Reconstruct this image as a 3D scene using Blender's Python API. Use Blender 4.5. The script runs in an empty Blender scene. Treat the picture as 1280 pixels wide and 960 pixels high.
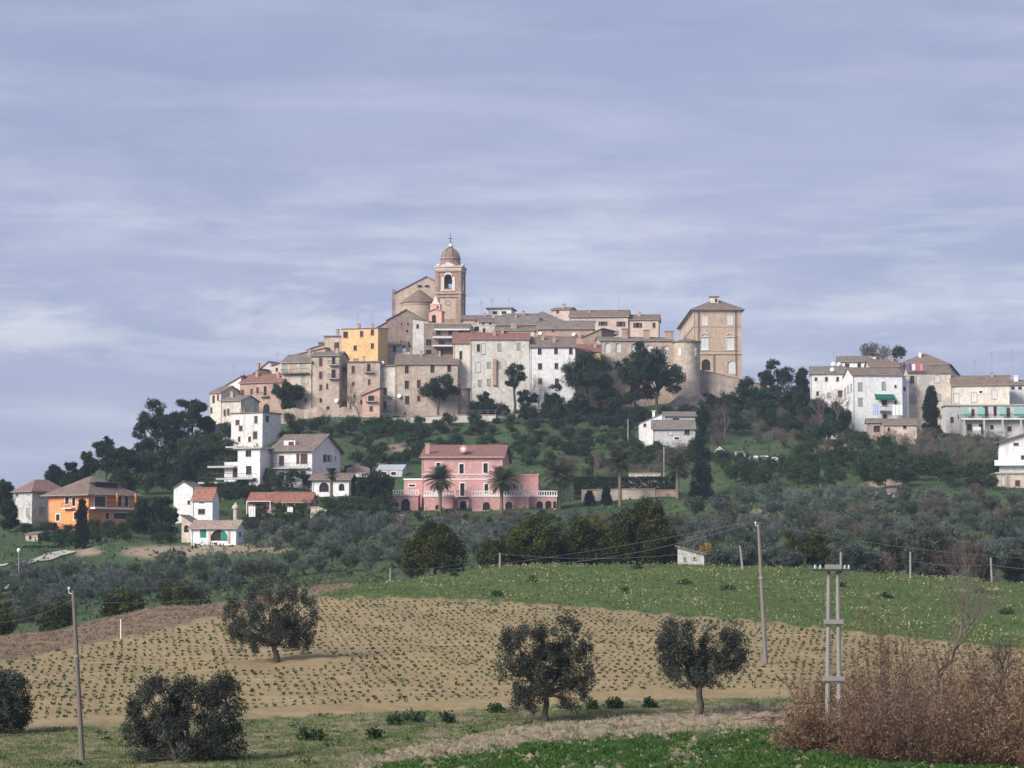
import bpy, math, random
import numpy as np
from mathutils import Vector
S = bpy.context.scene
COL = S.collection
R = math.radians
# ------------------------------------------------------------------ camera, sky, sun, exposure
F = 640/math.tan(R(12)); PITCH = math.atan(220/F); CZ = 12.0
cam_d = bpy.data.cameras.new('camera'); cam = bpy.data.objects.new('camera', cam_d); COL.objects.link(cam)
cam.location = (0, 0, CZ); cam.rotation_euler = (R(90)+PITCH, 0, 0)
cam_d.sensor_width = 36; cam_d.lens = 18/math.tan(R(12)); cam_d.clip_start = .5; cam_d.clip_end = 20000
S.camera = cam
SUNV = Vector((-.66, -.62, .52)).normalized()          # towards the sun
sl = bpy.data.lights.new('sun', 'SUN'); sl.energy = 4.3; sl.angle = R(28); sl.color = (1, .95, .88)
so = bpy.data.objects.new('sun', sl); COL.objects.link(so); so.rotation_euler = SUNV.to_track_quat('Z', 'Y').to_euler()
so.location = (-50, -50, 120)
S.view_settings.view_transform = 'Standard'; S.view_settings.look = 'None'; S.view_settings.gamma = 1
S.view_settings.exposure = 0.25
w = bpy.data.worlds.new('World'); S.world = w; w.use_nodes = True
nt = w.node_tree; nt.nodes.clear()
def N(nt, t, **k):
    n = nt.nodes.new(t)
    for a, b in k.items():
        if a.startswith('i_'):
            key = a[2:]; key = int(key) if key.isdigit() else key
            n.inputs[key].default_value = b
        else: setattr(n, a, b)
    return n
L = lambda nt, a, b: nt.links.new(a, b)
def ramp(nt, fac, stops, interp='LINEAR'):
    r = nt.nodes.new('ShaderNodeValToRGB'); r.color_ramp.interpolation = interp
    el = r.color_ramp.elements
    while len(el) < len(stops): el.new(.5)
    for e, (p, c) in zip(el, stops):
        e.position = p; e.color = (c, c, c, 1) if isinstance(c, (int, float)) else (*c[:3], 1)
    L(nt, fac, r.inputs[0]); return r.outputs[0]
def mixc(nt, f, a, b, mode='MIX'):
    m = nt.nodes.new('ShaderNodeMix'); m.data_type = 'RGBA'; m.blend_type = mode
    for s, v in ((0, f), (6, a), (7, b)):
        if isinstance(v, (int, float)): m.inputs[s].default_value = v
        elif isinstance(v, tuple): m.inputs[s].default_value = (*v[:3], 1)
        else: L(nt, v, m.inputs[s])
    return m.outputs[2]
def math_(nt, op, a, b=0.0, c=None, clamp=False):
    m = nt.nodes.new('ShaderNodeMath'); m.operation = op; m.use_clamp = clamp
    for s, v in ((0, a), (1, b), (2, c)):
        if v is None: continue
        if isinstance(v, (int, float)): m.inputs[s].default_value = v
        else: L(nt, v, m.inputs[s])
    return m.outputs[0]
def noise(nt, vec, scale, detail=4, rough=.55, sc=(1, 1, 1), dist=0, loc=(0, 0, 0)):
    mp = N(nt, 'ShaderNodeMapping'); mp.inputs['Scale'].default_value = sc; mp.inputs['Location'].default_value = loc
    L(nt, vec, mp.inputs[0])
    n = N(nt, 'ShaderNodeTexNoise'); n.inputs['Scale'].default_value = scale; n.inputs['Detail'].default_value = detail
    n.inputs['Roughness'].default_value = rough; n.inputs['Distortion'].default_value = dist
    L(nt, mp.outputs[0], n.inputs['Vector']); return n.outputs[0]
tc = N(nt, 'ShaderNodeTexCoord'); G = tc.outputs['Generated']
sky = N(nt, 'ShaderNodeTexSky', sky_type='NISHITA'); sky.sun_disc = False
sky.sun_elevation = math.asin(SUNV.z); sky.sun_rotation = math.atan2(SUNV.x, SUNV.y)
sep = N(nt, 'ShaderNodeSeparateXYZ'); L(nt, G, sep.inputs[0]); z = sep.outputs[2]
base = ramp(nt, z, [(0, (.39, .42, .57)), (.10, (.365, .40, .57)), (.17, (.33, .365, .545)), (.24, (.295, .335, .51)), (.6, (.30, .35, .52)), (1, (.34, .38, .52))])
bign = noise(nt, G, 5, 7, .6, (1, 1, 5.0), .15)
base = mixc(nt, ramp(nt, bign, [(.35, 0), (.7, .55)]), base, (.43, .46, .62))
bign2 = noise(nt, G, 7, 5, .6, (1, 1, 4), .2, (3, 1, 7))
base = mixc(nt, ramp(nt, bign2, [(.42, 0), (.68, .55)]), base, (.27, .32, .50))
st = noise(nt, G, 8, 9, .62, (1, 1, 7.5), .12, (1.3, 0, .4))
band = ramp(nt, z, [(0, .25), (.06, .6), (.095, 1), (.135, .8), (.165, .35), (.25, .12), (.5, .1)])
stf = math_(nt, 'MULTIPLY', ramp(nt, st, [(.46, 0), (.66, 1)]), band)
base = mixc(nt, math_(nt, 'MULTIPLY', stf, .9), base, (.58, .61, .72))
pt = noise(nt, G, 14, 10, .66, (1, 1, 3.6), .2, (2.2, 5, 1.7)); pt2 = noise(nt, G, 4.5, 2, .5, (1, 1, 3), 0, (6, 1, 2))
ptf = math_(nt, 'MULTIPLY', math_(nt, 'MULTIPLY', ramp(nt, pt, [(.48, 0), (.66, 1)]), ramp(nt, pt2, [(.42, .1), (.62, 1)])), band)
base = mixc(nt, math_(nt, 'MULTIPLY', ptf, .75), base, (.66, .66, .74))
dk = noise(nt, G, 9, 8, .64, (1, 1, 7), .15, (8, 3, 3)); base = mixc(nt, math_(nt, 'MULTIPLY', ramp(nt, dk, [(.5, 0), (.72, 1)]), .3), base, (.27, .31, .46))
nish = mixc(nt, 1.0, sky.outputs[0], (.10, .10, .10), 'MULTIPLY')
colr = mixc(nt, .90, nish, base)
bg = N(nt, 'ShaderNodeBackground'); bg.inputs[1].default_value = 1.0
L(nt, colr, bg.inputs[0]); wo = N(nt, 'ShaderNodeOutputWorld'); L(nt, bg.outputs[0], wo.inputs[0])

# ------------------------------------------------------------------ pixel <-> world
cp, sp = math.cos(PITCH), math.sin(PITCH)
def ray(x, y):
    px, py = x-640, 480-y
    return Vector((px, F*cp-py*sp, F*sp+py*cp))
def at(x, y, Y):
    d = ray(x, y); return Vector((d.x*Y/d.y, Y, CZ+d.z*Y/d.y))
def proj(X, Y, Z):
    Z = Z-CZ; dep = Y*cp+Z*sp; up = -Y*sp+Z*cp
    return 640+F*X/dep, 480-F*up/dep
# ------------------------------------------------------------------ terrain
YS = [70, 95, 110, 125, 140, 150, 175, 195, 215, 240, 260, 280, 300, 340, 380, 420, 450, 480, 510, 535, 555, 580, 600, 640, 680, 800, 1200, 5000]
c0 = [1035, 962, 922, 882, 850, 830, 793, 800, 815, 825, 825, 815, 795, 758, 712, 668, 650, 640, 632, 628, 630, 640, 650, 670, 690, 720, 715, 704]
c2 = [1035, 961, 921, 885, 850, 832, 786, 757, 768, 785, 785, 775, 760, 735, 702, 668, 640, 605, 575, 560, 556, 560, 575, 620, 660, 705, 715, 704]
c4 = [1035, 960, 921, 886, 848, 828, 782, 752, 730, 740, 745, 742, 733, 712, 682, 655, 633, 602, 563, 533, 520, 510, 505, 490, 490, 600, 700, 704]
c6 = [1035, 960, 922, 888, 850, 828, 780, 752, 727, 706, 716, 722, 716, 694, 672, 652, 634, 605, 570, 540, 520, 508, 500, 480, 480, 590, 700, 704]
c8 = [1035, 960, 922, 885, 848, 826, 788, 762, 735, 705, 712, 716, 708, 686, 666, 645, 625, 600, 572, 545, 528, 500, 478, 474, 500, 590, 700, 704]
c10 = [1035, 960, 925, 888, 850, 832, 795, 768, 738, 709, 718, 720, 712, 690, 665, 635, 612, 585, 562, 545, 525, 508, 503, 525, 570, 630, 700, 704]
c12 = [1035, 965, 935, 905, 870, 852, 815, 790, 758, 727, 740, 742, 730, 708, 680, 645, 615, 588, 562, 548, 540, 530, 525, 530, 560, 640, 700, 704]
CX = np.array([-900, 0, 200, 400, 640, 850, 1000, 1280, 2200.])
CR = [c0, c0, c2, c4, c6, c8, c10, c12, c12]
YF = np.arange(0, 5001, 2.5)
tab = []
for col in CR:
    zz = [CZ-1.7, CZ-5] + [at(640, r, y).z for r, y in zip(col, YS)]
    z_ = np.interp(YF, [0, 40]+YS, zz)
    k = np.exp(-.5*(np.arange(-6, 7)*2.5/4.0)**2); k /= k.sum()
    zp = np.pad(z_, 6, mode='edge'); z_ = np.convolve(zp, k, 'valid'); tab.append(z_)
tab = np.array(tab)
def hN(X, Y):
    X = np.asarray(X, float); Y = np.asarray(Y, float)
    u = 640+F*X/np.maximum(Y, 30)/cp*1.0
    yi = np.clip(Y/2.5, 0, len(YF)-1.001); i = yi.astype(int); fy = yi-i
    cj = np.clip(np.searchsorted(CX, np.clip(u, -899, 2199))-1, 0, len(CX)-2)
    fx = np.clip((u-CX[cj])/(CX[cj+1]-CX[cj]), 0, 1)
    fx = fx*fx*(3-2*fx)*.5+fx*.5
    a = tab[cj, i]*(1-fy)+tab[cj, i+1]*fy; b = tab[cj+1, i]*(1-fy)+tab[cj+1, i+1]*fy
    far = np.clip((Y-290)/60, 0, 1)*np.clip((700-Y)/60, 0, 1)
    und = .35*np.sin(X*.21+Y*.13)+.25*np.sin(X*.11-Y*.31+2)+.2*np.sin(X*.43+1.3+Y*.07)
    near = .06*np.sin(X*.9+Y*.33)+.05*np.sin(X*.37-Y*.71)
    return a*(1-fx)+b*fx+und*far*.9+near*(1-far)
def h(x, y): return float(hN(x, y))
def hit(x, row, y0=60, y1=900, step=1.0):
    d = ray(x, row); ys = np.arange(y0, y1, step)
    X = d.x*ys/d.y; Z = CZ+d.z*ys/d.y
    m = np.nonzero(Z <= hN(X, ys))[0]
    return float(ys[m[0]]) if len(m) else None
def gpt(x, row, y0=60):
    Y = hit(x, row, y0)
    if Y is None: return None
    p = at(x, row, Y); return Vector((p.x, Y, h(p.x, Y)))

# ------------------------------------------------------------------ objects, tags, mesh builder
def tag(o, label=None, cat=None, group=None, kind=None):
    if label: o['label'] = label
    if cat: o['category'] = cat
    if group: o['group'] = group
    if kind: o['kind'] = kind
    return o
def thing(name, label, cat, loc, group=None):
    o = bpy.data.objects.new(name, None); COL.objects.link(o); o.location = loc; o.empty_display_size = .5
    return tag(o, label, cat, group)
def rootloc(o):
    while o is not None and o.parent: o = o.parent
    return Vector(o.location) if o is not None else Vector((0, 0, 0))
def link(name, me, mat, parent=None):
    o = bpy.data.objects.new(name, me); COL.objects.link(o)
    if mat is not None:
        for m in (mat if isinstance(mat, (list, tuple)) else [mat]): me.materials.append(m)
    if parent is not None: o.parent = parent
    return o
class MB:
    def __init__(s): s.v = []; s.f = []
    def poly(s, pts):
        n = len(s.v); s.v += [tuple(p) for p in pts]; s.f.append(tuple(range(n, n+len(pts)))); return s
    def box(s, c, sx, sy, sz, A=None):
        """c centre, sizes; A = horizontal unit vector of the x axis"""
        A = Vector(A) if A is not None else Vector((1, 0, 0)); Bv = Vector((-A.y, A.x, 0)); U = Vector((0, 0, 1)); c = Vector(c)
        n = len(s.v)
        for k in (-1, 1):
            for j, i in ((-1, -1), (-1, 1), (1, 1), (1, -1)):
                s.v.append(tuple(c+A*(i*sx/2)+Bv*(j*sy/2)+U*(k*sz/2)))
        s.f += [(n, n+3, n+2, n+1), (n+4, n+5, n+6, n+7)]+[(n+i, n+(i+1) % 4, n+4+(i+1) % 4, n+4+i) for i in range(4)]
        return s
    def slab(s, pts, t):
        """closed prism: pts is the underside, t the thickness upwards"""
        n = len(s.v); m = len(pts); pts = [Vector(p) for p in pts]
        s.v += [tuple(p) for p in pts]+[tuple(p+Vector((0, 0, t))) for p in pts]
        s.f += [tuple(range(n+m-1, n-1, -1)), tuple(range(n+m, n+2*m))]
        s.f += [(n+i, n+(i+1) % m, n+m+(i+1) % m, n+m+i) for i in range(m)]; return s
    def tube(s, pts, rad, k=6, cap=True):
        pts = [Vector(p) for p in pts]
        if not isinstance(rad, (list, tuple)): rad = [rad]*len(pts)
        rings = []
        for i, p in enumerate(pts):
            d = (pts[min(i+1, len(pts)-1)]-pts[max(i-1, 0)])
            if d.length < 1e-9: d = Vector((0, 0, 1))
            d.normalize(); a = d.orthogonal().normalized() if abs(d.z) > .95 else d.cross(Vector((0, 0, 1))).normalized(); b = d.cross(a)
            n = len(s.v); rings.append(n)
            for j in range(k):
                an = 2*math.pi*j/k; s.v.append(tuple(p+(a*math.cos(an)+b*math.sin(an))*rad[i]))
        for q in range(len(rings)-1):
            A_, B_ = rings[q], rings[q+1]
            for j in range(k): s.f.append((A_+j, A_+(j+1) % k, B_+(j+1) % k, B_+j))
        if cap: s.f.append(tuple(range(rings[0]+k-1, rings[0]-1, -1))); s.f.append(tuple(range(rings[-1], rings[-1]+k)))
        return s
    def lathe(s, c, prof, k=24, a0=0, a1=2*math.pi, sq=0):
        """prof [(r,z)] about vertical axis at c"""
        full = abs(a1-a0-2*math.pi) < 1e-6; kk = k if full else k+1
        n = len(s.v)
        for r, zz in prof:
            for j in range(kk):
                an = a0+(a1-a0)*j/k; s.v.append((c[0]+r*math.cos(an), c[1]+r*math.sin(an), c[2]+zz))
        for q in range(len(prof)-1):
            for j in range(k):
                j2 = (j+1) % kk; s.f.append((n+q*kk+j, n+q*kk+j2, n+(q+1)*kk+j2, n+(q+1)*kk+j))
        return s
    def build(s, name, mat, parent=None, smooth=False, origin=None):
        me = bpy.data.meshes.new(name); off = rootloc(parent) if parent is not None else Vector(origin or (0, 0, 0))
        me.from_pydata([(a-off.x, b-off.y, c-off.z) for a, b, c in s.v], [], s.f); me.validate(); me.update()
        if smooth: me.polygons.foreach_set('use_smooth', [True]*len(me.polygons))
        o = link(name, me, mat, parent)
        if parent is None: o.location = off
        return o
def npmesh(name, V, k, tint=None):
    """V (n*k,3) float array of separate k-gons"""
    me = bpy.data.meshes.new(name); nv = len(V); nf = nv//k
    me.vertices.add(nv); me.vertices.foreach_set('co', V.astype(np.float32).ravel())
    me.loops.add(nv); me.loops.foreach_set('vertex_index', np.arange(nv, dtype=np.int32))
    me.polygons.add(nf); me.polygons.foreach_set('loop_start', np.arange(0, nv, k, dtype=np.int32))
    if tint is not None:
        a = me.attributes.new('tint', 'FLOAT', 'FACE'); a.data.foreach_set('value', tint.astype(np.float32))
    me.update(calc_edges=True); return me

# ------------------------------------------------------------------ materials
MC = {}
def newmat(name):
    m = bpy.data.materials.new(name); m.use_nodes = True; nt = m.node_tree; nt.nodes.clear()
    b = N(nt, 'ShaderNodeBsdfPrincipled'); o = N(nt, 'ShaderNodeOutputMaterial'); L(nt, b.outputs[0], o.inputs[0])
    b.inputs['Roughness'].default_value = .9; b.inputs['Specular IOR Level'].default_value = .2
    return m, nt, b
def coords(nt):
    tc = N(nt, 'ShaderNodeTexCoord'); oi = N(nt, 'ShaderNodeObjectInfo')
    v = N(nt, 'ShaderNodeVectorMath', operation='ADD'); L(nt, tc.outputs['Object'], v.inputs[0])
    c = N(nt, 'ShaderNodeCombineXYZ')
    k = math_(nt, 'MULTIPLY', oi.outputs['Random'], 200.0)
    for i in range(3): L(nt, k, c.inputs[i])
    L(nt, c.outputs[0], v.inputs[1]); return v.outputs[0], oi.outputs['Random']
def plain(name, col, rough=.8, metal=0, var=.12):
    if name in MC: return MC[name]
    m, nt, b = newmat(name); v, r = coords(nt)
    n = noise(nt, v, 1.3, 4)
    c = mixc(nt, n, tuple(x*(1-var) for x in col), tuple(min(1, x*(1+var)) for x in col))
    L(nt, c, b.inputs['Base Color']); b.inputs['Roughness'].default_value = rough; b.inputs['Metallic'].default_value = metal
    MC[name] = m; return m
def wallmat(name, c1, c2, stain=(.18, .15, .13), st=.5, brick=False, patch=None):
    if name in MC: return MC[name]
    m, nt, b = newmat(name); v, r = coords(nt)
    n1 = noise(nt, v, .28, 5, .6); c = mixc(nt, ramp(nt, n1, [(.35, 0), (.65, 1)]), c1, c2)
    if patch:
        n4 = noise(nt, v, .35, 4, .6, (1, 1, .8), .6, (9, 3, 1)); c = mixc(nt, ramp(nt, n4, [(.53, 0), (.58, .85)]), c, patch)
    n2 = noise(nt, v, 1.6, 5, .7); c = mixc(nt, ramp(nt, n2, [(.36, .6), (.56, 0)]), c, tuple(x*.66 for x in c1))
    n3 = noise(nt, v, .9, 5, .65, (1, 1, .16)); c = mixc(nt, math_(nt, 'MULTIPLY', ramp(nt, n3, [(.52, 0), (.75, 1)]), st), c, stain)
    n7 = noise(nt, v, .75, 4, .75, (1, 1, .7), .3, (2, 7, 3)); c = mixc(nt, ramp(nt, n7, [(.54, 0), (.60, .38 if brick else .22)]), c, tuple(x*.60 for x in c1))
    n8 = noise(nt, v, .55, 4, .75, (1, 1, .9), .3, (4, 1, 9)); c = mixc(nt, ramp(nt, n8, [(.55, 0), (.62, .45 if brick else .25)]), c, tuple(min(.85, x*1.25) for x in c2))
    if brick:
        n5 = noise(nt, v, 5.5, 3, .8, (1, 1, 2.2)); c = mixc(nt, ramp(nt, n5, [(.40, .7), (.55, 0)]), c, tuple(x*.5 for x in c1))
        n6 = noise(nt, v, 3.1, 3, .7, (1, 1, 2), 0, (5, 5, 5)); c = mixc(nt, ramp(nt, n6, [(.55, 0), (.75, .45)]), c, tuple(min(1, x*1.5) for x in c2))
    L(nt, c, b.inputs['Base Color'])
    bp = N(nt, 'ShaderNodeBump'); bp.inputs['Strength'].default_value = .5; bp.inputs['Distance'].default_value = .06
    L(nt, n2, bp.inputs['Height']); L(nt, bp.outputs[0], b.inputs['Normal'])
    MC[name] = m; return m
def tilemat(name, c1, c2, moss=(.12, .12, .09)):
    if name in MC: return MC[name]
    m, nt, b = newmat(name); v, r = coords(nt)
    n1 = noise(nt, v, .6, 5, .7); c = mixc(nt, ramp(nt, n1, [(.35, 0), (.65, 1)]), c1, c2)
    n2 = noise(nt, v, 4.0, 3, .8); c = mixc(nt, ramp(nt, n2, [(.38, .85), (.54, 0)]), c, tuple(x*.4 for x in c1))
    n4 = noise(nt, v, 3.0, 2, .8, (1, 1, 1), 0, (7, 2, 4)); c = mixc(nt, ramp(nt, n4, [(.58, 0), (.72, .5)]), c, tuple(min(1, x*1.9) for x in c2))
    n3 = noise(nt, v, .5, 4, .7, (1, 1, 1), 0, (3, 9, 1)); c = mixc(nt, ramp(nt, n3, [(.5, 0), (.7, .6)]), c, moss)
    L(nt, c, b.inputs['Base Color'])
    wv = N(nt, 'ShaderNodeTexWave', wave_type='BANDS', bands_direction='X'); wv.inputs['Scale'].default_value = 1.1; L(nt, v, wv.inputs[0])
    bp = N(nt, 'ShaderNodeBump'); bp.inputs['Strength'].default_value = .8; bp.inputs['Distance'].default_value = .08
    L(nt, math_(nt, 'ADD', wv.outputs[1], n2), bp.inputs['Height']); L(nt, bp.outputs[0], b.inputs['Normal'])
    MC[name] = m; return m
def leafmat(name, c1, c2, c3, trans=.25, rough=.6):
    if name in MC: return MC[name]
    m, nt, b = newmat(name); at_ = N(nt, 'ShaderNodeAttribute', attribute_name='tint')
    oi = N(nt, 'ShaderNodeObjectInfo')
    c = ramp(nt, at_.outputs['Fac'], [(0, c1), (.5, c2), (1, c3)])
    hv = N(nt, 'ShaderNodeHueSaturation'); L(nt, c, hv.inputs['Color'])
    L(nt, math_(nt, 'MULTIPLY_ADD', oi.outputs['Random'], .35, .82), hv.inputs['Value'])
    L(nt, math_(nt, 'MULTIPLY_ADD', oi.outputs['Random'], .03, .485), hv.inputs['Hue'])
    L(nt, hv.outputs[0], b.inputs['Base Color']); b.inputs['Roughness'].default_value = rough
    tr = N(nt, 'ShaderNodeBsdfTranslucent'); L(nt, hv.outputs[0], tr.inputs[0])
    mx = N(nt, 'ShaderNodeMixShader'); mx.inputs[0].default_value = trans
    L(nt, b.outputs[0], mx.inputs[1]); L(nt, tr.outputs[0], mx.inputs[2])
    o = [n for n in nt.nodes if n.type == 'OUTPUT_MATERIAL'][0]; L(nt, mx.outputs[0], o.inputs[0])
    MC[name] = m; return m
BRK = wallmat('weathered_brick', (.50, .39, .305), (.62, .505, .405), (.25, .20, .17), .5, True, (.68, .60, .51))
BRP = wallmat('pink_brick', (.48, .325, .255), (.58, .42, .33), (.20, .15, .13), .5, True)
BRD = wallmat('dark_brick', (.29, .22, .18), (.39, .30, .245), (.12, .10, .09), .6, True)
TWR = wallmat('tower_brick', (.38, .25, .205), (.45, .31, .255), (.20, .13, .11), .4, True)
PAL = wallmat('palace_brick', (.55, .42, .31), (.64, .50, .38), (.28, .19, .14), .4, True)
OLD = wallmat('old_plaster', (.54, .45, .36), (.65, .56, .46), (.30, .24, .20), .6, False, (.42, .31, .25))
GRY = wallmat('grey_plaster', (.50, .49, .47), (.60, .59, .57), (.28, .26, .24), .5)
CRM = wallmat('cream_plaster', (.66, .60, .50), (.75, .69, .59), (.36, .31, .26), .5)
PCR = wallmat('pale_rendered', (.60, .56, .50), (.72, .68, .61), (.33, .28, .25), .7, False, (.52, .45, .39))
WHT = wallmat('white_plaster', (.80, .79, .77), (.86, .85, .83), (.46, .43, .40), .5)
WHW = wallmat('white_weathered', (.68, .66, .62), (.80, .78, .74), (.38, .35, .33), .7)
PBE = wallmat('beige_pink_plaster', (.58, .46, .40), (.66, .53, .46), (.38, .28, .24), .4)
PNK = wallmat('pink_plaster', (.58, .32, .29), (.65, .37, .335), (.44, .25, .22), .5)
SAL = wallmat('salmon_plaster', (.66, .40, .32), (.72, .46, .38), (.42, .28, .24), .4)
ORG = wallmat('orange_plaster', (.80, .315, .125), (.86, .35, .15), (.62, .26, .10), .25)
YEL = wallmat('yellow_plaster', (.72, .47, .21), (.78, .53, .27), (.50, .33, .16), .4)
STN = wallmat('rubble_stone', (.44, .34, .27), (.56, .45, .36), (.20, .16, .14), .7, True, (.34, .28, .25))
MIX = wallmat('patched_render', (.60, .53, .44), (.66, .60, .51), (.30, .28, .26), .4, False, (.40, .38, .37))
TL1 = tilemat('brown_tiles', (.215, .155, .125), (.31, .235, .19))
TL2 = tilemat('red_tiles', (.29, .135, .10), (.36, .18, .135), (.16, .11, .09))
TL3 = tilemat('grey_tiles', (.21, .175, .15), (.31, .265, .23))
TL4 = tilemat('terracotta_tiles', (.34, .145, .10), (.42, .195, .14), (.22, .12, .09))
TLV = tilemat('villa_tiles', (.31, .145, .12), (.38, .19, .16), (.22, .13, .11))
TLG = tilemat('faded_red_tiles', (.26, .155, .125), (.34, .22, .18), (.2, .15, .13))
DOM = tilemat('dome_tiles', (.28, .20, .165), (.36, .27, .225), (.24, .17, .14))
TL5 = tilemat('pale_tiles', (.38, .28, .22), (.46, .36, .29))
GLS = plain('dark_window_glass', (.035, .03, .03), .25)
SHB = plain('brown_shutter', (.085, .045, .035), .7)
SHG = plain('grey_shutter', (.33, .36, .34), .7)
SHP = plain('pale_shutter', (.62, .63, .60), .7)
SHD = plain('green_shutter', (.02, .20, .14), .6)
FRW = plain('white_trim', (.80, .79, .77), .7)
FRT = plain('tan_trim', (.42, .32, .25), .8)
CON = plain('concrete', (.45, .44, .42), .9)
MET = plain('grey_metal', (.30, .31, .32), .5, .3)
IRN = plain('dark_iron', (.05, .05, .05), .6)
WOD = plain('weathered_wood', (.17, .145, .125), .85, 0, .3)
DARK = plain('dark_interior', (.03, .027, .025), .9)
# ------------------------------------------------------------------ ground
def pl(x, pts):
    xs, ys = zip(*pts); return np.interp(x, xs, ys)
CREST = [(-400, 812), (0, 790), (100, 774), (200, 757), (300, 742), (400, 728), (480, 718), (640, 706), (800, 703), (1000, 708), (1280, 727), (1700, 745)]
CTOP = [(-400, 880), (0, 827), (150, 798), (290, 766), (400, 747), (540, 748), (700, 757), (850, 770), (960, 778), (1060, 790), (1280, 812), (1700, 850)]
MEAD = [(-400, 700), (385, 700), (386, 745), (500, 719), (560, 711), (640, 700), (1700, 700)]     # above this row line lies bare plough at left
CBOT = [(-400, 925), (0, 912), (200, 906), (420, 893), (640, 885), (800, 876), (980, 872), (1280, 900), (1700, 940)]
BTOP = [(-400, 1400), (380, 985), (480, 942), (640, 912), (760, 899), (980, 883), (1100, 890), (1700, 950)]
BBOT = [(-400, 1400), (380, 990), (480, 957), (560, 944), (640, 932), (760, 922), (860, 916), (980, 909), (1100, 910), (1700, 980)]
def zones(X, Y):
    px, row = proj(X, Y, hN(X, Y)); nr = (Y < 262)
    jit = 1.4*np.sin(px*.13)+1.1*np.sin(px*.31+1)+.8*np.sin(px*.71+2)
    crest_y = np.interp(px, [-400, 0, 200, 400, 480, 640, 850, 1280, 1700], [170, 177, 197, 217, 226, 242, 244, 242, 240])
    r = row+jit
    st = lambda a, b, v: np.clip((v-a)/(b-a), 0, 1)
    behind = st(-2, 6, Y-crest_y)
    top, bot = pl(px, CTOP), pl(px, CBOT)
    soil = st(-1.2, 1.2, r-top)*st(-2, 2, bot-r)
    above = 1-st(-1.2, 1.2, r-top)
    leftm = st(-6, 6, (500-px)-(row-719)*4.3)*(px < 520)       # bare plough wedge at the left
    plough = above*leftm*nr*(1-behind)
    meadow = above*(1-leftm)*nr*(1-behind)
    bt, bb = pl(px, BTOP), pl(px, BBOT); j2 = jit*1.3
    bank = st(-3, 3, row+j2-bt)*st(-3, 3, bb+j2*1.6-row)
    lush = st(-3, 3, row-bb-j2*1.6)
    for bx, by, brx, bry in ((856, 934, 26, 14), (650, 950, 34, 5), (540, 962, 40, 6), (760, 966, 30, 5), (975, 925, 22, 8)):
        o_ = np.clip(1.8-1.5*(((px+j2*3-bx)/brx)**2+((row+j2-by)/bry)**2), 0, 1); bank = np.maximum(bank, o_); lush = lush*(1-o_)
    soil = soil*nr*(1-behind*(px < 1280))
    return px, row, soil, plough, meadow, bank*nr, lush*nr*(Y < 150)
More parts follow.
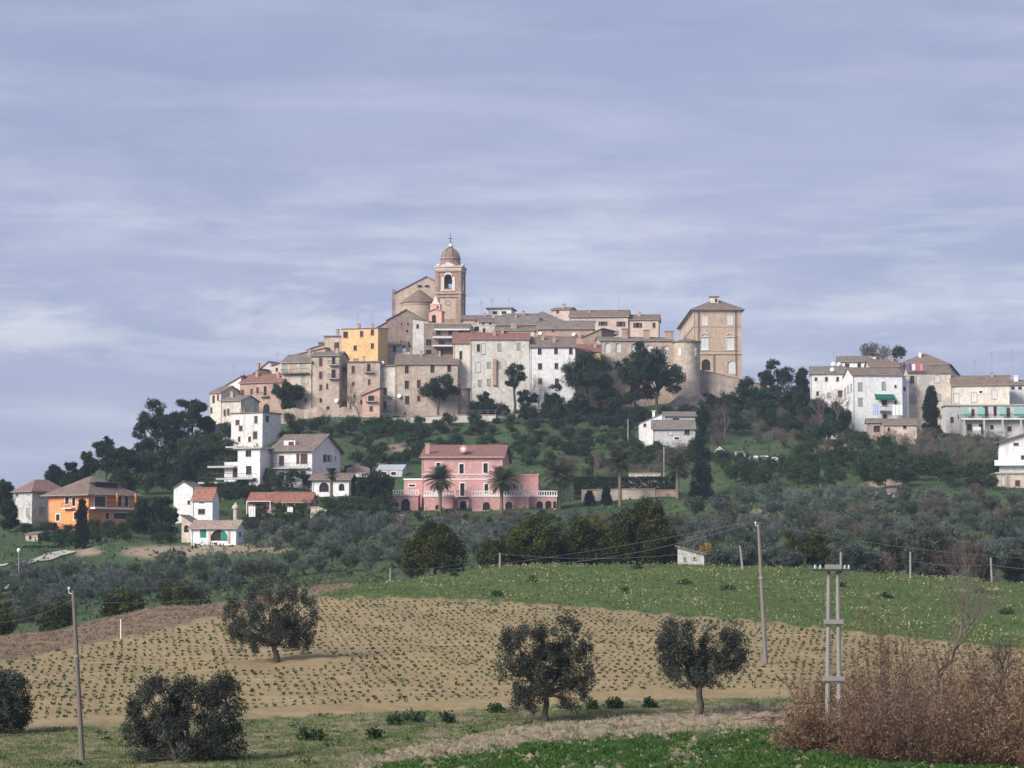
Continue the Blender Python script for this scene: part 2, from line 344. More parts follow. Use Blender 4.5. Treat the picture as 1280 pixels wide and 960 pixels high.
def ground_material():
    m, nt, b = newmat('ground_cover'); tc = N(nt, 'ShaderNodeTexCoord'); v = tc.outputs['Object']
    A = lambda n: N(nt, 'ShaderNodeAttribute', attribute_name=n).outputs['Fac']
    nb = noise(nt, v, .08, 5, .6); nm = noise(nt, v, .5, 5, .65); nf = noise(nt, v, 3.0, 5, .7); nff = noise(nt, v, 9, 3, .8)
    # far hillside: dark winter grass, scrubby earth patches
    far = mixc(nt, ramp(nt, nb, [(.35, 0), (.65, 1)]), (.042, .082, .030), (.082, .125, .045))
    far = mixc(nt, ramp(nt, nm, [(.50, 0), (.72, .55)]), far, (.11, .10, .06))
    far = mixc(nt, ramp(nt, nf, [(.3, .6), (.55, 0)]), far, (.025, .042, .02))
    # far bare earth
    far = mixc(nt, A('z_bare'), far, mixc(nt, nf, (.30, .22, .15), (.42, .33, .23)))
    # verge: grass and dirt mixed
    vg = mixc(nt, ramp(nt, nm, [(.40, 0), (.56, 1)]), (.11, .13, .045), (.34, .265, .165))
    vg = mixc(nt, ramp(nt, nf, [(.38, .7), (.58, 0)]), vg, (.065, .095, .03))
    c = mixc(nt, A('z_near'), far, vg)
    md = mixc(nt, ramp(nt, nm, [(.35, 0), (.65, 1)]), (.075, .125, .038), (.115, .16, .048))
    md = mixc(nt, ramp(nt, nb, [(.4, 0), (.7, .5)]), md, (.16, .18, .07))
    md = mixc(nt, ramp(nt, nf, [(.35, .6), (.55, 0)]), md, (.05, .095, .03))
    md = mixc(nt, ramp(nt, nff, [(.62, 0), (.70, .5)]), md, (.38, .36, .16))
    c = mixc(nt, A('z_meadow'), c, md)
    so = mixc(nt, ramp(nt, nm, [(.3, 0), (.7, 1)]), (.335, .245, .12), (.43, .325, .17))
    so = mixc(nt, ramp(nt, nb, [(.35, .35), (.6, 0)]), so, (.27, .20, .125))
    so = mixc(nt, ramp(nt, nff, [(.35, .5), (.5, 0)]), so, (.19, .14, .085))
    fr_ = noise(nt, v, 1.0, 4, .6, (.07, 1.5, 1)); so = mixc(nt, ramp(nt, fr_, [(.40, .45), (.52, 0)]), so, (.27, .195, .098))
    so = mixc(nt, ramp(nt, fr_, [(.56, 0), (.68, .35)]), so, (.46, .37, .225))
    c = mixc(nt, A('z_soil'), c, so)
    fur = noise(nt, v, 1.2, 3, .6, (.12, 1, 1))
    pg = mixc(nt, ramp(nt, nf, [(.3, 0), (.7, 1)]), (.20, .145, .09), (.30, .225, .145))
    pg = mixc(nt, ramp(nt, fur, [(.4, .5), (.55, 0)]), pg, (.12, .08, .05))
    c = mixc(nt, A('z_plough'), c, pg)
    bk = mixc(nt, ramp(nt, nf, [(.35, 0), (.65, 1)]), (.28, .215, .14), (.42, .34, .24))
    bk = mixc(nt, ramp(nt, nm, [(.56, 0), (.64, .8)]), bk, (.10, .13, .04))
    c = mixc(nt, A('z_bank'), c, bk)
    lu = mixc(nt, ramp(nt, nf, [(.35, 0), (.65, 1)]), (.030, .068, .012), (.06, .115, .022))
    lu = mixc(nt, ramp(nt, nm, [(.60, 0), (.66, .9)]), lu, (.42, .35, .25))
    c = mixc(nt, A('z_lush'), c, lu)
    L(nt, c, b.inputs['Base Color'])
    hh = math_(nt, 'ADD', math_(nt, 'MULTIPLY', nf, .6), math_(nt, 'MULTIPLY', nff, .4))
    bp = N(nt, 'ShaderNodeBump'); bp.inputs['Strength'].default_value = .9; bp.inputs['Distance'].default_value = .22
    L(nt, hh, bp.inputs['Height']); L(nt, bp.outputs[0], b.inputs['Normal'])
    return m
GM = ground_material()
us = np.concatenate([np.linspace(-1.6, -.30, 18)[:-1], np.linspace(-.30, .30, 330), np.linspace(.30, 1.6, 18)[1:]])
ys = np.concatenate([np.arange(-30, 70, 5.), np.arange(70, 86, 1.), np.arange(86, 262, .5), np.arange(262, 700, 3.), np.arange(700, 1500, 40.), np.linspace(1500, 4900, 12)])
Yg = np.repeat(ys[:, None], len(us), 1); Xg = us[None, :]*(np.maximum(Yg, 0)+60)*1.0
# fan opening from behind the camera; within view the columns are dense
Zg = hN(Xg, Yg)
rng0 = np.random.RandomState(3)
px, row, soil, plough, meadow, bank, lush = zones(Xg, Yg)
nearm = ((Yg < 262)).astype(float)
crest_b = np.interp(px, [-400, 0, 200, 400, 480, 640, 850, 1280, 1700], [170, 177, 197, 217, 226, 242, 244, 242, 240])
nearm = nearm*np.clip((crest_b+4-Yg)/6, 0, 1)
roughn = rng0.normal(0, 1, Zg.shape)*((Yg > 86) & (Yg < 262))
Zg = Zg+roughn*(.018*soil+.05*plough+.03*meadow+.11*bank+.06*lush+.02)*nearm
bare = np.zeros_like(Zg)
for (ax, ay, bx, by) in [(150, 678, 235, 20), (300, 684, 75, 8), (270, 686, 60, 8), (100, 690, 25, 6), (905, 690, 45, 3), (960, 667, 30, 3), (440, 660, 15, 4), (880, 480, 60, 18), (1100, 600, 20, 4)]:
    pass
def blob(cx, cy, rx, ry):
    dd = ((px-cx)/rx)**2+((row-cy)/ry)**2; return np.clip(1.6-dd*1.2, 0, 1)
for b_ in [(205, 690, 55, 8), (280, 686, 60, 7), (340, 686, 25, 5), (110, 690, 18, 5), (905, 480, 50, 14), (1105, 605, 25, 5), (960, 690, 40, 3), (940, 640, 40, 3), (1040, 560, 40, 5), (500, 560, 30, 4), (470, 585, 30, 5)]:
    bare = np.maximum(bare, blob(*b_)*(Yg > 270)*(Yg < 620))
nr_, nc = Zg.shape
V = np.stack([Xg, Yg, Zg], -1).reshape(-1, 3)
idx = np.arange(nr_*nc).reshape(nr_, nc)
Q = np.stack([idx[:-1, :-1], idx[:-1, 1:], idx[1:, 1:], idx[1:, :-1]], -1).reshape(-1, 4)
def cellavg(a): return ((a[:-1, :-1]+a[1:, 1:]+a[:-1, 1:]+a[1:, :-1])/4).reshape(-1)
code = np.zeros(len(Q), int); Yc = cellavg(Yg); cs, cpg, cm, cb, cl, cn = map(cellavg, (soil, plough, meadow, bank, lush, nearm))
code[cn > .5] = 1
code[(cb > .5)] = 5; code[(cl > .5)] = 6; code[(cs > .5)] = 2; code[cpg > .5] = 3; code[cm > .5] = 4
code[(code == 0) & (Yc > 280) & (Yc < 700)] = 7
NMS = {0: 'ground', 1: 'grass_verge', 2: 'crop_field', 3: 'ploughed_field', 4: 'meadow', 5: 'dirt_bank', 6: 'green_verge', 7: 'hillside'}
allz = dict(z_soil=soil, z_plough=plough, z_meadow=meadow, z_bank=bank, z_lush=lush, z_near=nearm, z_bare=bare)
for c_, nm_ in NMS.items():
    q = Q[code == c_]
    if not len(q): continue
    un, inv = np.unique(q, return_inverse=True); inv = inv.reshape(-1)
    me = bpy.data.meshes.new(nm_); me.vertices.add(len(un)); me.vertices.foreach_set('co', V[un].astype(np.float32).ravel())
    me.loops.add(len(inv)); me.loops.foreach_set('vertex_index', inv.astype(np.int32))
    me.polygons.add(len(q)); me.polygons.foreach_set('loop_start', np.arange(0, len(inv), 4, dtype=np.int32))
    me.update(calc_edges=True); me.polygons.foreach_set('use_smooth', [True]*len(q))
    for k_, a_ in allz.items():
        t_ = me.attributes.new(k_, 'FLOAT', 'POINT'); t_.data.foreach_set('value', a_.reshape(-1)[un].astype(np.float32))
    o = link(nm_, me, GM); tag(o, kind='structure')
# pale lane climbing the grove at the left, and the lane below the town
def lane(name, pts, wid, mat, dz=.06):
    mb = MB(); P = []
    for x, r in pts:
        g = gpt(x, r, 290)
        if g: P.append(g)
    D = []
    for a, b in zip(P[:-1], P[1:]):
        for k in range(6): D.append(a.lerp(b, k/6))
    D.append(P[-1]); rows = []
    for i, p in enumerate(D):
        d = (D[min(i+1, len(D)-1)]-D[max(i-1, 0)]); d.z = 0; d.normalize(); s = Vector((d.y, -d.x, 0))
        r_ = []
        for k in (-.5, 0, .5):
            q_ = p+s*wid*k; r_.append((q_.x, q_.y, h(q_.x, q_.y)+dz+.1))
        rows.append(r_)
    for a, b in zip(rows[:-1], rows[1:]):
        for k in (0, 1): mb.slab([a[k], a[k+1], b[k+1], b[k]], .05)
    return tag(mb.build(name, mat), kind='structure')
PATH = plain('pale_gravel', (.46, .42, .36), .9)
lane('lane', [(24, 709), (45, 702), (66, 696), (88, 690)], 2.6, PATH)
lane('lane', [(-10, 709), (10, 707)], 2.6, PATH)
lane('path', [(493, 668), (498, 656), (503, 645)], 1.2, PATH)
# ------------------------------------------------------------------ buildings
CAMP = Vector((0, 0, CZ)); UP = Vector((0, 0, 1))
def rayplane(px_, py_, O, Nn):
    d = ray(px_, py_); return CAMP+d*((O-CAMP).dot(Nn)/d.dot(Nn))
class Face:
    """a vertical wall plane: O corner, A along, N outward, width w"""
    def __init__(s, O, A, Nn, w): s.O, s.A, s.N, s.w = Vector((O.x, O.y, 0)), A, Nn, w; s.rects = []
    def uv(s, px_, py_): p = rayplane(px_, py_, s.O, s.N); return (p-s.O).dot(s.A), p.z
    def P(s, u, z, out=0): p = s.O+s.A*u+s.N*out; return Vector((p.x, p.y, z))
def wallface(mb, fc, z0, z1, dep=.24):
    rs = [(max(.05, a), max(z0+.05, b), min(fc.w-.05, c), min(z1-.05, d)) for a, b, c, d in fc.rects]
    rs = [r for r in rs if r[2]-r[0] > .1 and r[3]-r[1] > .1]
    U = sorted({0, fc.w, *[r[0] for r in rs], *[r[2] for r in rs]}); Z = sorted({z0, z1, *[r[1] for r in rs], *[r[3] for r in rs]})
    for i in range(len(U)-1):
        for j in range(len(Z)-1):
            uc, zc = (U[i]+U[i+1])/2, (Z[j]+Z[j+1])/2
            if any(r[0] < uc < r[2] and r[1] < zc < r[3] for r in rs): continue
            mb.poly([fc.P(U[i], Z[j]), fc.P(U[i+1], Z[j]), fc.P(U[i+1], Z[j+1]), fc.P(U[i], Z[j+1])])
    for a, b, c, d in rs:
        for p, q in (((a, b), (c, b)), ((c, b), (c, d)), ((c, d), (a, d)), ((a, d), (a, b))):
            mb.poly([fc.P(*p), fc.P(*q), fc.P(*q, -dep), fc.P(*p, -dep)])
    return rs
def fbox(mb, fc, u0, u1, z0, z1, o0, o1):
    """box on a face, from o0 to o1 outwards"""
    c = fc.P((u0+u1)/2, (z0+z1)/2, (o0+o1)/2); return mb.box(c, u1-u0, o1-o0, z1-z0, fc.A)
def arch_spandrel(mb, fc, u0, u1, z1, r):
    """fill the top corners of an opening into a round arch"""
    cu = (u0+u1)/2; rr = (u1-u0)/2; zc = z1-rr; n = 6
    for s in (-1, 1):
        pts = [(cu+s*rr*math.cos(a), zc+rr*math.sin(a)) for a in [math.pi/2*k/n for k in range(n+1)]]
        for p, q in zip(pts[:-1], pts[1:]):
            mb.poly([fc.P(*p), fc.P(p[0], z1), fc.P(q[0], z1), fc.P(*q)]) if abs(p[0]-q[0]) > 1e-4 else None
            mb.poly([fc.P(*p), fc.P(*q), fc.P(*q, -.2), fc.P(*p, -.2)])
def window(root, fc, rc, t, wm, trim=FRT, wallmb=None):
    a, b, c, d = rc
    if t in 'fB' or t == 'w': trim = FRW
    arched = t in 'AP'
    if arched: arch_spandrel(wallmb, fc, a, c, d, (c-a)/2)
    if t in 'bBn':       # balcony door
        nm = 'balcony_door'
    else: nm = 'archway' if t == 'A' and (d-b) > 1.6 else 'window'
    mb = MB(); mat = DARK if arched and t == 'A' else GLS
    if t in 's': mat = SHB
    if t in 'g': mat = SHG
    if t in 'pP': mat = SHP
    if t == 'G': mat = SHD
    if t in 'sgpG':
        mid = (a+c)/2
        fbox(mb, fc, a+.02, mid-.02, b+.03, d-.03, -.10, -.04); fbox(mb, fc, mid+.02, c-.02, b+.03, d-.03, -.10, -.04)
        wo_ = mb.build(nm, mat, root)
    else:
        mb.poly([fc.P(a, b, -.2), fc.P(c, b, -.2), fc.P(c, d, -.2), fc.P(a, d, -.2)])
        wo_ = mb.build(nm, mat, root)
    # surround proud of the wall, with sill
    if t in 'fBwpsgobrnd' and not arched:
        k = .16 if t in 'fBw' else .09; f = MB(); o1 = .07 if t in 'fBw' else .04
        fbox(f, fc, a-k, a, b-k, d+k, -.02, o1); fbox(f, fc, c, c+k, b-k, d+k, -.02, o1)
        fbox(f, fc, a, c, d, d+k, -.02, o1); fbox(f, fc, a-k-.03, c+k+.03, b-k, b, -.02, o1+.06)
        f.build('frame', trim, wo_)
    if t in 'doB' and (c-a) > .7 and not arched:      # sash bar
        s_ = MB(); fbox(s_, fc, (a+c)/2-.035, (a+c)/2+.035, b, d, -.19, -.14); s_.build('sash', FRW if t == 'B' else WOD, wo_)
    if t in 'or':
        ww = (c-a)*.5
        for e0, e1 in ((a-ww-.1, a-.1), (c+.1, c+ww+.1)): s_ = MB(); fbox(s_, fc, e0, e1, b, d, .05, .10); s_.build('shutter', SHG if t == 'o' else SHB, wo_)
    if t in 'bB': balcony(root, fc, a-.7, c+.7, b)
    return wo_
def balcony(root, fc, u0, u1, zb, out=1.0, mat=None, rail=True, th=.16, solid=False):
    s = MB(); fbox(s, fc, u0, u1, zb-th, zb, 0.0, out); bo = s.build('balcony', mat or CON, root)
    r = MB()
    if solid:
        fbox(r, fc, u0, u1, zb, zb+.85, out-.1, out); fbox(r, fc, u0, u0+.1, zb, zb+.85, 0, out-.1); fbox(r, fc, u1-.1, u1, zb, zb+.85, 0, out-.1)
        r.build('parapet', mat or CON, bo)
    elif rail:
        fbox(r, fc, u0, u1, zb+.86, zb+.93, out-.07, out); fbox(r, fc, u0, u1, zb+.08, zb+.12, out-.06, out-.02)
        n = max(3, int((u1-u0)/.35))
        for i in range(n+1):
            u = u0+.03+(u1-u0-.06)*i/n; fbox(r, fc, u-.025, u+.025, zb+.12, zb+.86, out-.06, out-.02)
        for u in (u0, u1-.06): fbox(r, fc, u, u+.06, zb+.86, zb+.93, 0, out-.07)
        r.build('railing', IRN, bo)
    return bo
ALLB = []
RCH = random.Random(17)
def B(label, x0, x1, ye, yb, Y, yaw=0, d=9., xs=None, roof='gx', rh=1.6, wall=None, tile=None, win=(), chim=(), name='town_house', cat='house', root=None, group=None, oh=.35, zt=None, trim=None, wallname='wall', dish=None, ant=None, found=.8, gf=True):
    wall = wall or BRK; tile = tile or TL1; trim = trim or FRT
    if yb is not None and Y is None:
        Y = hit((x0+x1)/2, yb, 262) or 420
    th = R(yaw); A = Vector((math.cos(th), math.sin(th), 0)); Fn = Vector((math.sin(th), -math.cos(th), 0)); Bk = -Fn
    ym = (ye+yb)/2; P0 = at(x0, ym, Y); t1 = at(x1, ym, 1).x
    wd = (t1*P0.y-P0.x)/(A.x-t1*A.y); P1 = P0+A*wd
    if xs is not None:
        ts = at(xs, ym, 1).x; Pn = P1 if yaw <= 0 else P0
        d = (ts*Pn.y-Pn.x)/(Bk.x-ts*Bk.y)
    Ym = (P0.y+P1.y)/2
    if zt is None: zt = at((x0+x1)/2, ye, Ym).z
    zb = at((x0+x1)/2, yb, Ym).z
    cs = [P0, P1, P1+Bk*d, P0+Bk*d]; zf = min([zb]+[h(c.x, c.y) for c in cs])-found if gf else zb
    zf = min(zf, zb); 
    if root is None:
        ctr = (P0+P1)/2+Bk*d/2; root = thing(name, label, cat, (ctr.x, ctr.y, zf), group)
    FF = Face(P0, A, Fn, wd); FR = Face(P1, Bk, A, d); FL = Face(P0+Bk*d, Fn, -A, d); FB = Face(P1+Bk*d, -A, Bk, wd)
    fcs = {'F': FF, 'R': FR, 'L': FL}
    wl = []
    for w_ in win:
        cx, cy, ww, hh, t = w_[:5]; fc = fcs[w_[5] if len(w_) > 5 else 'F']
        u0, z1 = fc.uv(cx-ww/2, cy-hh/2); u1, z0 = fc.uv(cx+ww/2, cy+hh/2)
        rc = (max(.05, min(u0, u1)), max(z0, zf+.1), min(fc.w-.05, max(u0, u1)), min(z1, zt-.12))
        if rc[2]-rc[0] < .15 or rc[3]-rc[1] < .2: continue
        fc.rects.append(rc); wl.append((fc, rc, t))
    wm = MB()
    for fc in (FF, FR, FL, FB): wallface(wm, fc, zf, zt)
    for fc, rc, t in wl: window(root, fc, rc, t, wall, trim, wm)
    C = lambda s, t, z_: (lambda p: Vector((p.x, p.y, z_)))(P0+A*s+Bk*t)
    g = .0
    if roof == 'gx':
        for fc in (FR, FL): wm.poly([fc.P(0, zt), fc.P(d, zt), fc.P(d/2, zt+rh)])
    elif roof == 'gy':
        for fc in (FF, FB): wm.poly([fc.P(0, zt), fc.P(wd, zt), fc.P(wd/2, zt+rh)])
    elif roof == 'sf':
        wm.poly([FR.P(0, zt), FR.P(d, zt), FR.P(d, zt+rh)]); wm.poly([FL.P(0, zt), FL.P(d, zt), FL.P(0, zt+rh)]); wallface(wm, Face(FB.O, FB.A, FB.N, wd), zt, zt+rh)
    elif roof == 'sl':   # low at the left
        wm.poly([FF.P(0, zt), FF.P(wd, zt), FF.P(wd, zt+rh)]); wm.poly([FB.P(0, zt), FB.P(wd, zt), FB.P(0, zt+rh)]); FR.rects = []; wallface(wm, FR, zt, zt+rh)
    elif roof == 'sr':
        wm.poly([FF.P(0, zt), FF.P(wd, zt), FF.P(0, zt+rh)]); wm.poly([FB.P(0, zt), FB.P(wd, zt), FB.P(wd, zt+rh)]); FL.rects = []; wallface(wm, FL, zt, zt+rh)
    else: wm.poly([C(0, 0, zt), C(wd, 0, zt), C(wd, d, zt), C(0, d, zt)])
    wm.build(wallname, wall, root)
    rm = MB(); T = .16
    def k(z_, span): return rh*oh/span
    if roof == 'gx':
        kk = rh*oh/(d/2)
        rm.slab([C(-oh, -oh, zt-kk), C(wd+oh, -oh, zt-kk), C(wd+oh, d/2, zt+rh), C(-oh, d/2, zt+rh)], T)
        rm.slab([C(wd+oh, d+oh, zt-kk), C(-oh, d+oh, zt-kk), C(-oh, d/2, zt+rh), C(wd+oh, d/2, zt+rh)], T)
        rm.tube([C(-oh, d/2, zt+rh+T), C(wd+oh, d/2, zt+rh+T)], .13, 5)
    elif roof == 'gy':
        kk = rh*oh/(wd/2)
        rm.slab([C(-oh, d+oh, zt-kk), C(-oh, -oh, zt-kk), C(wd/2, -oh, zt+rh), C(wd/2, d+oh, zt+rh)], T)
        rm.slab([C(wd+oh, -oh, zt-kk), C(wd+oh, d+oh, zt-kk), C(wd/2, d+oh, zt+rh), C(wd/2, -oh, zt+rh)], T)
        rm.tube([C(wd/2, -oh, zt+rh+T), C(wd/2, d+oh, zt+rh+T)], .13, 5)
    elif roof == 'hip':
        m = min(wd, d)/2; kk = rh*oh/m
        if wd >= d: r0, r1 = C(m, d/2, zt+rh), C(wd-m, d/2, zt+rh)
        else: r0, r1 = C(wd/2, m, zt+rh), C(wd/2, d-m, zt+rh)
        e = [C(-oh, -oh, zt-kk), C(wd+oh, -oh, zt-kk), C(wd+oh, d+oh, zt-kk), C(-oh, d+oh, zt-kk)]
        if wd >= d:
            for q in ([e[0], e[1], r1, r0], [e[2], e[3], r0, r1], [e[1], e[2], r1], [e[3], e[0], r0]): rm.slab(q, T)
        else:
            for q in ([e[0], e[1], r0], [e[2], e[3], r1], [e[1], e[2], r1, r0], [e[3], e[0], r0, r1]): rm.slab(q, T)
    elif roof == 'sf':
        kk = rh*oh/d; rm.slab([C(-oh, -oh, zt-kk), C(wd+oh, -oh, zt-kk), C(wd+oh, d+oh, zt+rh+kk), C(-oh, d+oh, zt+rh+kk)], T)
    elif roof == 'sl':
        kk = rh*oh/wd; rm.slab([C(-oh, -oh, zt-kk), C(wd+oh, -oh, zt+rh+kk), C(wd+oh, d+oh, zt+rh+kk), C(-oh, d+oh, zt-kk)], T)
    elif roof == 'sr':
        kk = rh*oh/wd; rm.slab([C(-oh, -oh, zt+rh+kk), C(wd+oh, -oh, zt-kk), C(wd+oh, d+oh, zt-kk), C(-oh, d+oh, zt+rh+kk)], T)
    elif roof == 'flat':
        rm.slab([C(-oh, -oh, zt+.003), C(wd+oh, -oh, zt+.003), C(wd+oh, d+oh, zt+.003), C(-oh, d+oh, zt+.003)], .28)
    rf = rm.build('roof', tile, root)
    if roof not in ('flat', 'none') and oh > .2:
        gt = MB(); e_ = zt-(rh*oh/(d/2) if roof == 'gx' else rh*oh/(min(wd, d)/2) if roof == 'hip' else .1)
        if roof in ('gx', 'hip', 'sf'):
            gt.tube([C(-oh, -oh-.05, e_+.06), C(wd+oh, -oh-.05, e_+.06)], .07, 5)
            gt.tube([C(.2, -oh-.05, e_+.05), C(.2, -.07, e_-.35), C(.2, -.07, zf+.3)], .05, 5)
            gt.build('gutter', MET if wall in (WHT, GRY, WHW) else FRT, root)
    if name == 'town_house' and not chim and roof in ('gx', 'sf', 'sl') and wd > 5 and label:
        for q_ in range(1+(wd > 9)):
            sx, ty = RCH.uniform(.15, .85)*wd, RCH.uniform(.2, .45)*d; zz_ = zt+rh*{'gx': ty/(d/2), 'sf': ty/d, 'sl': sx/wd}[roof]; pc = C(sx, ty, zz_+.45)
            cm_ = MB(); cw = RCH.uniform(.5, .8); cm_.box(pc, cw, .5, 1.3, A); cm_.box(pc+UP*.72, cw+.2, .7, .12, A); cm_.box(pc+UP*.9, cw*.6, .3, .2, A); cm_.build('chimney', BRP, rf)
    for c_ in chim:
        cx, cy = c_[:2]; s_ = c_[2] if len(c_) > 2 else .6
        t_ = P0+A*wd*.5+Bk*min(d*.4, 4); q = at(cx, cy, t_.y); cm_ = MB(); cm_.box((q.x, q.y, q.z-1.3), s_, s_, 2.6, A); cm_.box((q.x, q.y, q.z+.08), s_+.25, s_+.25, .14, A)
        cm_.build('chimney', BRP if wall not in (WHT, ORG) else wall, rf)
    if dish:
        for (cx, cy) in dish:
            q = FF.P(*FF.uv(cx, cy), .45) if True else None
            dm = MB(); dn = Vector((-.3, -.85, .35)).normalized(); a_ = dn.cross(UP).normalized(); b_ = a_.cross(dn); n = len(dm.v)
            dm.v.append(tuple(q-dn*.12)); 
            for i in range(12): dm.v.append(tuple(q+(a_*math.cos(i*math.pi/6)+b_*math.sin(i*math.pi/6))*.5+dn*.03))
            dm.f += [(n, n+1+i, n+1+(i+1) % 12) for i in range(12)]
            dm.tube([q-dn*.1, q-dn*.55-UP*.2], .03, 4); dm.tube([q, q+dn*.4], .02, 4)
            dm.build('satellite_dish', FRW, root)
    if ant:
        for (cx, cy, hh) in ant:
            t_ = P0+A*wd*.5+Bk*d*.5; q = at(cx, cy, t_.y); am = MB(); hm = hh
            am.tube([q-UP*1.5, q+UP*hm], .035, 4); 
            for j, zz in enumerate((hm-.1, hm-.5, hm-.85)): am.tube([q+UP*zz-A*(.55-.1*j), q+UP*zz+A*(.55-.1*j)], .025, 4)
            am.build('antenna', MET, rf)
    inf = dict(root=root, F=FF, R=FR, L=FL, B=FB, zt=zt, zf=zf, zb=zb, w=wd, d=d, C=C, P0=P0, P1=P1, A=A, Bk=Bk, roof=rf)
    ALLB.append(inf); return inf
W = lambda *r: list(r)
# ---- the old town, from the back rows forward
# church: nave gable, apse, side chapel
c = B('brick church with a stepped gable and round apse beside the bell tower', 494, 572, 366, 400, 622, 0, 16, roof='gy', rh=4.2, wall=BRK, tile=TL1, name='church', cat='church', oh=.3,
      win=W((527, 358, 5, 2, 'd'), (519, 372, 4, 3, 'd')))
ch = c['root']
q = at(538, 400, 621.5); 
mb = MB(); zt_ = at(530, 377, 618).z; za = c['zf']; rad = (545-502)/2*.206
cx_ = at(524, 390, 622).x
mb.lathe((cx_, 622.0, 0), [(rad, za), (rad, zt_)], 26, math.pi, 2*math.pi); mb.build('apse', BRK, ch, smooth=False)
mb = MB(); pk = at(535, 363, 622).z
mb.lathe((cx_, 622.0, 0), [(rad-.1, zt_-.15), (rad+.4, zt_-.15), (rad+.4, zt_+.06), (.6, pk)], 26, math.pi, 2*math.pi); mb.build('apse_roof', TL1, ch)
mb = MB(); mb.lathe((cx_, 622.0, 0), [(rad+.03, zt_-.9), (rad+.18, zt_-.55), (rad+.18, zt_-.17)], 26, math.pi, 2*math.pi); mb.build('cornice', FRT, ch)
mb = MB(); mb.slab([at(494, 372, 621.7), at(533, 351.5, 621.7), at(533, 351.5, 621.9), at(494, 372, 621.9)], .0001) if False else None
for (x_, y_) in ((527, 358), ): pass
for x_ in (524.5, 533.5): 
    p_ = at(x_, 357.5, 621.85); mb = MB(); mb.box(p_, 1.0, .2, .45); mb.build('attic_window', DARK, ch)
mb = MB(); p_ = at(494, 378, 623.5); mb.box((p_.x-.4, p_.y+2, p_.z-1), .8, 6, 8.6); mb.build('buttress', BRD, ch)
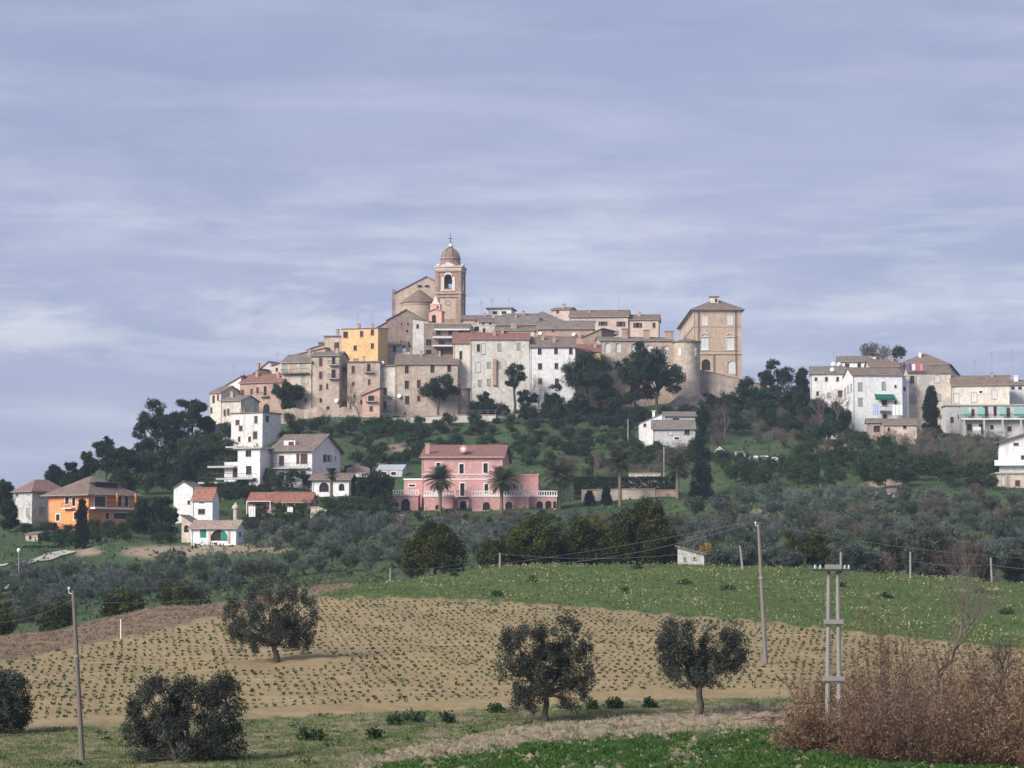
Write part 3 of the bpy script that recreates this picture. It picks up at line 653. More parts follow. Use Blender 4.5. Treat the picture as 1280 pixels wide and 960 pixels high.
# bell tower
def bell_tower():
    Y = 610; sc = Y/F; xl, xr = 546.5, 579.5; cxx = at(562.6, 360, Y).x; hw = (xr-xl)/2*sc*1.0; yc = Y+hw
    Z = lambda r: at(562, r, Y).z
    root = thing('bell_tower', 'square red-brick bell tower with ribbed dome and iron cross, highest point of the town', 'bell tower', (cxx, yc, Z(405)-12))
    th = R(-9); A = Vector((math.cos(th), math.sin(th), 0)); Fn = Vector((A.y, -A.x, 0)); hw2 = hw*.94
    def faces(hw_):
        c0 = Vector((cxx, yc, 0)); return [Face(c0+Fn*hw_-A*hw_, A, Fn, 2*hw_), Face(c0+Fn*hw_+A*hw_, -Fn, A, 2*hw_), Face(c0-Fn*hw_+A*hw_, -A, -Fn, 2*hw_), Face(c0-Fn*hw_-A*hw_, Fn, -A, 2*hw_)]
    fs = faces(hw2); wm = MB(); zb = Z(420)-14; zt = Z(337.5)
    for f in fs:
        rc = (hw2-1.05, Z(361), hw2+1.05, Z(342.5)); f.rects.append(rc); rc2 = (hw2-1.9, Z(398), hw2+1.9, Z(372)); 
        wallface(wm, f, zb, zt, .7); arch_spandrel(wm, f, rc[0], rc[2], rc[3], 1.05)
    # floor and ceiling of the belfry
    c0 = Vector((cxx, yc, 0))
    for zz in (Z(361.2), Z(342)): wm.box((cxx, yc, zz), 2*hw2-.1, 2*hw2-.1, .2, A)
    wm.build('wall', TWR, root)
    # corner pilasters, cornices
    pm = MB()
    for i in (-1, 1):
        for j in (-1, 1): p_ = c0+A*(i*(hw2-.25))+Fn*(j*(hw2-.25)); pm.box((p_.x, p_.y, (zb+zt)/2), .9, .9, zt-zb-.01, A)
    pm.build('pilaster', TWR, root)
    cm = MB()
    for r_, e, t_ in ((366, .35, .5), (370.5, .25, .4), (338.2, .35, .5)): cm = MB(); cm.box((cxx, yc, Z(r_)), 2*(hw2+e), 2*(hw2+e), t_, A); cm.build('string_course', BRP, root)
    cm = MB(); cm.box((cxx, yc, Z(335.8)), 2*hw2+.6, 2*hw2+.6, .5, A); cm.box((cxx, yc, Z(333.2)), 2*hw2+1.0, 2*hw2+1.0, .45, A); cm.build('cornice', OLD, root)
    for f in fs:
        g = MB(); b_ = [f.P(hw2-2.0, Z(332.2), .4), f.P(hw2+2.0, Z(332.2), .4), f.P(hw2, Z(327.4), .4)]; bk = [v-f.N*.9 for v in b_]
        n = len(g.v); g.v += [tuple(v) for v in b_+bk]; g.f += [(0, 1, 2), (5, 4, 3), (0, 3, 4, 1), (1, 4, 5, 2), (2, 5, 3, 0)]; g.build('pediment', CRM, root)
        s = MB()
        for a_, b2 in ((hw2-1.75, hw2-1.05), (hw2+1.05, hw2+1.75)): fbox(s, f, a_, b2, Z(362.5), Z(346), -.1, .09)
        # arched head of the surround
        for kx in range(8):
            a0, a1 = math.pi*kx/8, math.pi*(kx+1)/8; zc = Z(342.5)-1.05
            s.slab([f.P(hw2+1.05*math.cos(a0), zc+1.05*math.sin(a0), 0)+f.N*.09, f.P(hw2+1.05*math.cos(a0), zc+1.05*math.sin(a0), -.1), f.P(hw2+1.05*math.cos(a1), zc+1.05*math.sin(a1), -.1), f.P(hw2+1.05*math.cos(a1), zc+1.05*math.sin(a1), .09)], .55)
        fbox(s, f, hw2-1.9, hw2+1.9, Z(363.6), Z(362.5), -.05, .2); s.build('arch_surround', CRM, root)
        p2 = MB(); fbox(p2, f, hw2-2.0, hw2+2.0, Z(398.5), Z(373), -.05, .05); pn = p2.build('panel', wallmat('tower_panel', (.50, .38, .30), (.56, .44, .35), (.3, .22, .18), .3), root)
        ring = MB(); zc = Z(378.6)
        for kx in range(16):
            a0, a1 = 2*math.pi*kx/16, 2*math.pi*(kx+1)/16
            P_ = lambda r_, a_, o_: f.P(hw2+r_*math.cos(a_), zc+r_*math.sin(a_), o_)
            ring.poly([P_(.52, a0, .12), P_(.75, a0, .12), P_(.75, a1, .12), P_(.52, a1, .12)]); ring.poly([P_(.75, a0, .12), P_(.75, a0, .05), P_(.75, a1, .05), P_(.75, a1, .12)])
            ring.poly([P_(.52, a0, .055), P_(.52, a0, .12), P_(.52, a1, .12), P_(.52, a1, .055)])
        ring.build('clock_ring', BRD, pn)
    # dome: flared octagonal base and ribbed cap
    dm = MB(); r0 = hw2+.35
    prof = [(r0, Z(332)), (r0-.05, Z(331)), (r0-.7, Z(329)), (r0-1.05, Z(324.5)), (r0-1.1, Z(321)), (r0-1.25, Z(317)), (r0-1.6, Z(313.5)), (r0-2.15, Z(310.5)), (r0-2.8, Z(308.2)), (r0-3.35, Z(306.8)), (.1, Z(306))]
    prof = [(max(.05, a_), b_) for a_, b_ in prof]
    dm.lathe((cxx, yc, 0), prof, 24, R(-9), 2*math.pi+R(-9)); dm.build('dome', DOM, root, smooth=True)
    db = MB(); db.lathe((cxx, yc, 0), [(r0-1.0, Z(322.3)), (r0-.85, Z(322)), (r0-.85, Z(320.8)), (r0-1.05, Z(320.5))], 24); db.build('dome_band', BRP, root)
    dr = MB()
    for j in range(8):
        an = 2*math.pi*j/8+R(13.5); dr.tube([(cxx+(a_+.05)*math.cos(an), yc+(a_+.05)*math.sin(an), b_) for a_, b_ in prof[3:]], .16, 5)
    dr.build('rib', DOM, root)
    l = MB(); l.lathe((cxx, yc, 0), [(.75, Z(306.4)), (.65, Z(305)), (.4, Z(304.2)), (.3, Z(302.5)), (.05, Z(301.5))], 12); l.build('lantern_cap', CRM, root)
    cr = MB(); top = Z(290); cr.tube([(cxx, yc, Z(303)), (cxx, yc, top)], .07, 5); cr.tube([Vector((cxx, yc, Z(296)))-A*.65, Vector((cxx, yc, Z(296)))+A*.65], .08, 5)
    cr.lathe((cxx, yc, 0), [(.02, Z(301.4)), (.3, Z(300.6)), (.3, Z(300)), (.02, Z(299.2))], 8); cr.build('cross', IRN, root)
    be = MB(); zc = Z(350); be.lathe((cxx, yc-hw2*.35, 0), [(.05, zc+.95), (.35, zc+.85), (.45, zc+.2), (.6, zc-.3), (.85, zc-.6), (.8, zc-.62), (.4, zc-.5)], 14); be.tube([Vector((cxx, yc-hw2*.35, zc+1.05))-A*1.3, Vector((cxx, yc-hw2*.35, zc+1.05))+A*1.3], .12, 5)
    be.build('bell', plain('bronze', (.10, .12, .11), .4, .8), root)
bell_tower()
# small bell-gabled chapel in front
c = B('little pink chapel front with a white pediment and arched door below the bell tower', 536, 552, 389, 410, 600, -8, 4.2, roof='gy', rh=.5, wall=SAL, tile=BRP, name='chapel', cat='chapel', win=W((542.5, 399, 5, 11, 'A'),), oh=.3)
r_ = c['root']; zt_ = c['zt']; Cc = c['C']; wd = c['w']; mb = MB()
cc = Cc(wd/2-.1, 1.6, zt_+.9); mb.box(cc, wd*.78, 2.2, 1.7, c['A']); mb.build('upper_stage', SAL, r_)
mb = MB(); z2 = zt_+1.75; mb.slab([Cc(wd*.08, .4, z2), Cc(wd*.88, .4, z2), Cc(wd*.88, 2.8, z2), Cc(wd*.08, 2.8, z2)], .2)
g0, g1, g2 = Cc(wd*.2, .6, z2+.2), Cc(wd*.76, .6, z2+.2), Cc(wd*.48, .6, z2+2.3); g = [g0, g1, g2]+[v+c['Bk']*.5 for v in (g0, g1, g2)]
n = len(mb.v); mb.v += [tuple(v) for v in g]; mb.f += [(n, n+1, n+2), (n+5, n+4, n+3), (n, n+3, n+4, n+1), (n+1, n+4, n+5, n+2), (n+2, n+5, n+3, n)]; mb.build('pediment', CRM, r_)
mb = MB(); mb.box(Cc(wd*.66, .45, zt_+1.05), .45, .12, .5, c['A']); mb.build('oculus', DARK, r_)

B('small pale house with hip roof partly hidden behind the long pink terrace', 689, 712, 387, 402, 632, -20, 6, roof='gx', rh=.6, wall=PBE, tile=TL3, win=W((697, 390, 3, 3, 'd'),))
B('long pale pink house with shuttered upper windows on the skyline', 712, 785, 396, 425, 622, -6, 10, xs=None, roof='gx', rh=2.0, wall=PBE, tile=TL1, chim=((737, 388), (771, 388)), ant=((773, 384, 3.2),),
  win=W((720, 402, 9, 2.5, 'r'), (735, 402.5, 9, 2.5, 'r'), (753.5, 404.5, 5, 5, 'r'), (776, 405, 5, 6, 'r')))
B('lower end of the pink terrace with two brown-shuttered windows', 785.3, 823, 399.5, 425, 621, -6, 9, roof='gx', rh=1.5, wall=PBE, tile=TL1, win=W((797, 406.5, 5, 6, 'r'), (817.5, 406.5, 3.5, 6, 's')))
B('white penthouse with two wide glazed windows on the roofs right of the bell tower', 610, 639, 386, 400, 618, -8, 7, roof='flat', rh=.3, wall=WHT, tile=TL3, oh=.5, name='penthouse', win=W((618.5, 391, 6, 4, 'w'), (630, 391, 6, 4, 'w')), ant=((602, 388, 2.5), (615, 383, 2), (636, 383, 2)))
B('low house with grey roof tight against the bell tower base', 578, 613, 399, 412, 606, 0, 7, roof='gx', rh=1.1, wall=OLD, tile=TL3, win=W((598, 401.5, 3, 2.5, 'd'), (606, 401.5, 3, 2.5, 'd')), chim=((606, 392),))
B('pale walled house under a wide brown roof behind the tall rendered block', 618, 672, 406, 424, 600, -4, 10, roof='gx', rh=2.6, wall=BRP, tile=TL3, win=W((640, 411, 4, 3, 'd'),), chim=((645, 393, .5),))
B('white strip-roofed house between the penthouse and the dark gable', 630, 670, 396, 404, 612, 0, 6, roof='gx', rh=.9, wall=CRM, tile=TL3, win=W((655, 399, 12, 3, 'w'),))
B('house with a pale-rimmed slanting roof under the bare skyline trees', 655, 702, 400, 410, 616, 0, 10, roof='hip', rh=2.6, wall=BRP, tile=TL3)
B('long reddish brick house with two satellite dishes and a shallow roof', 672, 742, 411, 440, 596, -2, 9, roof='gx', rh=2.2, wall=BRP, tile=TL3, dish=((675, 417), (717, 418)), win=W((691, 413.5, 3, 2.5, 'd'), (728, 421, 3, 4, 'd')), chim=((702, 408),))
B('low wing with a grey lean-to roof and clothes line above the tall rendered block', 619, 668, 413, 424, 590, -3, 5, roof='gx', rh=.8, wall=PCR, tile=TL3, win=W((632, 416, 3, 3, 'd'),))
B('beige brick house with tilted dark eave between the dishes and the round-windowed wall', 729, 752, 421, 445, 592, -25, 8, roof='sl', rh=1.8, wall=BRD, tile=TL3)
B('rooftop room with white-framed windows beside the brick chimney stacks', 760, 772, 417.5, 426, 600, 0, 5, roof='gx', rh=.8, wall=PCR, tile=TL3, win=W((763, 419, 3, 3, 'w'), (769, 419, 3, 3, 'w')))
B('brown brick slope-roofed building just below the church apse', 470, 486, 410, 436, 603, -30, 9, xs=None, roof='sl', rh=1.6, wall=BRD, tile=TL3)
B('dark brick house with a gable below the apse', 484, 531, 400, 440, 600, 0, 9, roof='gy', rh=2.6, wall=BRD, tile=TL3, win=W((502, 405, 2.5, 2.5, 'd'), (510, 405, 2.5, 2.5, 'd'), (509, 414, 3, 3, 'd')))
B('narrow pale house with a lean-to roof left of the chapel', 516, 536, 402, 425, 598, -10, 5, roof='sr', rh=.8, wall=GRY, tile=TL3, win=W((528, 399.5, 3, 3, 'd'), (522, 408, 3, 5, 'd')))
# terraced modern block with white edged slabs
c = B('stepped brown building with white-edged terraces and railings below the chapel', 530, 588, 405, 452, 590, 0, 8, roof='flat', rh=.2, wall=BRD, tile=FRT, name='terraced_building', cat='building', oh=.1,
      win=W((548, 416, 6, 6, 'd'), (563, 416, 6, 6, 'd'), (576, 416, 5, 6, 'd'), (536, 428, 7, 8, 'd'), (552, 428, 8, 6, 's'), (566, 427, 5, 6, 'd'), (536, 441, 7, 8, 'd'), (550, 440, 7, 7, 'd')))
for (ra, x0_, x1_, out) in ((411.5, 543, 587, 1.2), (421.5, 541, 572, 2.0), (432.5, 541, 566, 2.8)):
    u0, z0 = c['F'].uv(x0_, ra); u1, _ = c['F'].uv(x1_, ra); b_ = balcony(c['root'], c['F'], u0, u1, z0, out, FRW, True, .32)
    
B('small white rooftop house with a french window behind the red-roofed strip', 589, 619, 407.5, 424, 596, 0, 5, roof='flat', rh=.3, wall=PCR, tile=CON, oh=.1, win=W((596, 411, 6, 6, 'w'), (605, 413, 3, 5, 'd')))

B('low tiled roof squeezed between the white penthouse and the grey roof by the tower', 598, 622, 402, 412, 601, 6, 6, roof='gx', rh=1.0, wall=OLD, tile=TL1, win=W((604, 405, 2.5, 3, 'd'), (613, 405, 2.5, 3, 'd')))
B('brown tiled roof facing sideways, left of the pale-rimmed roof', 640, 660, 405, 414, 605, 14, 8, roof='gy', rh=1.3, wall=BRK, tile=TL1, win=W((650, 407, 2.5, 3, 'd'),))
B('small brick house front with a sloping roof above the white three-storey house', 676, 699, 424, 434, 584, 0, 5, roof='gx', rh=.8, wall=BRD, tile=TL1, win=W((684, 428, 2.5, 3, 'd'),))
B('narrow brick house behind the old beige house, topped by a brown lean-to roof', 388, 405, 436, 450, 588, -10, 6, roof='sl', rh=1.1, wall=BRK, tile=TL1, win=W((395, 440, 2.5, 3, 'd'),))
B('small beige house between the grey gable and the long old beige house', 340, 356, 457, 475, 568, -20, 6, roof='sl', rh=1.0, wall=OLD, tile=TL3, win=W((346, 462, 2.5, 4, 'd'),))
B('thin brick house rising left of the yellow house, with a flat top', 398, 410, 428, 446, 590, -8, 6, roof='sf', rh=.5, wall=BRP, tile=TL3, win=W((403, 433, 2.5, 3.5, 'd'),))
# front row, left to right
B('narrow cream house at the far left tip of the town with a dark eave', 262, 276, 491, 530, 560, -40, 7, roof='gx', rh=1.5, wall=CRM, tile=TL1, win=W((267, 499, 3, 9, 's'), (272.5, 497, 2, 7, 's'), (264.5, 513, 2, 7, 's')), found=2)
B('white walled house with a steep slanting roofline at the left end of the town', 275, 301, 486, 520, 566, -28, 8, roof='sl', rh=2.7, wall=WHW, tile=TL3, win=W((296, 487, 3, 7, 'd'), (285, 492, 2, 2, 'd')), ant=((292, 470, 2.5),))
B('low beige house with a dark curved eave over an arched doorway at the left end', 276, 301, 501, 531, 552, -30, 7, roof='gx', rh=1.2, wall=PCR, tile=TL3, win=W((281, 516, 2.5, 8, 's'), (285.5, 515, 2.5, 8, 's'), (292, 528, 5, 9, 'A')))
B('reddish brick house with a red-brown roof and a small balcony', 300, 352, 478, 522, 562, -24, 8, roof='gx', rh=2.0, wall=BRP, tile=TL2, win=W((303.5, 491, 3, 8, 's'), (314.5, 489.5, 3, 7, 's'), (322, 488, 3, 8, 's'), (331.5, 489, 3.5, 12, 'b'), (345, 483.5, 3.5, 7, 's'), (333, 510, 8, 10, 'A'), (322, 505, 2, 3, 'd')))
B('grey gabled house with a tall chimney behind the red-brown roof', 322, 350, 463, 480, 574, -25, 8, roof='gy', rh=2.0, wall=GRY, tile=TL1, chim=((323, 455),), win=W((331, 466, 3, 4, 'd'), (341, 464, 3, 4, 'd')), ant=((347, 450, 2),))
B('little pale house with a lean-to roof left of the grey gable', 312, 324, 471, 482, 570, -25, 6, roof='sl', rh=1.6, wall=OLD, tile=TL3, win=W((318, 474, 2, 3, 'd'),))
c = B('long old beige house with a full-width wooden balcony line above the pine', 352, 389, 453, 525, 559, -18, 9, roof='gx', rh=2.0, wall=OLD, tile=TL3, win=W((357, 461, 4, 9, 'g'), (378, 456, 5, 8, 'g'), (358, 479, 3.5, 9, 'g'), (379, 474, 4, 11, 'g'), (368, 497, 4, 8, 'd'), (382, 500, 3, 5, 'd')))
u0, z0 = c['F'].uv(353, 467); u1, _ = c['F'].uv(387, 462); balcony(c['root'], c['F'], u0, u1, z0, 1.1, WOD)
B('low attic storey with one tiny window behind the long old beige house', 369, 406, 443, 460, 584, -22, 7, roof='sl', rh=1.4, wall=BRK, tile=TL3, win=W((379.5, 443.5, 2.5, 2, 'd'),))
B('tall weathered house front with four stacked windows and two balconies', 388, 424, 445, 530, 557, -8, 10, roof='gx', rh=1.2, wall=BRK, tile=TL3, win=W((401, 452.5, 4, 10, 's'), (401, 469, 4, 9, 's'), (401, 484.5, 3.5, 7, 's'), (401, 500.5, 3, 5, 'd'), (417, 451, 4, 10, 'b'), (417, 467.5, 5, 11, 'b'), (409, 483, 2, 7, 'd'), (400, 512, 5, 5, 'A'), (410, 510, 4, 4, 'd')), dish=((421, 501),))
B('tall grey-brown block with one big brown window left of the yellow house', 405, 428, 420, 470, 583, -14, 9, roof='sf', rh=.7, wall=BRK, tile=TL3, win=W((421, 433, 6, 10, 's'),), chim=((422, 412),))
B('bright yellow-ochre house with six dark windows', 427, 472.5, 411, 462, 578, -16, 9, xs=485, roof='sf', rh=.5, wall=YEL, tile=TL3, oh=.2, win=W((432, 418.5, 5.5, 7.5, 'd'), (452, 417.5, 3.5, 7, 'd'), (465.5, 415.5, 3.5, 7, 'd'), (444, 435, 3.5, 6, 'd'), (465.5, 432.5, 3.5, 6.5, 'd')), ant=((447, 402, 2), (466, 402, 2)))
B('brick house with roof terrace clutter and a small balcony under the yellow house', 434, 475, 453, 528, 557, -3, 9, roof='flat', rh=.2, wall=BRK, tile=TL3, oh=.25, win=W((441.5, 462, 4, 9, 's'), (461, 460, 4, 10, 'b'), (461.5, 477.5, 3, 7, 's'), (441.5, 480, 3, 5, 's'), (443, 495, 2.5, 4, 'd'), (452, 503, 3, 5, 'd')), chim=((435, 448, .5), (455, 446, .5), (445, 449, 1.0)))
B('narrow dark gap house with an awning between two brick fronts', 423.5, 434.5, 459, 528, 560, -4, 6, roof='sf', rh=.3, wall=BRD, tile=TL3, win=W((431, 461.5, 6, 6, 'd'),))
B('small pink two-window house with a slanting brown roof beside the grey rendered house', 453, 474.5, 494, 524, 550.5, -3, 5, roof='sl', rh=1.6, wall=SAL, tile=TL1, win=W((464, 497, 7, 9, 'b'), (464, 511, 4, 6, 's')))
B('narrow grey rendered house with two stacked balconies', 475, 494, 457, 524, 558, -2, 9, roof='sf', rh=.6, wall=PCR, tile=TL3, win=W((481, 470, 4, 8, 'p'), (481.5, 490, 4, 10, 'b'), (481.5, 507, 3.5, 10, 'b'), (489, 498, 1.5, 2, 'd')), dish=((478, 454),))
B('long brick house with three rows of dark windows', 494.5, 572, 455, 524, 557, -1, 10, roof='gx', rh=2.4, wall=BRK, tile=TL1, win=W((508.5, 462, 4.5, 9, 'd'), (540.5, 461, 4.5, 9, 'd'), (561.5, 460.5, 4.5, 8.5, 'd'), (508.5, 481, 5, 10, 'd'), (523.5, 480, 4.5, 10, 's'), (541.5, 477, 5, 8, 'd'), (562.5, 476.5, 4, 8, 's'), (509, 500, 5, 10, 'd'), (523.5, 498, 4, 7, 's'), (555, 498, 4, 6, 'd'), (506, 517, 2, 4, 'd')), dish=((499, 495),))
B('small grey house with an open double window and washing below it', 484.5, 507, 431.5, 452, 586, -8, 6, xs=512, roof='gx', rh=1.0, wall=GRY, tile=TL1, win=W((493, 436, 3.5, 8, 'd'), (499.5, 435.5, 5, 8, 'p'), (505, 435.5, 2.5, 8, 'd')), dish=((505.5, 438),), chim=((499, 424, .4),))
B('narrow cream house with a red roof left of the tall pale rendered block', 566.5, 587.5, 428.5, 484, 559.5, 0, 10, roof='gx', rh=2.6, wall=CRM, tile=TL2, win=W((576, 444, 3, 10, 'd'), (573, 468, 4, 8, 'p'), (573, 481, 2, 2, 'd')))
B('tall pale rendered block with three rows of windows and a red-brown roof', 588, 661.5, 424, 505, 559, 0, 11, roof='gx', rh=1.8, wall=PCR, tile=TL2, win=W((598, 435, 3.5, 9, 'd'), (604, 436, 4.5, 13, 'p'), (624, 434.5, 4, 9, 'g'), (648, 433, 4, 9, 'g'), (597.5, 459, 6, 12, 'p'), (611, 456.5, 4, 7, 'g'), (624, 456.5, 4, 8, 'g'), (599.5, 479, 4, 8, 'g'), (611, 478, 4, 8, 'g'), (648, 470, 4, 7, 'g')))
c = ALLB[-1]; mb = MB(); u0, z1 = c['F'].uv(616, 449); u1, z0 = c['F'].uv(620.5, 482); fbox(mb, c['F'], u0, u1, z0, z1, 0, .5); mb.build('flue', BRP, c['root'])
c = B('white three-storey house with square dark windows and a brown roof', 662.5, 719, 433.5, 500, 558.5, 0, 10, roof='gx', rh=2.6, wall=WHT, tile=TL1, win=W((674.5, 439.5, 4.2, 7, 'd'), (695, 439, 4, 7, 'd'), (713.5, 439, 4, 7.5, 's'), (675, 458, 4.5, 7.5, 'd'), (695.5, 457.5, 4, 7, 'd'), (675, 476.5, 4.5, 7, 's'), (696, 477, 4.5, 7.5, 's')))
B('low yellow house with a red roof tucked behind the pines', 719.5, 751, 439, 478, 566, 0, 8, roof='gx', rh=1.7, wall=YEL, tile=TL2, win=W((730, 452, 3, 6, 'd'),))
# wall-like convent with pale oval blind windows
c = B('long brick convent wall with pale oval blind windows behind the pines', 750, 842, 426, 512, 574, 4, 12, roof='gx', rh=1.2, wall=BRK, tile=TL3, name='convent', cat='convent', oh=.3,
      win=W((759.5, 434.5, 7.5, 12, 'P'), (773, 434.5, 6.5, 12, 'P'), (792, 435, 5, 11, 'P'), (812, 437.5, 8, 13, 'P'), (832.5, 438.5, 7, 12, 'P'), (773, 459, 4, 14, 'P'), (793, 460, 5, 12, 'P'), (835.5, 464, 5, 14, 'P'), (815, 462, 5, 12, 'P')))
for k_, (x_, ytop, w_) in enumerate(((781.5, 413.5, 7), (808.5, 415, 7), (837, 416.5, 10))):
    p_ = at(x_, (ytop+426)/2, 578); mb = MB(); hh_ = (426-ytop)*.192+.8; mb.box((p_.x, 578+1.5, p_.z+.1), w_*.19, 2.0, hh_, c['A']); mb.box((p_.x, 578+1.5, p_.z+.1+hh_/2+.08), w_*.19+.3, 2.3, .16, c['A'])
    mb.build('chimney', BRP, c['roof'])
# round corner bastion
def bastion(label, x0, x1, yt, yb, Y, rr, mat, tile, wins=(), name='bastion', cat='tower', coff=0):
    a, b = at(x0, (yt+yb)/2, Y), at(x1, (yt+yb)/2, Y); rad = (b.x-a.x)/2; cx_ = (a.x+b.x)/2; cy_ = Y+rad*coff
    zt = at((x0+x1)/2, yt, Y).z; zb = min(at(x0, yb, Y).z, h(cx_, Y))-1.5
    root = thing(name, label, cat, (cx_, cy_, zb)); m = MB(); m.lathe((cx_, cy_, 0), [(rad*1.12, zb), (rad*1.04, zb+(zt-zb)*.35), (rad, zb+(zt-zb)*.6), (rad, zt)], 28); m.build('wall', mat, root, smooth=True)
    m = MB(); m.lathe((cx_, cy_, 0), [(rad, zt-.2), (rad+.35, zt-.1), (rad+.35, zt+.12), (.05, zt+rr)], 28); m.build('roof', tile, root)
    for (wx, wy, ww, wh) in wins:
        p = at(wx, wy, Y); dx = max(-.95, min(.95, (p.x-cx_)/rad)); an = math.asin(dx); nx, ny = math.sin(an), -math.cos(an)
        m = MB(); m.box((cx_+nx*rad, cy_+ny*rad, p.z), ww*.19, .16, wh*.19, (math.cos(an), math.sin(an), 0)); m.build('window', SHP, root)
    return root
bastion('round brick corner bastion with two pale windows between the convent and the palace', 842, 875, 428, 505, 573, 1.0, BRK, TL3, ((849, 441, 4, 10), (869, 441, 3.5, 10)))
bastion('low round brick buttress under the narrow cream house', 556, 590, 486, 520, 560, .4, STN, STN, ((579, 494, 2, 2),), 'buttress', 'buttress', .3)
# palace
c = B('tall square brick palace with hip roof, pale windows and a dark arched doorway', 867, 927, 385.5, 470, 600, 0, 50, roof='hip', rh=2.9, wall=PAL, tile=TL1, name='palace', cat='palace', oh=.8, trim=FRW, found=2,
      win=W((881, 401, 6.5, 11, 'p'), (912.7, 400.5, 6.5, 11, 'p'), (881, 429, 8, 14, 'p'), (913, 428.5, 8, 14, 'p'), (882.5, 456, 11, 14, 'A'), (914.5, 459, 10, 16, 'P')) )
r_ = c['root']; FF, FL = c['F'], c['L']; Zr = lambda r: at(897, r, 600).z
for i, y_ in enumerate((6, 15, 24, 33, 42)):
    pass
m = MB(); fbox(m, FF, -.25, c['w']+.25, Zr(388.5), Zr(386), 0, .4); fbox(m, FL, .1, c['d'], Zr(388.5), Zr(386), 0, .4); m.build('cornice', CRM, r_)
m = MB(); fbox(m, FF, -.1, c['w']+.1, Zr(443), Zr(441.2), 0, .25); fbox(m, FF, -.03, c['w']+.03, Zr(438.8), Zr(438.0), 0, .12); fbox(m, FF, -.03, c['w']+.03, Zr(408.6), Zr(407.8), 0, .12)
fbox(m, FL, .1, c['d']-.02, Zr(443), Zr(441.2), 0, .25); fbox(m, FL, .1, c['d']-.02, Zr(408.6), Zr(407.8), 0, .12); m.build('string_course', PAL, r_)
for x_, a_, b_ in ((873, 388, 470), (919.5, 388, 470), (892, 443, 470)):
    u, _ = FF.uv(x_, 420); m = MB(); m.tube([FF.P(u, Zr(a_), .3), FF.P(u, Zr(b_), .3)], .09, 6); m.build('drainpipe', SHB, r_)
for x_ in (881, 913):
    u, _ = FF.uv(x_, 420); m = MB()
    for k_ in range(8):
        a0, a1 = math.pi*k_/8, math.pi*(k_+1)/8; q_ = lambda r2, a, o: FF.P(u+r2*math.cos(a), Zr(421)+r2*.95*math.sin(a), o)
        m.slab([q_(.9, a0, .2), q_(.9, a0, .02), q_(.9, a1, .02), q_(.9, a1, .2)], .28)
    fbox(m, FF, u-1.25, u+1.25, Zr(421.6), Zr(420.6), 0, .22); m.build('window_pediment', CRM, r_)
    m = MB(); fbox(m, FF, u-.95, u+.95, Zr(438), Zr(436.4), 0, .25); m.build('window_sill', FRW, r_)
for k_ in range(9):
    v_ = 3.5+5.2*k_
    for za, zb_ in ((396, 406), (423, 435)):
        m = MB(); fbox(m, FL, c['d']-v_-.55, c['d']-v_+.55, Zr(zb_), Zr(za), 0, .05); m.build('window', FRW if False else SHP, r_)
m = MB(); p_ = at(893, 375, 603.3); m.box((p_.x, 604.2, p_.z), 2.0, 2.2, 1.5); m.build('dormer', CRM, c['roof']); m = MB(); m.box((p_.x+.4, 603.05, p_.z-.1), .5, .1, .9); m.build('dormer_window', DARK, c['roof'])
m = MB(); m.slab([(p_.x-1.25, 602.8, p_.z+.76), (p_.x+1.25, 602.8, p_.z+.76), (p_.x+1.25, 605.3, p_.z+.76), (p_.x-1.25, 605.3, p_.z+.76)], .14); m.build('dormer_roof', TL1, c['roof'])
# ramparts and retaining walls
def rampart(label, pts, Y0, mat, t=1.2, name='retaining_wall', cap=True, battered=0.0, rail=False):
    """pts: (x, top row, bottom row, Y)"""
    P = [(at(x, a, Y), at(x, b, Y)) for x, a, b, Y in pts]; base = P[0][1]; root = thing(name, label, 'wall', tuple(base))
    m = MB()
    for (a0, b0), (a1, b1) in zip(P[:-1], P[1:]):
        z0 = min(b0.z, h(b0.x, b0.y))-.8; z1 = min(b1.z, h(b1.x, b1.y))-.8; bv = Vector((0, -battered, 0))
        f0, f1 = Vector((b0.x, b0.y, z0))+bv, Vector((b1.x, b1.y, z1))+bv
        bk = Vector((0, t, 0))
        v = [f0, f1, a1, a0, Vector((b0.x, b0.y, z0))+bk, Vector((b1.x, b1.y, z1))+bk, a1+bk, a0+bk]; n = len(m.v); m.v += [tuple(q) for q in v]
        m.f += [(n, n+1, n+2, n+3), (n+5, n+4, n+7, n+6), (n+3, n+2, n+6, n+7), (n+1, n, n+4, n+5), (n+4, n, n+3, n+7), (n+1, n+5, n+6, n+2)]
    m.build('wall', mat, root)
    if cap:
        m = MB()
        for (a0, b0), (a1, b1) in zip(P[:-1], P[1:]):
            o = Vector((0, -.12, 0)); m.slab([a0+o, a1+o, a1+Vector((0, t+.12, 0)), a0+Vector((0, t+.12, 0))], .16)
        m.build('coping', FRT if mat is not WHT else CON, root)
    if rail:
        m = MB()
        for (a0, b0), (a1, b1) in zip(P[:-1], P[1:]):
            nseg = max(1, int((a1-a0).length/1.6))
            for i in range(nseg): q = a0.lerp(a1, i/nseg); m.tube([q+UP*.1, q+UP*1.2], .04, 4)
            m.tube([a0+UP*1.15, a1+UP*1.15], .035, 4); m.tube([a0+UP*.7, a1+UP*.7], .025, 4)
        m.build('railing', MET, root)
    return root
rampart('sloping brick rampart under the palace front', [(868, 462, 505, 577), (885, 465, 508, 576), (900, 468, 508, 576), (925, 474, 508, 577), (950, 480, 504, 579), (972, 492, 506, 582)], 0, BRK, 1.5, battered=1.5)
rampart('rough weathered buttress wall under the round bastion', [(836, 504, 524, 566), (850, 494, 522, 566), (862, 499, 522, 566), (874, 492, 520, 567), (892, 502, 518, 569)], 0, STN, 2.5, battered=2.0, cap=False)
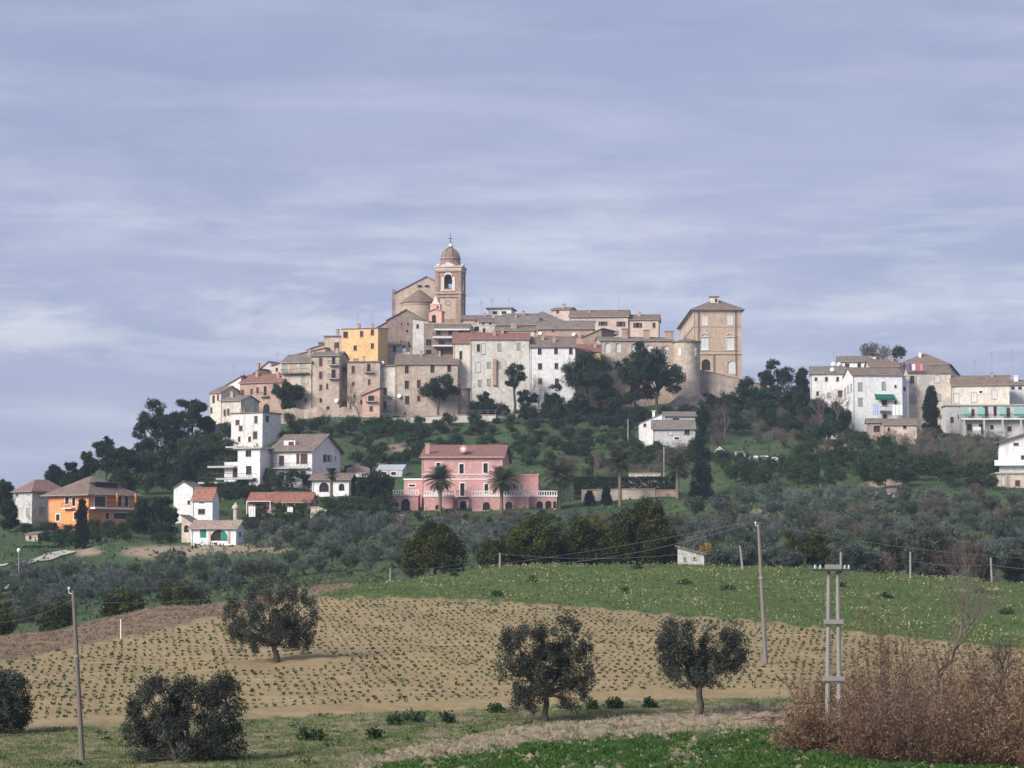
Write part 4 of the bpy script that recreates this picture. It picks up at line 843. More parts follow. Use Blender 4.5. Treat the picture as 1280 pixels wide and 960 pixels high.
rampart('rough rocky base wall under the tall weathered house', [(352, 512, 530, 553), (368, 510, 530, 553), (380, 512, 532, 553), (396, 509, 532, 552), (412, 514, 532, 552), (430, 508, 532, 552), (442, 513, 532, 552), (453, 516, 530, 552)], 0, STN, 2.0, battered=.5, cap=False)
rampart('pale parapet wall with railing along the road below the brick houses', [(385, 530, 537, 548), (440, 526, 533, 547), (500, 523, 530, 546), (560, 519, 526, 546), (620, 519, 525, 546)], 0, PCR, .4, rail=True)
rampart('low pale road wall under the pines below the convent', [(622, 519, 525, 548), (700, 515, 521, 552), (780, 516, 521, 556), (840, 520, 526, 560)], 0, PCR, .4)
rampart('white wall rising along the lane below the left tip of the town', [(232, 558, 566, 541), (262, 552, 560, 540), (290, 546, 553, 538)], 0, WHW, .4, rail=True)
rampart('brick terrace wall behind the railing left of the tall white house', [(243, 538, 555, 547), (266, 532, 548, 546), (290, 528, 545, 545)], 0, PCR, .6)
rampart('pale wall with small windows behind the palms, right of the pink villa', [(727, 613, 628, 452), (775, 612, 627, 452), (819, 611, 625, 452)], 0, OLD, .6)
rampart('pinkish brick wall right behind the second far palm', [(819.5, 613, 625, 452), (846, 613, 622, 452)], 0, BRP, .6)
rampart('upper tan terrace wall above the clipped hedge', [(786, 592, 597, 466), (826, 592, 596, 466)], 0, OLD, .5)
rampart('white terrace wall right of the gabled chalet', [(425, 596, 606, 474), (445, 592, 603, 474), (459, 591, 602, 474)], 0, WHW, .5)
rampart('stone terrace ruin above the white terrace wall', [(433, 585, 592, 482), (447, 581, 590, 482), (462, 585, 592, 482)], 0, STN, .8, cap=False)
# middle level: white houses
B('tall plain white house standing apart below the left end of the town', 289, 328, 517, 557, None, -30, 9, xs=351, roof='flat', rh=.3, wall=WHW, tile=TL1, oh=.2, trim=FRT,
  win=W((297, 528, 4.5, 6, 's'), (301, 535.5, 4, 6, 'd'), (320, 524.5, 3.5, 8.5, 's'), (334, 523.5, 4, 8, 's', 'R'), (319, 544, 5, 9, 's'), (299, 549, 2.5, 6, 'd'), (312, 549, 3, 6, 'd')), chim=((302, 512), (305, 512, .5)), name='house')
c = B('modern white house with stacked balconies and roof terrace', 297, 325, 561, 612, 470, -22, 9, xs=341, roof='flat', rh=.3, wall=WHT, tile=CON, oh=.7, trim=FRW, name='house',
      win=W((310.5, 567, 7, 8, 'd'), (311, 588, 7, 11, 'd'), (308, 605, 6, 8, 'd')))
r_ = c['root']; FF = c['F']
m = MB(); u0, z0 = FF.uv(273, 598); 
q0 = FF.P(u0, z0-3.2, -4.5); 
lw = -u0; fc2 = Face(FF.P(u0*.95, 0, -2.0), FF.A, FF.N, lw*.95); 
u_, zz = FF.uv(290, 577); m = MB(); wl = MB(); fc2.rects.append((lw*.45, FF.uv(288, 596)[1], lw*.72, FF.uv(288, 585)[1])); wallface(wl, fc2, c['zf'], zz)
wl.poly([fc2.P(0, c['zf']), fc2.P(0, zz), fc2.P(0, zz, -6), fc2.P(0, c['zf'], -6)]); wl.poly([fc2.P(0, zz), fc2.P(fc2.w, zz), fc2.P(fc2.w, zz, -6), fc2.P(0, zz, -6)]); wl.poly([fc2.P(0, c['zf'], -6), fc2.P(fc2.w, c['zf'], -6), fc2.P(fc2.w, zz, -6), fc2.P(0, zz, -6)])
wl.build('left_wing', WHT, r_); window(r_, fc2, fc2.rects[0], 'n', WHT)
for (xa, xb, rr_, out) in ((264, 297, 583, .6), (254, 290, 603, 1.2)):
    ua, za = fc2.uv(xa, rr_); ub, _ = fc2.uv(xb, rr_); balcony(r_, fc2, ua, ub, za, out+.9, CON, True, .35)
ua, za = FF.uv(274, 598); ub, _ = FF.uv(320, 597); balcony(r_, FF, ua, ub, za, 1.3, CON, True, .3)
ua, za = FF.uv(288, 560); m = MB(); fbox(m, FF, -2.4, 0, za, za+.3, -6, .6); m.build('canopy', CON, r_)
c = B('white chalet with wide brown roof, brown shutters and a long balcony', 341, 390, 562, 606, 472, -20, 9, xs=425, roof='gx', rh=3.1, wall=WHT, tile=TL1, oh=.8, trim=FRW, name='house',
      win=W((352, 576, 6.5, 13, 's'), (372.5, 573.5, 4, 13, 's'), (380, 573.5, 9, 13, 's'), (352, 595, 6, 10, 's'), (379, 593, 6, 9, 's'), (407, 553.5, 4.5, 5, 'd', 'R'), (406, 573, 4.5, 10, 's', 'R'), (411, 573, 3.5, 9, 'o', 'R'), (419, 573, 2, 6, 'd', 'R')))
r_ = c['root']; FF = c['F']; ua, za = FF.uv(342, 585); ub, _ = FF.uv(388, 583); balcony(r_, FF, ua, ub, za, 1.1, CON, True, .22)
p_ = at(364.5, 554.5, 472.3); m = MB(); m.box((p_.x, p_.y+1.6, p_.z), 2.4, 2.6, 1.2, c['A']); m.build('dormer', WHT, c['roof']); m = MB(); m.box((p_.x-.1, p_.y+.25, p_.z), 1.1, .15, .8, c['A']); m.build('dormer_window', SHB, c['roof'])
m = MB(); p_ = at(384.5, 553, 474); m.box((p_.x, p_.y+1.5, p_.z), .6, .6, 1.6, c['A']); m.build('chimney', WHT, c['roof'])
c = B('low white annex with a brown porch roof and arch beside the chalet', 390, 436, 599, 621, 461, -8, 5, roof='gx', rh=1.0, wall=WHT, tile=TL1, oh=.6, name='annex', cat='house', win=W((405, 609, 12, 12, 'A'), (427, 609, 7, 9, 'A')))
c = B('narrow white gabled tower house with a blank wall beside the dark trees', 217, 241, 610, 650, 436, -12, 6, roof='gy', rh=1.1, wall=WHT, tile=TL3, oh=.25, name='house', win=W((236, 628, 2.5, 4, 'd'),))
c = B('white cubic house with a terracotta roof and one square dark window', 240.5, 265.5, 624, 655, 429, -24, 6, xs=274, roof='gx', rh=1.9, wall=WHT, tile=TL4, oh=.25, name='house', win=W((252, 639.5, 8, 6, 'd'), (252, 627.5, 5, 1.8, 'd')))
c = B('small white cottage with green arched shutters and an open porch', 239, 295, 660, 679, 401, -14, 6, xs=306, roof='gx', rh=1.1, wall=WHT, tile=TL5, oh=.45, name='cottage', cat='cottage',
      win=W((254, 667, 8, 10.5, 'G'), (274, 669, 22, 14, 'A'), (300, 668, 3, 7, 'G', 'R')))
r_ = c['root']; FF = c['F']; m = MB(); ua, za = FF.uv(280, 662.5); ub, zb_ = FF.uv(287, 675); fbox(m, FF, ua-.6, ua+.6, zb_, za, -.19, -.05); m.build('door', SHD, r_)
for x_ in (262, 286): u_, _ = FF.uv(x_, 670); m = MB(); fbox(m, FF, u_-.2, u_+.2, c['zb'], c['zt']-.3, 0, .12); m.build('pillar', OLD, r_)
m = MB(); p_ = at(293.5, 645, 403.5); m.lathe((p_.x, p_.y+1.2, 0), [(.38, p_.z-2), (.38, p_.z+1.2), (.62, p_.z+1.25), (.62, p_.z+1.6), (.3, p_.z+1.9), (.05, p_.z+2.3)], 12); m.build('chimney', OLD, c['roof'])
c = B('small stone lean-to with a rounded entrance left of the cottage', 227, 243, 655, 668, 405, -14, 4, roof='sr', rh=1.3, wall=OLD, tile=TL3, oh=.25, name='shed', cat='shed', win=W((233, 661, 6, 9, 'A'),))
c = B('long low pink bungalow with a terracotta roof and washing hung outside', 310, 388, 628, 642, 440, -5, 7, xs=396, roof='gx', rh=1.7, wall=SAL, tile=TL4, oh=.3, name='bungalow', cat='bungalow',
      win=W((326, 631, 12, 3, 'd'), (357, 633, 7, 5, 'd'), (363, 631, 8, 4, 'd'), (376, 631, 6, 5, 'o')))
r_ = c['root']; FF = c['F']; m = MB(); ua, za = FF.uv(310, 626.5); ub, _ = FF.uv(340, 631.5); fbox(m, FF, ua, ub, za-.12, za, .05, 1.6)
fbox(m, FF, ua, ua+.12, za-2.4, za, 1.45, 1.57); fbox(m, FF, ub-.12, ub, za-2.4, za, 1.45, 1.57); m.build('porch', FRW, r_)
rampart('tan garden wall with openings right of the pink bungalow', [(388, 634, 652, 428), (397, 634, 652, 428), (408, 638, 655, 427)], 0, OLD, .4)
# orange and grey houses
c = B('bright orange two-storey villa with hip roof and white-edged balconies', 60, 110.5, 616, 662, 430, -38, 12, xs=170, roof='hip', rh=3.0, wall=ORG, tile=TL1, oh=1.0, trim=FRW, name='villa', cat='villa', found=1.5,
      win=W((84, 625.5, 4.5, 9, 'f'), (92.5, 627, 4, 11, 'f'), (72.5, 647, 4.5, 8, 'f'), (94, 645, 3, 9, 'f'), (125, 627, 14, 13, 'f', 'R'), (149.5, 627, 4.5, 13, 'f', 'R'), (158, 627, 4.5, 13, 'f', 'R'), (134, 645, 5, 8, 'd', 'R'), (152, 645, 20, 8, 'd', 'R')))
r_ = c['root']; FL_, FR_ = c['F'], c['R']
ua, za = FL_.uv(81, 635); ub, _ = FL_.uv(94, 635); balcony(r_, FL_, ua, ub, za, .9, FRW)
ua, za = FR_.uv(112, 634); ub, _ = FR_.uv(168, 634); balcony(r_, FR_, ua+.1, min(ub, c['d']-.1), za, 1.3, FRW, True, .3)
for x_ in (141, 164):
    u_, _ = FR_.uv(x_, 640); m = MB(); fbox(m, FR_, u_-.15, u_+.15, za, c['zt'], 1.0, 1.25); m.build('pillar', ORG, r_)
rf = c['roof']; Cc = c['C']; m = MB(); q_ = c['P1']+c['Bk']*c['d']*.5-c['A']*c['w']*.22
m.box((q_.x, q_.y, c['zt']+1.45), 1.6, 5.2, .8, c['A']); m.build('dormer', DARK, rf); m = MB(); m.box((q_.x, q_.y, c['zt']+1.93), 2.4, 6.0, .16, c['A']); m.build('dormer_roof', TL1, rf)
c = B('grey rendered three-storey house with a red hip roof left of the orange villa', 18, 40, 613, 662, 438, -42, 12, xs=84, roof='hip', rh=1.9, wall=GRY, tile=TLG, oh=.5, name='house', found=1.5,
      win=W((21.5, 619, 2.5, 2.5, 'd'), (35, 616, 2.5, 5, 'p'), (21.5, 644, 2.5, 10, 'g'), (35, 640, 3.5, 9, 'g'), (51.5, 617, 5, 9, 'g', 'R'), (52, 638.5, 6, 9, 'g', 'R')))
# pink villa
VY = 447
c = B('symmetrical pink villa with red roof, white trim and two palms in front', 527, 628, 572, 636, VY, -3, 10, xs=637, roof='gx', rh=2.7, wall=PNK, tile=TLV, oh=.45, trim=FRW, name='villa', cat='villa', found=2,
      win=W((548, 584, 5.5, 11, 'f'), (577, 586, 5.5, 12, 'f'), (607, 585, 5.5, 12, 'f'), (548, 611, 5, 12, 'f'), (578, 612, 5.5, 16, 'f'), (608, 611, 5, 12, 'f'), (579, 632, 8, 11, 'A'), (608, 632, 8, 10, 'A'), (547, 633, 6, 7, 'A')), chim=((534.5, 555, .8),))
r_ = c['root']; FF = c['F']; Zv = lambda r: at(578, r, VY).z
def strip(fc, ua, ub, r0, r1, nm='string_course', mt=FRW, out=.1, Z_=Zv):
    m = MB(); fbox(m, fc, ua, ub, Z_(r1), Z_(r0), 0, out); return m.build(nm, mt, r_)
strip(FF, -.05, c['w']+.05, 571.2, 572.6, 'cornice', FRW, .25); strip(FF, 0, c['w'], 592.5, 593.5); strip(FF, 0, c['w'], 598.5, 599.7)
strip(FF, 0, c['w'], 613.5, 614.6) if False else None
m = MB(); p_ = at(579, 561.5, VY+1.6); m.lathe((p_.x, 0, p_.z), [(0, 0)], 3) if False else None
m.tube([(p_.x, p_.y+.0, p_.z), (p_.x, p_.y+2.6, p_.z)], .72, 12); m.build('dormer', PNK, c['roof']); m = MB(); m.tube([(p_.x, p_.y-.06, p_.z), (p_.x, p_.y-.01, p_.z)], .38, 12); m.build('dormer_window', FRW, c['roof'])
ua, za = FF.uv(571, 620); ub, _ = FF.uv(585, 620); balcony(r_, FF, ua, ub, za, 1.0, FRW)
m = MB(); fbox(m, FF, ua-1.6, ub+1.6, c['zb']-.5, za-.16, 0, .5) if False else None
# door frame of the arched entrance
m = MB()
for x_ in (573.5, 584.5): u_, _ = FF.uv(x_, 630); fbox(m, FF, u_-.18, u_+.18, Zv(638), Zv(626), 0, .15)
fbox(m, FF, FF.uv(573, 630)[0], FF.uv(585, 630)[0], Zv(626), Zv(625), 0, .2); m.build('door_surround', FRW, r_)
# wings (parts of the villa)
def wing(x0, x1, ye, yb, Y, dd, win, nm, top=FRW, wall=PNK, balu=True):
    w_ = B('', x0, x1, ye, yb, Y, -3, dd, roof='flat', rh=.2, wall=wall, tile=top, oh=.12, root=r_, wallname=nm, win=win, trim=FRW, found=2)
    if balu:
        m = MB(); fc = w_['F']; n = int(w_['w']/.45)
        for i in range(n+1): fbox(m, fc, w_['w']*i/n-.08, w_['w']*i/n+.08, w_['zt']+.28, w_['zt']+.95, -.2, -.05)
        fbox(m, fc, -.1, w_['w']+.1, w_['zt']+.95, w_['zt']+1.12, -.25, 0); m.build('balustrade', FRW, r_)
    return w_
wing(505, 530, 600, 634, 452, 7, W((515, 607, 8, 2.5, 'w'),), 'left_wing', balu=False)
wing(491.5, 522.5, 620, 638, 444, 5, W((507, 631, 11, 15, 'A'),), 'left_porch', CRM)
wing(637, 673, 594.5, 640, 451, 8, W((652.5, 608.5, 5, 7, 'g'), (643, 608, 3, 6, 'd')), 'right_wing', PNK, PNK, False)
wing(590, 661, 621, 638, 442.5, 4, W((608, 632.5, 9, 10, 'A'), (636, 632, 9, 10, 'A')), 'right_terrace')
wing(661.5, 696, 621, 638, 443.5, 5, W((674.5, 631.5, 8, 10, 'A'), (685.5, 631, 7.5, 10, 'A'), (693.5, 631, 4, 9, 'A')), 'arcade')
wing(530, 566, 621, 638, 442.5, 4, W((547, 634, 6, 6, 'A'),), 'left_terrace')
# grey stone farm house and others
c = B('grey stone farmhouse with a hipped lean-to roof below the ramparts', 816, 868, 536, 560, 519, -4, 8, roof='gx', rh=1.9, wall=GRY, tile=TL3, oh=.4, name='farmhouse', cat='farmhouse', win=W((838, 540, 5, 7, 'p'), (859, 540, 6, 7, 'o'), (846, 548, 6, 3, 'w')), found=1)
c = B('white end house with one small window left of the grey farmhouse', 800.5, 828, 529, 566, 523, 0, 7, roof='sl', rh=2.0, wall=WHT, tile=TL3, oh=.15, name='house', win=W((806, 531.5, 3, 4, 'd'),), chim=((817, 514, .6),))
c = B('upper block of the stone farm with a grey lean-to roof', 831, 869, 520, 535, 533, 0, 6, roof='gx', rh=.9, wall=GRY, tile=TL3, oh=.4, name='farmhouse', cat='farmhouse', win=W((845, 524, 8, 2.5, 'd'),))
# right hand group
def RB(*a, **k): return B(*a, **k)
B('pale weathered house behind bare trees at the left of the right hamlet', 1013, 1056, 467, 514, 556, -8, 9, roof='gx', rh=1.8, wall=WHW, tile=TL3, name='house', win=W((1020, 474, 3, 4, 'd'), (1033, 474, 3, 5, 'd'), (1047, 474, 3, 5, 'd'), (1022, 492, 3, 5, 'd'), (1050, 492, 5, 8, 's'), (1036, 494, 4, 6, 'g')), ant=((1042, 452, 2.5),), dish=((1040, 462),))
B('white walled house with two round dishes behind the main white house', 1048, 1089, 452, 470, 572, -6, 8, roof='gx', rh=1.4, wall=WHT, tile=TL3, name='house', win=W((1059, 457, 5, 5, 'd'), (1074, 457, 4, 6, 'd')), dish=((1041, 455), (1048, 455)), chim=((1092, 447, 1.0),))
B('large house with a hip roof and white upper wall crowning the right hamlet', 1122, 1186, 455, 480, 566, -14, 13, xs=1198, roof='hip', rh=2.9, wall=WHT, tile=TL1, name='house', oh=.6, win=W((1195, 463, 2.5, 9, 's', 'R'), (1160, 459, 3, 3, 'd')), chim=((1150, 441),))
B('low house with pale tiled roof behind the washing line', 1088, 1124, 458, 470, 562, 0, 9, roof='gx', rh=1.8, wall=OLD, tile=TL1, name='house', chim=((1115, 447),))
c = B('main white house with a green awning and washing on its balcony', 1066, 1128, 469, 524, 545, 4, 9, xs=1054.5, roof='gx', rh=1.9, wall=WHT, tile=TL1, name='house', oh=.3, found=1.5,
      win=W((1075, 483.5, 5, 10, 'g'), (1104.5, 482.5, 4.5, 10, 'g'), (1075.5, 502.5, 5, 10, 'g'), (1077.5, 502.5, .1, .1, 'd'), (1105.5, 503, 6, 8, 's'), (1119.5, 483, 2.5, 3, 'd'), (1119.5, 503, 2.5, 4, 'd'), (1106, 521, 5, 6, 's'), (1056.5, 490, 2, 9, 'g', 'L'), (1060, 487, 2, 9, 'g', 'L'), (1064, 485, 2, 9, 'g', 'L'), (1059.5, 508, 3, 10, 'g', 'L')))
r_ = c['root']; FF = c['F']; ua, za = FF.uv(1097, 513.5); ub, _ = FF.uv(1115, 513.5); balcony(r_, FF, ua, ub, za, 1.1, CON)
ua, z1 = FF.uv(1093, 493); ub, z0 = FF.uv(1117, 498.5); m = MB()
m.slab([FF.P(ua, z1, .02), FF.P(ub, z1, .02), FF.P(ub, z0, 1.2), FF.P(ua, z0, 1.2)], .06); fbox(m, FF, ua, ub, z0-.35, z0+.06, 1.17, 1.22); m.build('awning', plain('awning_green', (.01, .12, .085), .8), r_)
B('tall patched grey and cream house between the white house and the beige house', 1136, 1189, 467, 520, 552, -2, 9, roof='gx', rh=2.0, wall=MIX, tile=TL1, name='house', oh=.2,
  win=W((1140.5, 474.5, 5, 9, 'o'), (1171.5, 474, 6, 8.5, 'p'), (1141, 499, 8, 10, 'g'), (1173, 497, 6, 9, 'g')))
B('narrow white house wall wedged between the main white house and the patched house', 1128, 1136, 471, 524, 548, 0, 7, roof='flat', rh=.2, wall=WHT, tile=CON, oh=.05, name='house', win=W((1130.5, 486, 2, 5, 'd'),))
B('beige house with white shutters and a long brown roof right of the patched house', 1190, 1262, 481, 524, 548, -10, 9, roof='gx', rh=2.2, wall=CRM, tile=TL1, name='house', oh=.4,
  win=W((1195.5, 498, 6, 12, 'p'), (1217.5, 497, 7, 12, 'p'), (1243, 493, 6, 11, 'p'), (1226, 490, 4, 3, 'w')), chim=((1199, 475), (1240, 467)), ant=((1240, 462, 4), (1218, 466, 3), (1266, 462, 5)))
B('white roofed house with a small turret at the far right edge of the hamlet', 1258, 1300, 481, 520, 556, -5, 8, roof='gx', rh=1.2, wall=WHT, tile=TL3, name='house', win=W((1266, 485, 4, 3, 'd'), (1275, 485, 4, 3, 'd')), chim=((1270, 470, .9),))
c = B('building with glazed turquoise balcony screens and open pillared ground floor', 1201, 1300, 507, 545, 540, -3, 8, roof='flat', rh=.3, wall=GRY, tile=CON, name='building', cat='building', oh=.3,
      win=W((1211, 514, 7, 13, 'p'), (1216, 516, 4, 9, 'd'), (1232, 514, 6, 12, 's'), (1244, 514, 4, 12, 'd'), (1260, 515, 5, 11, 's'), (1197, 515, 1, 1, 'd'), (1212, 534, 6, 8, 'd'), (1240, 534, 4, 5, 'd'), (1262, 536, 5, 6, 'd'), (1228, 536, 8, 12, 'd')))
r_ = c['root']; FF = c['F']; ua, za = FF.uv(1201, 523.5); b_ = balcony(r_, FF, ua, c['w'], za, 1.6, FRW, True, .28)
m = MB(); ac = plain('turquoise_screen', (.28, .50, .46), .4)
for xa, xb in ((1204, 1210), (1221, 1230), (1248, 1257), (1266, 1280)):
    u0, z1 = FF.uv(xa, 510); u1, z0 = FF.uv(xb, 520); m = MB(); fbox(m, FF, u0, u1, z0-.2, z1, 1.3, 1.36); m.build('screen', ac, r_)
for xa in (1204, 1229, 1252, 1275): u0, z1 = FF.uv(xa, 523); m = MB(); fbox(m, FF, u0-.2, u0+.2, c['zf'], za-.28, 1.1, 1.5); m.build('pillar', CON, r_)
m = MB(); u0, z0 = FF.uv(1215, 544); u1, z1 = FF.uv(1224, 534.5); fbox(m, FF, u0, u1, z0, z1, 1.7, 2.6); m.build('storage_box', FRW, r_)
B('plain grey link building with a flat slab between the patched house and the turquoise balcony', 1183, 1202, 507, 542, 543, 0, 6, roof='flat', rh=.2, wall=GRY, tile=CON, oh=.4, name='building', cat='building', win=W((1190, 525, 4, 7, 'd'), (1199, 521, 3, 5, 'd')))
B('small stone shed with a brown roof below the main white house', 1104, 1146, 531, 548, 524, -6, 6, roof='gx', rh=1.3, wall=OLD, tile=TL1, name='shed', cat='shed', win=W((1111, 537, 3, 5, 'd'), (1131, 534, 4, 4, 'd')), oh=.3)
B('low garage with a grey roof left of the stone shed', 1084, 1104, 528, 545, 530, -6, 5, roof='gx', rh=.8, wall=STN, tile=TL3, name='garage', cat='garage', win=W((1096, 536, 8, 8, 'd'),))
c = B('pale pink chalet with a wide overhanging roof at the right edge', 1249, 1300, 553, 596, 470, -10, 9, roof='sl', rh=2.6, wall=WHT, tile=TL3, name='house', oh=.9, win=W((1270, 553, 6, 8, 's'), (1279, 572, 5, 5, 'd')))
FF = c['F']; ua, za = FF.uv(1243, 581); balcony(c['root'], FF, ua, c['w'], za, 1.4, FRW, True, .2, True)
c = B('lower grey-beige house with shuttered door at the right edge', 1247, 1300, 592, 622, 458, -5, 9, roof='flat', rh=.3, wall=OLD, tile=CON, name='house', oh=.3, win=W((1254, 601, 4, 12, 'p'), (1260, 601, 3, 12, 'g'), (1272, 604, 6, 7, 's'), (1278, 615, 5, 4, 'd')))
B('tiny white hut on the green slope at the right', 1033, 1046, 539, 549, None, -10, 2.5, roof='sf', rh=.3, wall=WHT, tile=TL3, name='hut', cat='hut', oh=.15, win=W((1036, 544, 4, 7, 'd'), (1043, 544, 3, 4, 'd')))
B('small pale hut with an open front in the orchard at the right', 1085, 1096, 617, 623, None, -10, 2.5, roof='sf', rh=.3, wall=OLD, tile=TL3, name='hut', cat='hut', oh=.15, win=W((1090, 620, 6, 4, 'd'),))
B('half hidden white hut among the orchard trees, right of the pale hut', 1109, 1121, 615, 622, None, -10, 2.5, roof='gx', rh=.4, wall=WHT, tile=TL1, name='hut', cat='hut', oh=.2, win=W((1114, 619, 3, 3, 'd'),))
B('low greenhouse with a pale ribbed roof above the pink villa', 470, 503, 588, 597, None, -10, 6, roof='gx', rh=1.0, wall=GRY, tile=plain('pale_sheeting', (.42, .44, .46), .5), name='greenhouse', cat='greenhouse', oh=.1, win=W((480, 592, 6, 4, 'w'), (492, 592, 6, 4, 'w')))
B('long low white polytunnel roof in the trees right of the tall cypress', 932, 962, 574, 579, None, 0, 4, roof='gx', rh=.5, wall=WHT, tile=FRW, name='shed', cat='shed', oh=.2)
B('second white roof strip right of the polytunnel', 966, 994, 575, 579, None, 0, 4, roof='gx', rh=.4, wall=GRY, tile=FRW, name='shed', cat='shed', oh=.2)
B('small round-topped white shelter by the tall cypress', 893, 906, 564, 572, None, -10, 3, roof='gy', rh=.7, wall=WHT, tile=FRW, name='shed', cat='shed', oh=.1, win=W((899, 569, 4, 5, 'd'),))
B('little grey tool shed with a tin door between the round-topped shelter and the polytunnel', 920, 932, 566, 573, None, 0, 3, roof='sf', rh=.3, wall=GRY, tile=MET, name='shed', cat='shed', oh=.1, win=W((926, 570, 4, 5, 'd'),))
B('small white house with patchy walls behind the crest of the field', 847, 880, 693, 706, 255, -6, 5, xs=None, roof='sr', rh=.75, wall=wallmat('shabby_white', (.50, .49, .47), (.66, .65, .63), (.22, .20, .18), .8, False, (.34, .33, .31)), tile=TL3, name='house', oh=.3, win=W((856, 699, 2, 4, 'g'), (868, 698, 2, 2.5, 'd')), found=1)
B('pale stone hut at the edge of the trees below the grey three-storey house', 32, 47, 668, 676, None, -20, 3, roof='sf', rh=.4, wall=OLD, tile=TL3, name='hut', cat='hut', oh=.2, win=W((38, 672, 3, 5, 'd'),))
# ------------------------------------------------------------------ vegetation
BARK = plain('grey_bark', (.10, .085, .07), .95, 0, .4)
BARKO = plain('olive_bark', (.085, .068, .055), .95, 0, .4)
TWIG = plain('twig_bark', (.20, .155, .14), .9, 0, .3)
TWIGD = plain('dark_stems', (.085, .062, .05), .95, 0, .3)
TWIGF = plain('far_twigs', (.17, .125, .12), .9, 0, .3)
LO = leafmat('olive_leaves', (.015, .019, .013), (.042, .051, .036), (.14, .155, .12), .15)
LOF = leafmat('grove_olive_leaves', (.044, .060, .046), (.092, .116, .092), (.18, .205, .17), .25)
LOF2 = leafmat('grove_olive_leaves_silver', (.065, .078, .066), (.13, .15, .125), (.24, .26, .225), .25)
LOG = leafmat('grove_dull_leaves', (.030, .042, .026), (.068, .088, .052), (.13, .15, .095), .2)
LP = leafmat('pine_needles', (.010, .024, .010), (.020, .042, .016), (.040, .072, .028), .1)
LD = leafmat('dark_evergreen_leaves', (.012, .020, .005), (.038, .050, .009), (.13, .135, .020), .12)
LS = leafmat('shrub_leaves', (.018, .036, .014), (.036, .064, .022), (.068, .105, .036), .2)
LB = leafmat('brown_scrub', (.07, .05, .045), (.125, .095, .08), (.20, .165, .13), .1)
LR = leafmat('dry_reed', (.070, .038, .022), (.175, .10, .060), (.37, .25, .155), .2)
LRD = leafmat('rusty_shrub_leaves', (.075, .038, .025), (.16, .085, .052), (.28, .165, .10), .2)
LC = leafmat('crop_leaves', (.018, .038, .012), (.034, .072, .020), (.07, .125, .036), .15)
LY = leafmat('yellow_leaves', (.30, .20, .02), (.45, .33, .03), (.55, .42, .06), .25)
LPM = leafmat('palm_fronds', (.030, .048, .018), (.065, .085, .032), (.14, .145, .07), .15)
LCY = leafmat('cypress_leaves', (.007, .018, .008), (.013, .028, .012), (.026, .048, .018), .1)
def rvec(rs, n):
    v = rs.normal(size=(n, 3)); return v/np.linalg.norm(v, axis=1, keepdims=True)
def leaves(rs, C, rad, n, ln, wd, flat=1.0, droop=0.0, tri=False, up=0.0, ctint=None):
    """C (m,3) clump centres, rad (m,) radii; n leaves each. returns verts, tint"""
    m = len(C); idx = np.repeat(np.arange(m), n)
    d = rvec(rs, m*n); r = rs.rand(m*n)**.45
    P = C[idx]+d*(rad[idx]*r)[:, None]*np.array([1, 1, flat])
    a = rvec(rs, m*n)*.9+d*.6; a[:, 2] += up-droop; a /= np.linalg.norm(a, axis=1, keepdims=True)
    b = np.cross(a, rvec(rs, m*n)); b /= np.linalg.norm(b, axis=1, keepdims=True)
    s = rs.uniform(.65, 1.35, (m*n, 1)); a = a*ln*s; b = b*wd*s*.5
    if tri: V = np.stack([P-b, P+b, P+a], 1)
    else: V = np.stack([P-b*.5, P+a*.5-b, P+a, P+a*.5+b], 1)
    base = rs.rand(m) if ctint is None else ctint
    t = np.clip(base[idx]*.6+rs.rand(m*n)*.4, 0, 1)
    return V.reshape(-1, 3), t
def clumps(rs, m, ell, bias=.6, zflat=None):
    """m points in a union of ellipsoids [(cx,cy,cz,rx,ry,rz,weight)]"""
    wts = np.array([e[6] if len(e) > 6 else e[3]*e[5] for e in ell]); k = rs.choice(len(ell), m, p=wts/wts.sum())
    E = np.array([e[:6] for e in ell]); d = rvec(rs, m); r = rs.rand(m)**(1/3.)*(1-bias)+bias*rs.uniform(.75, 1.0, m)
    return E[k, :3]+d*r[:, None]*E[k, 3:6]
def limbmesh(C, base, fork, r0, seed, k=7, nl=14, wig=.12, name='trunk'):
    rs = np.random.RandomState(seed); mb = MB(); base = Vector(base); fork = Vector(fork)
    pts = [base-Vector((0, 0, .3)), base+Vector((0, 0, .05)), base.lerp(fork, .35)+Vector((rs.normal()*r0*.4, 0, 0)), base.lerp(fork, .7)+Vector((rs.normal()*r0*.4, 0, 0)), fork]
    mb.tube(pts, [r0*1.5, r0*1.15, r0*.9, r0*.82, r0*.75], k)
    sel = rs.choice(len(C), min(nl, len(C)), replace=False)
    for i in sel:
        e = Vector(C[i]); L_ = (e-fork).length
        if L_ < .1: continue
        mid = fork.lerp(e, .5)+Vector((rs.normal(), rs.normal(), rs.uniform(.2, 1)))*L_*wig
        q = fork.lerp(mid, .5)+Vector((rs.normal(), rs.normal(), rs.normal()))*L_*wig*.4
        mb.tube([fork-Vector((0, 0, r0*.5)), q, mid, e], [r0*.5, r0*.38, r0*.24, r0*.06], 5)
    return mb
def mesh_from(mb, name, mat):
    me = bpy.data.meshes.new(name); me.from_pydata(mb.v, [], mb.f); me.update(); me.polygons.foreach_set('use_smooth', [True]*len(me.polygons)); me.materials.append(mat); return me
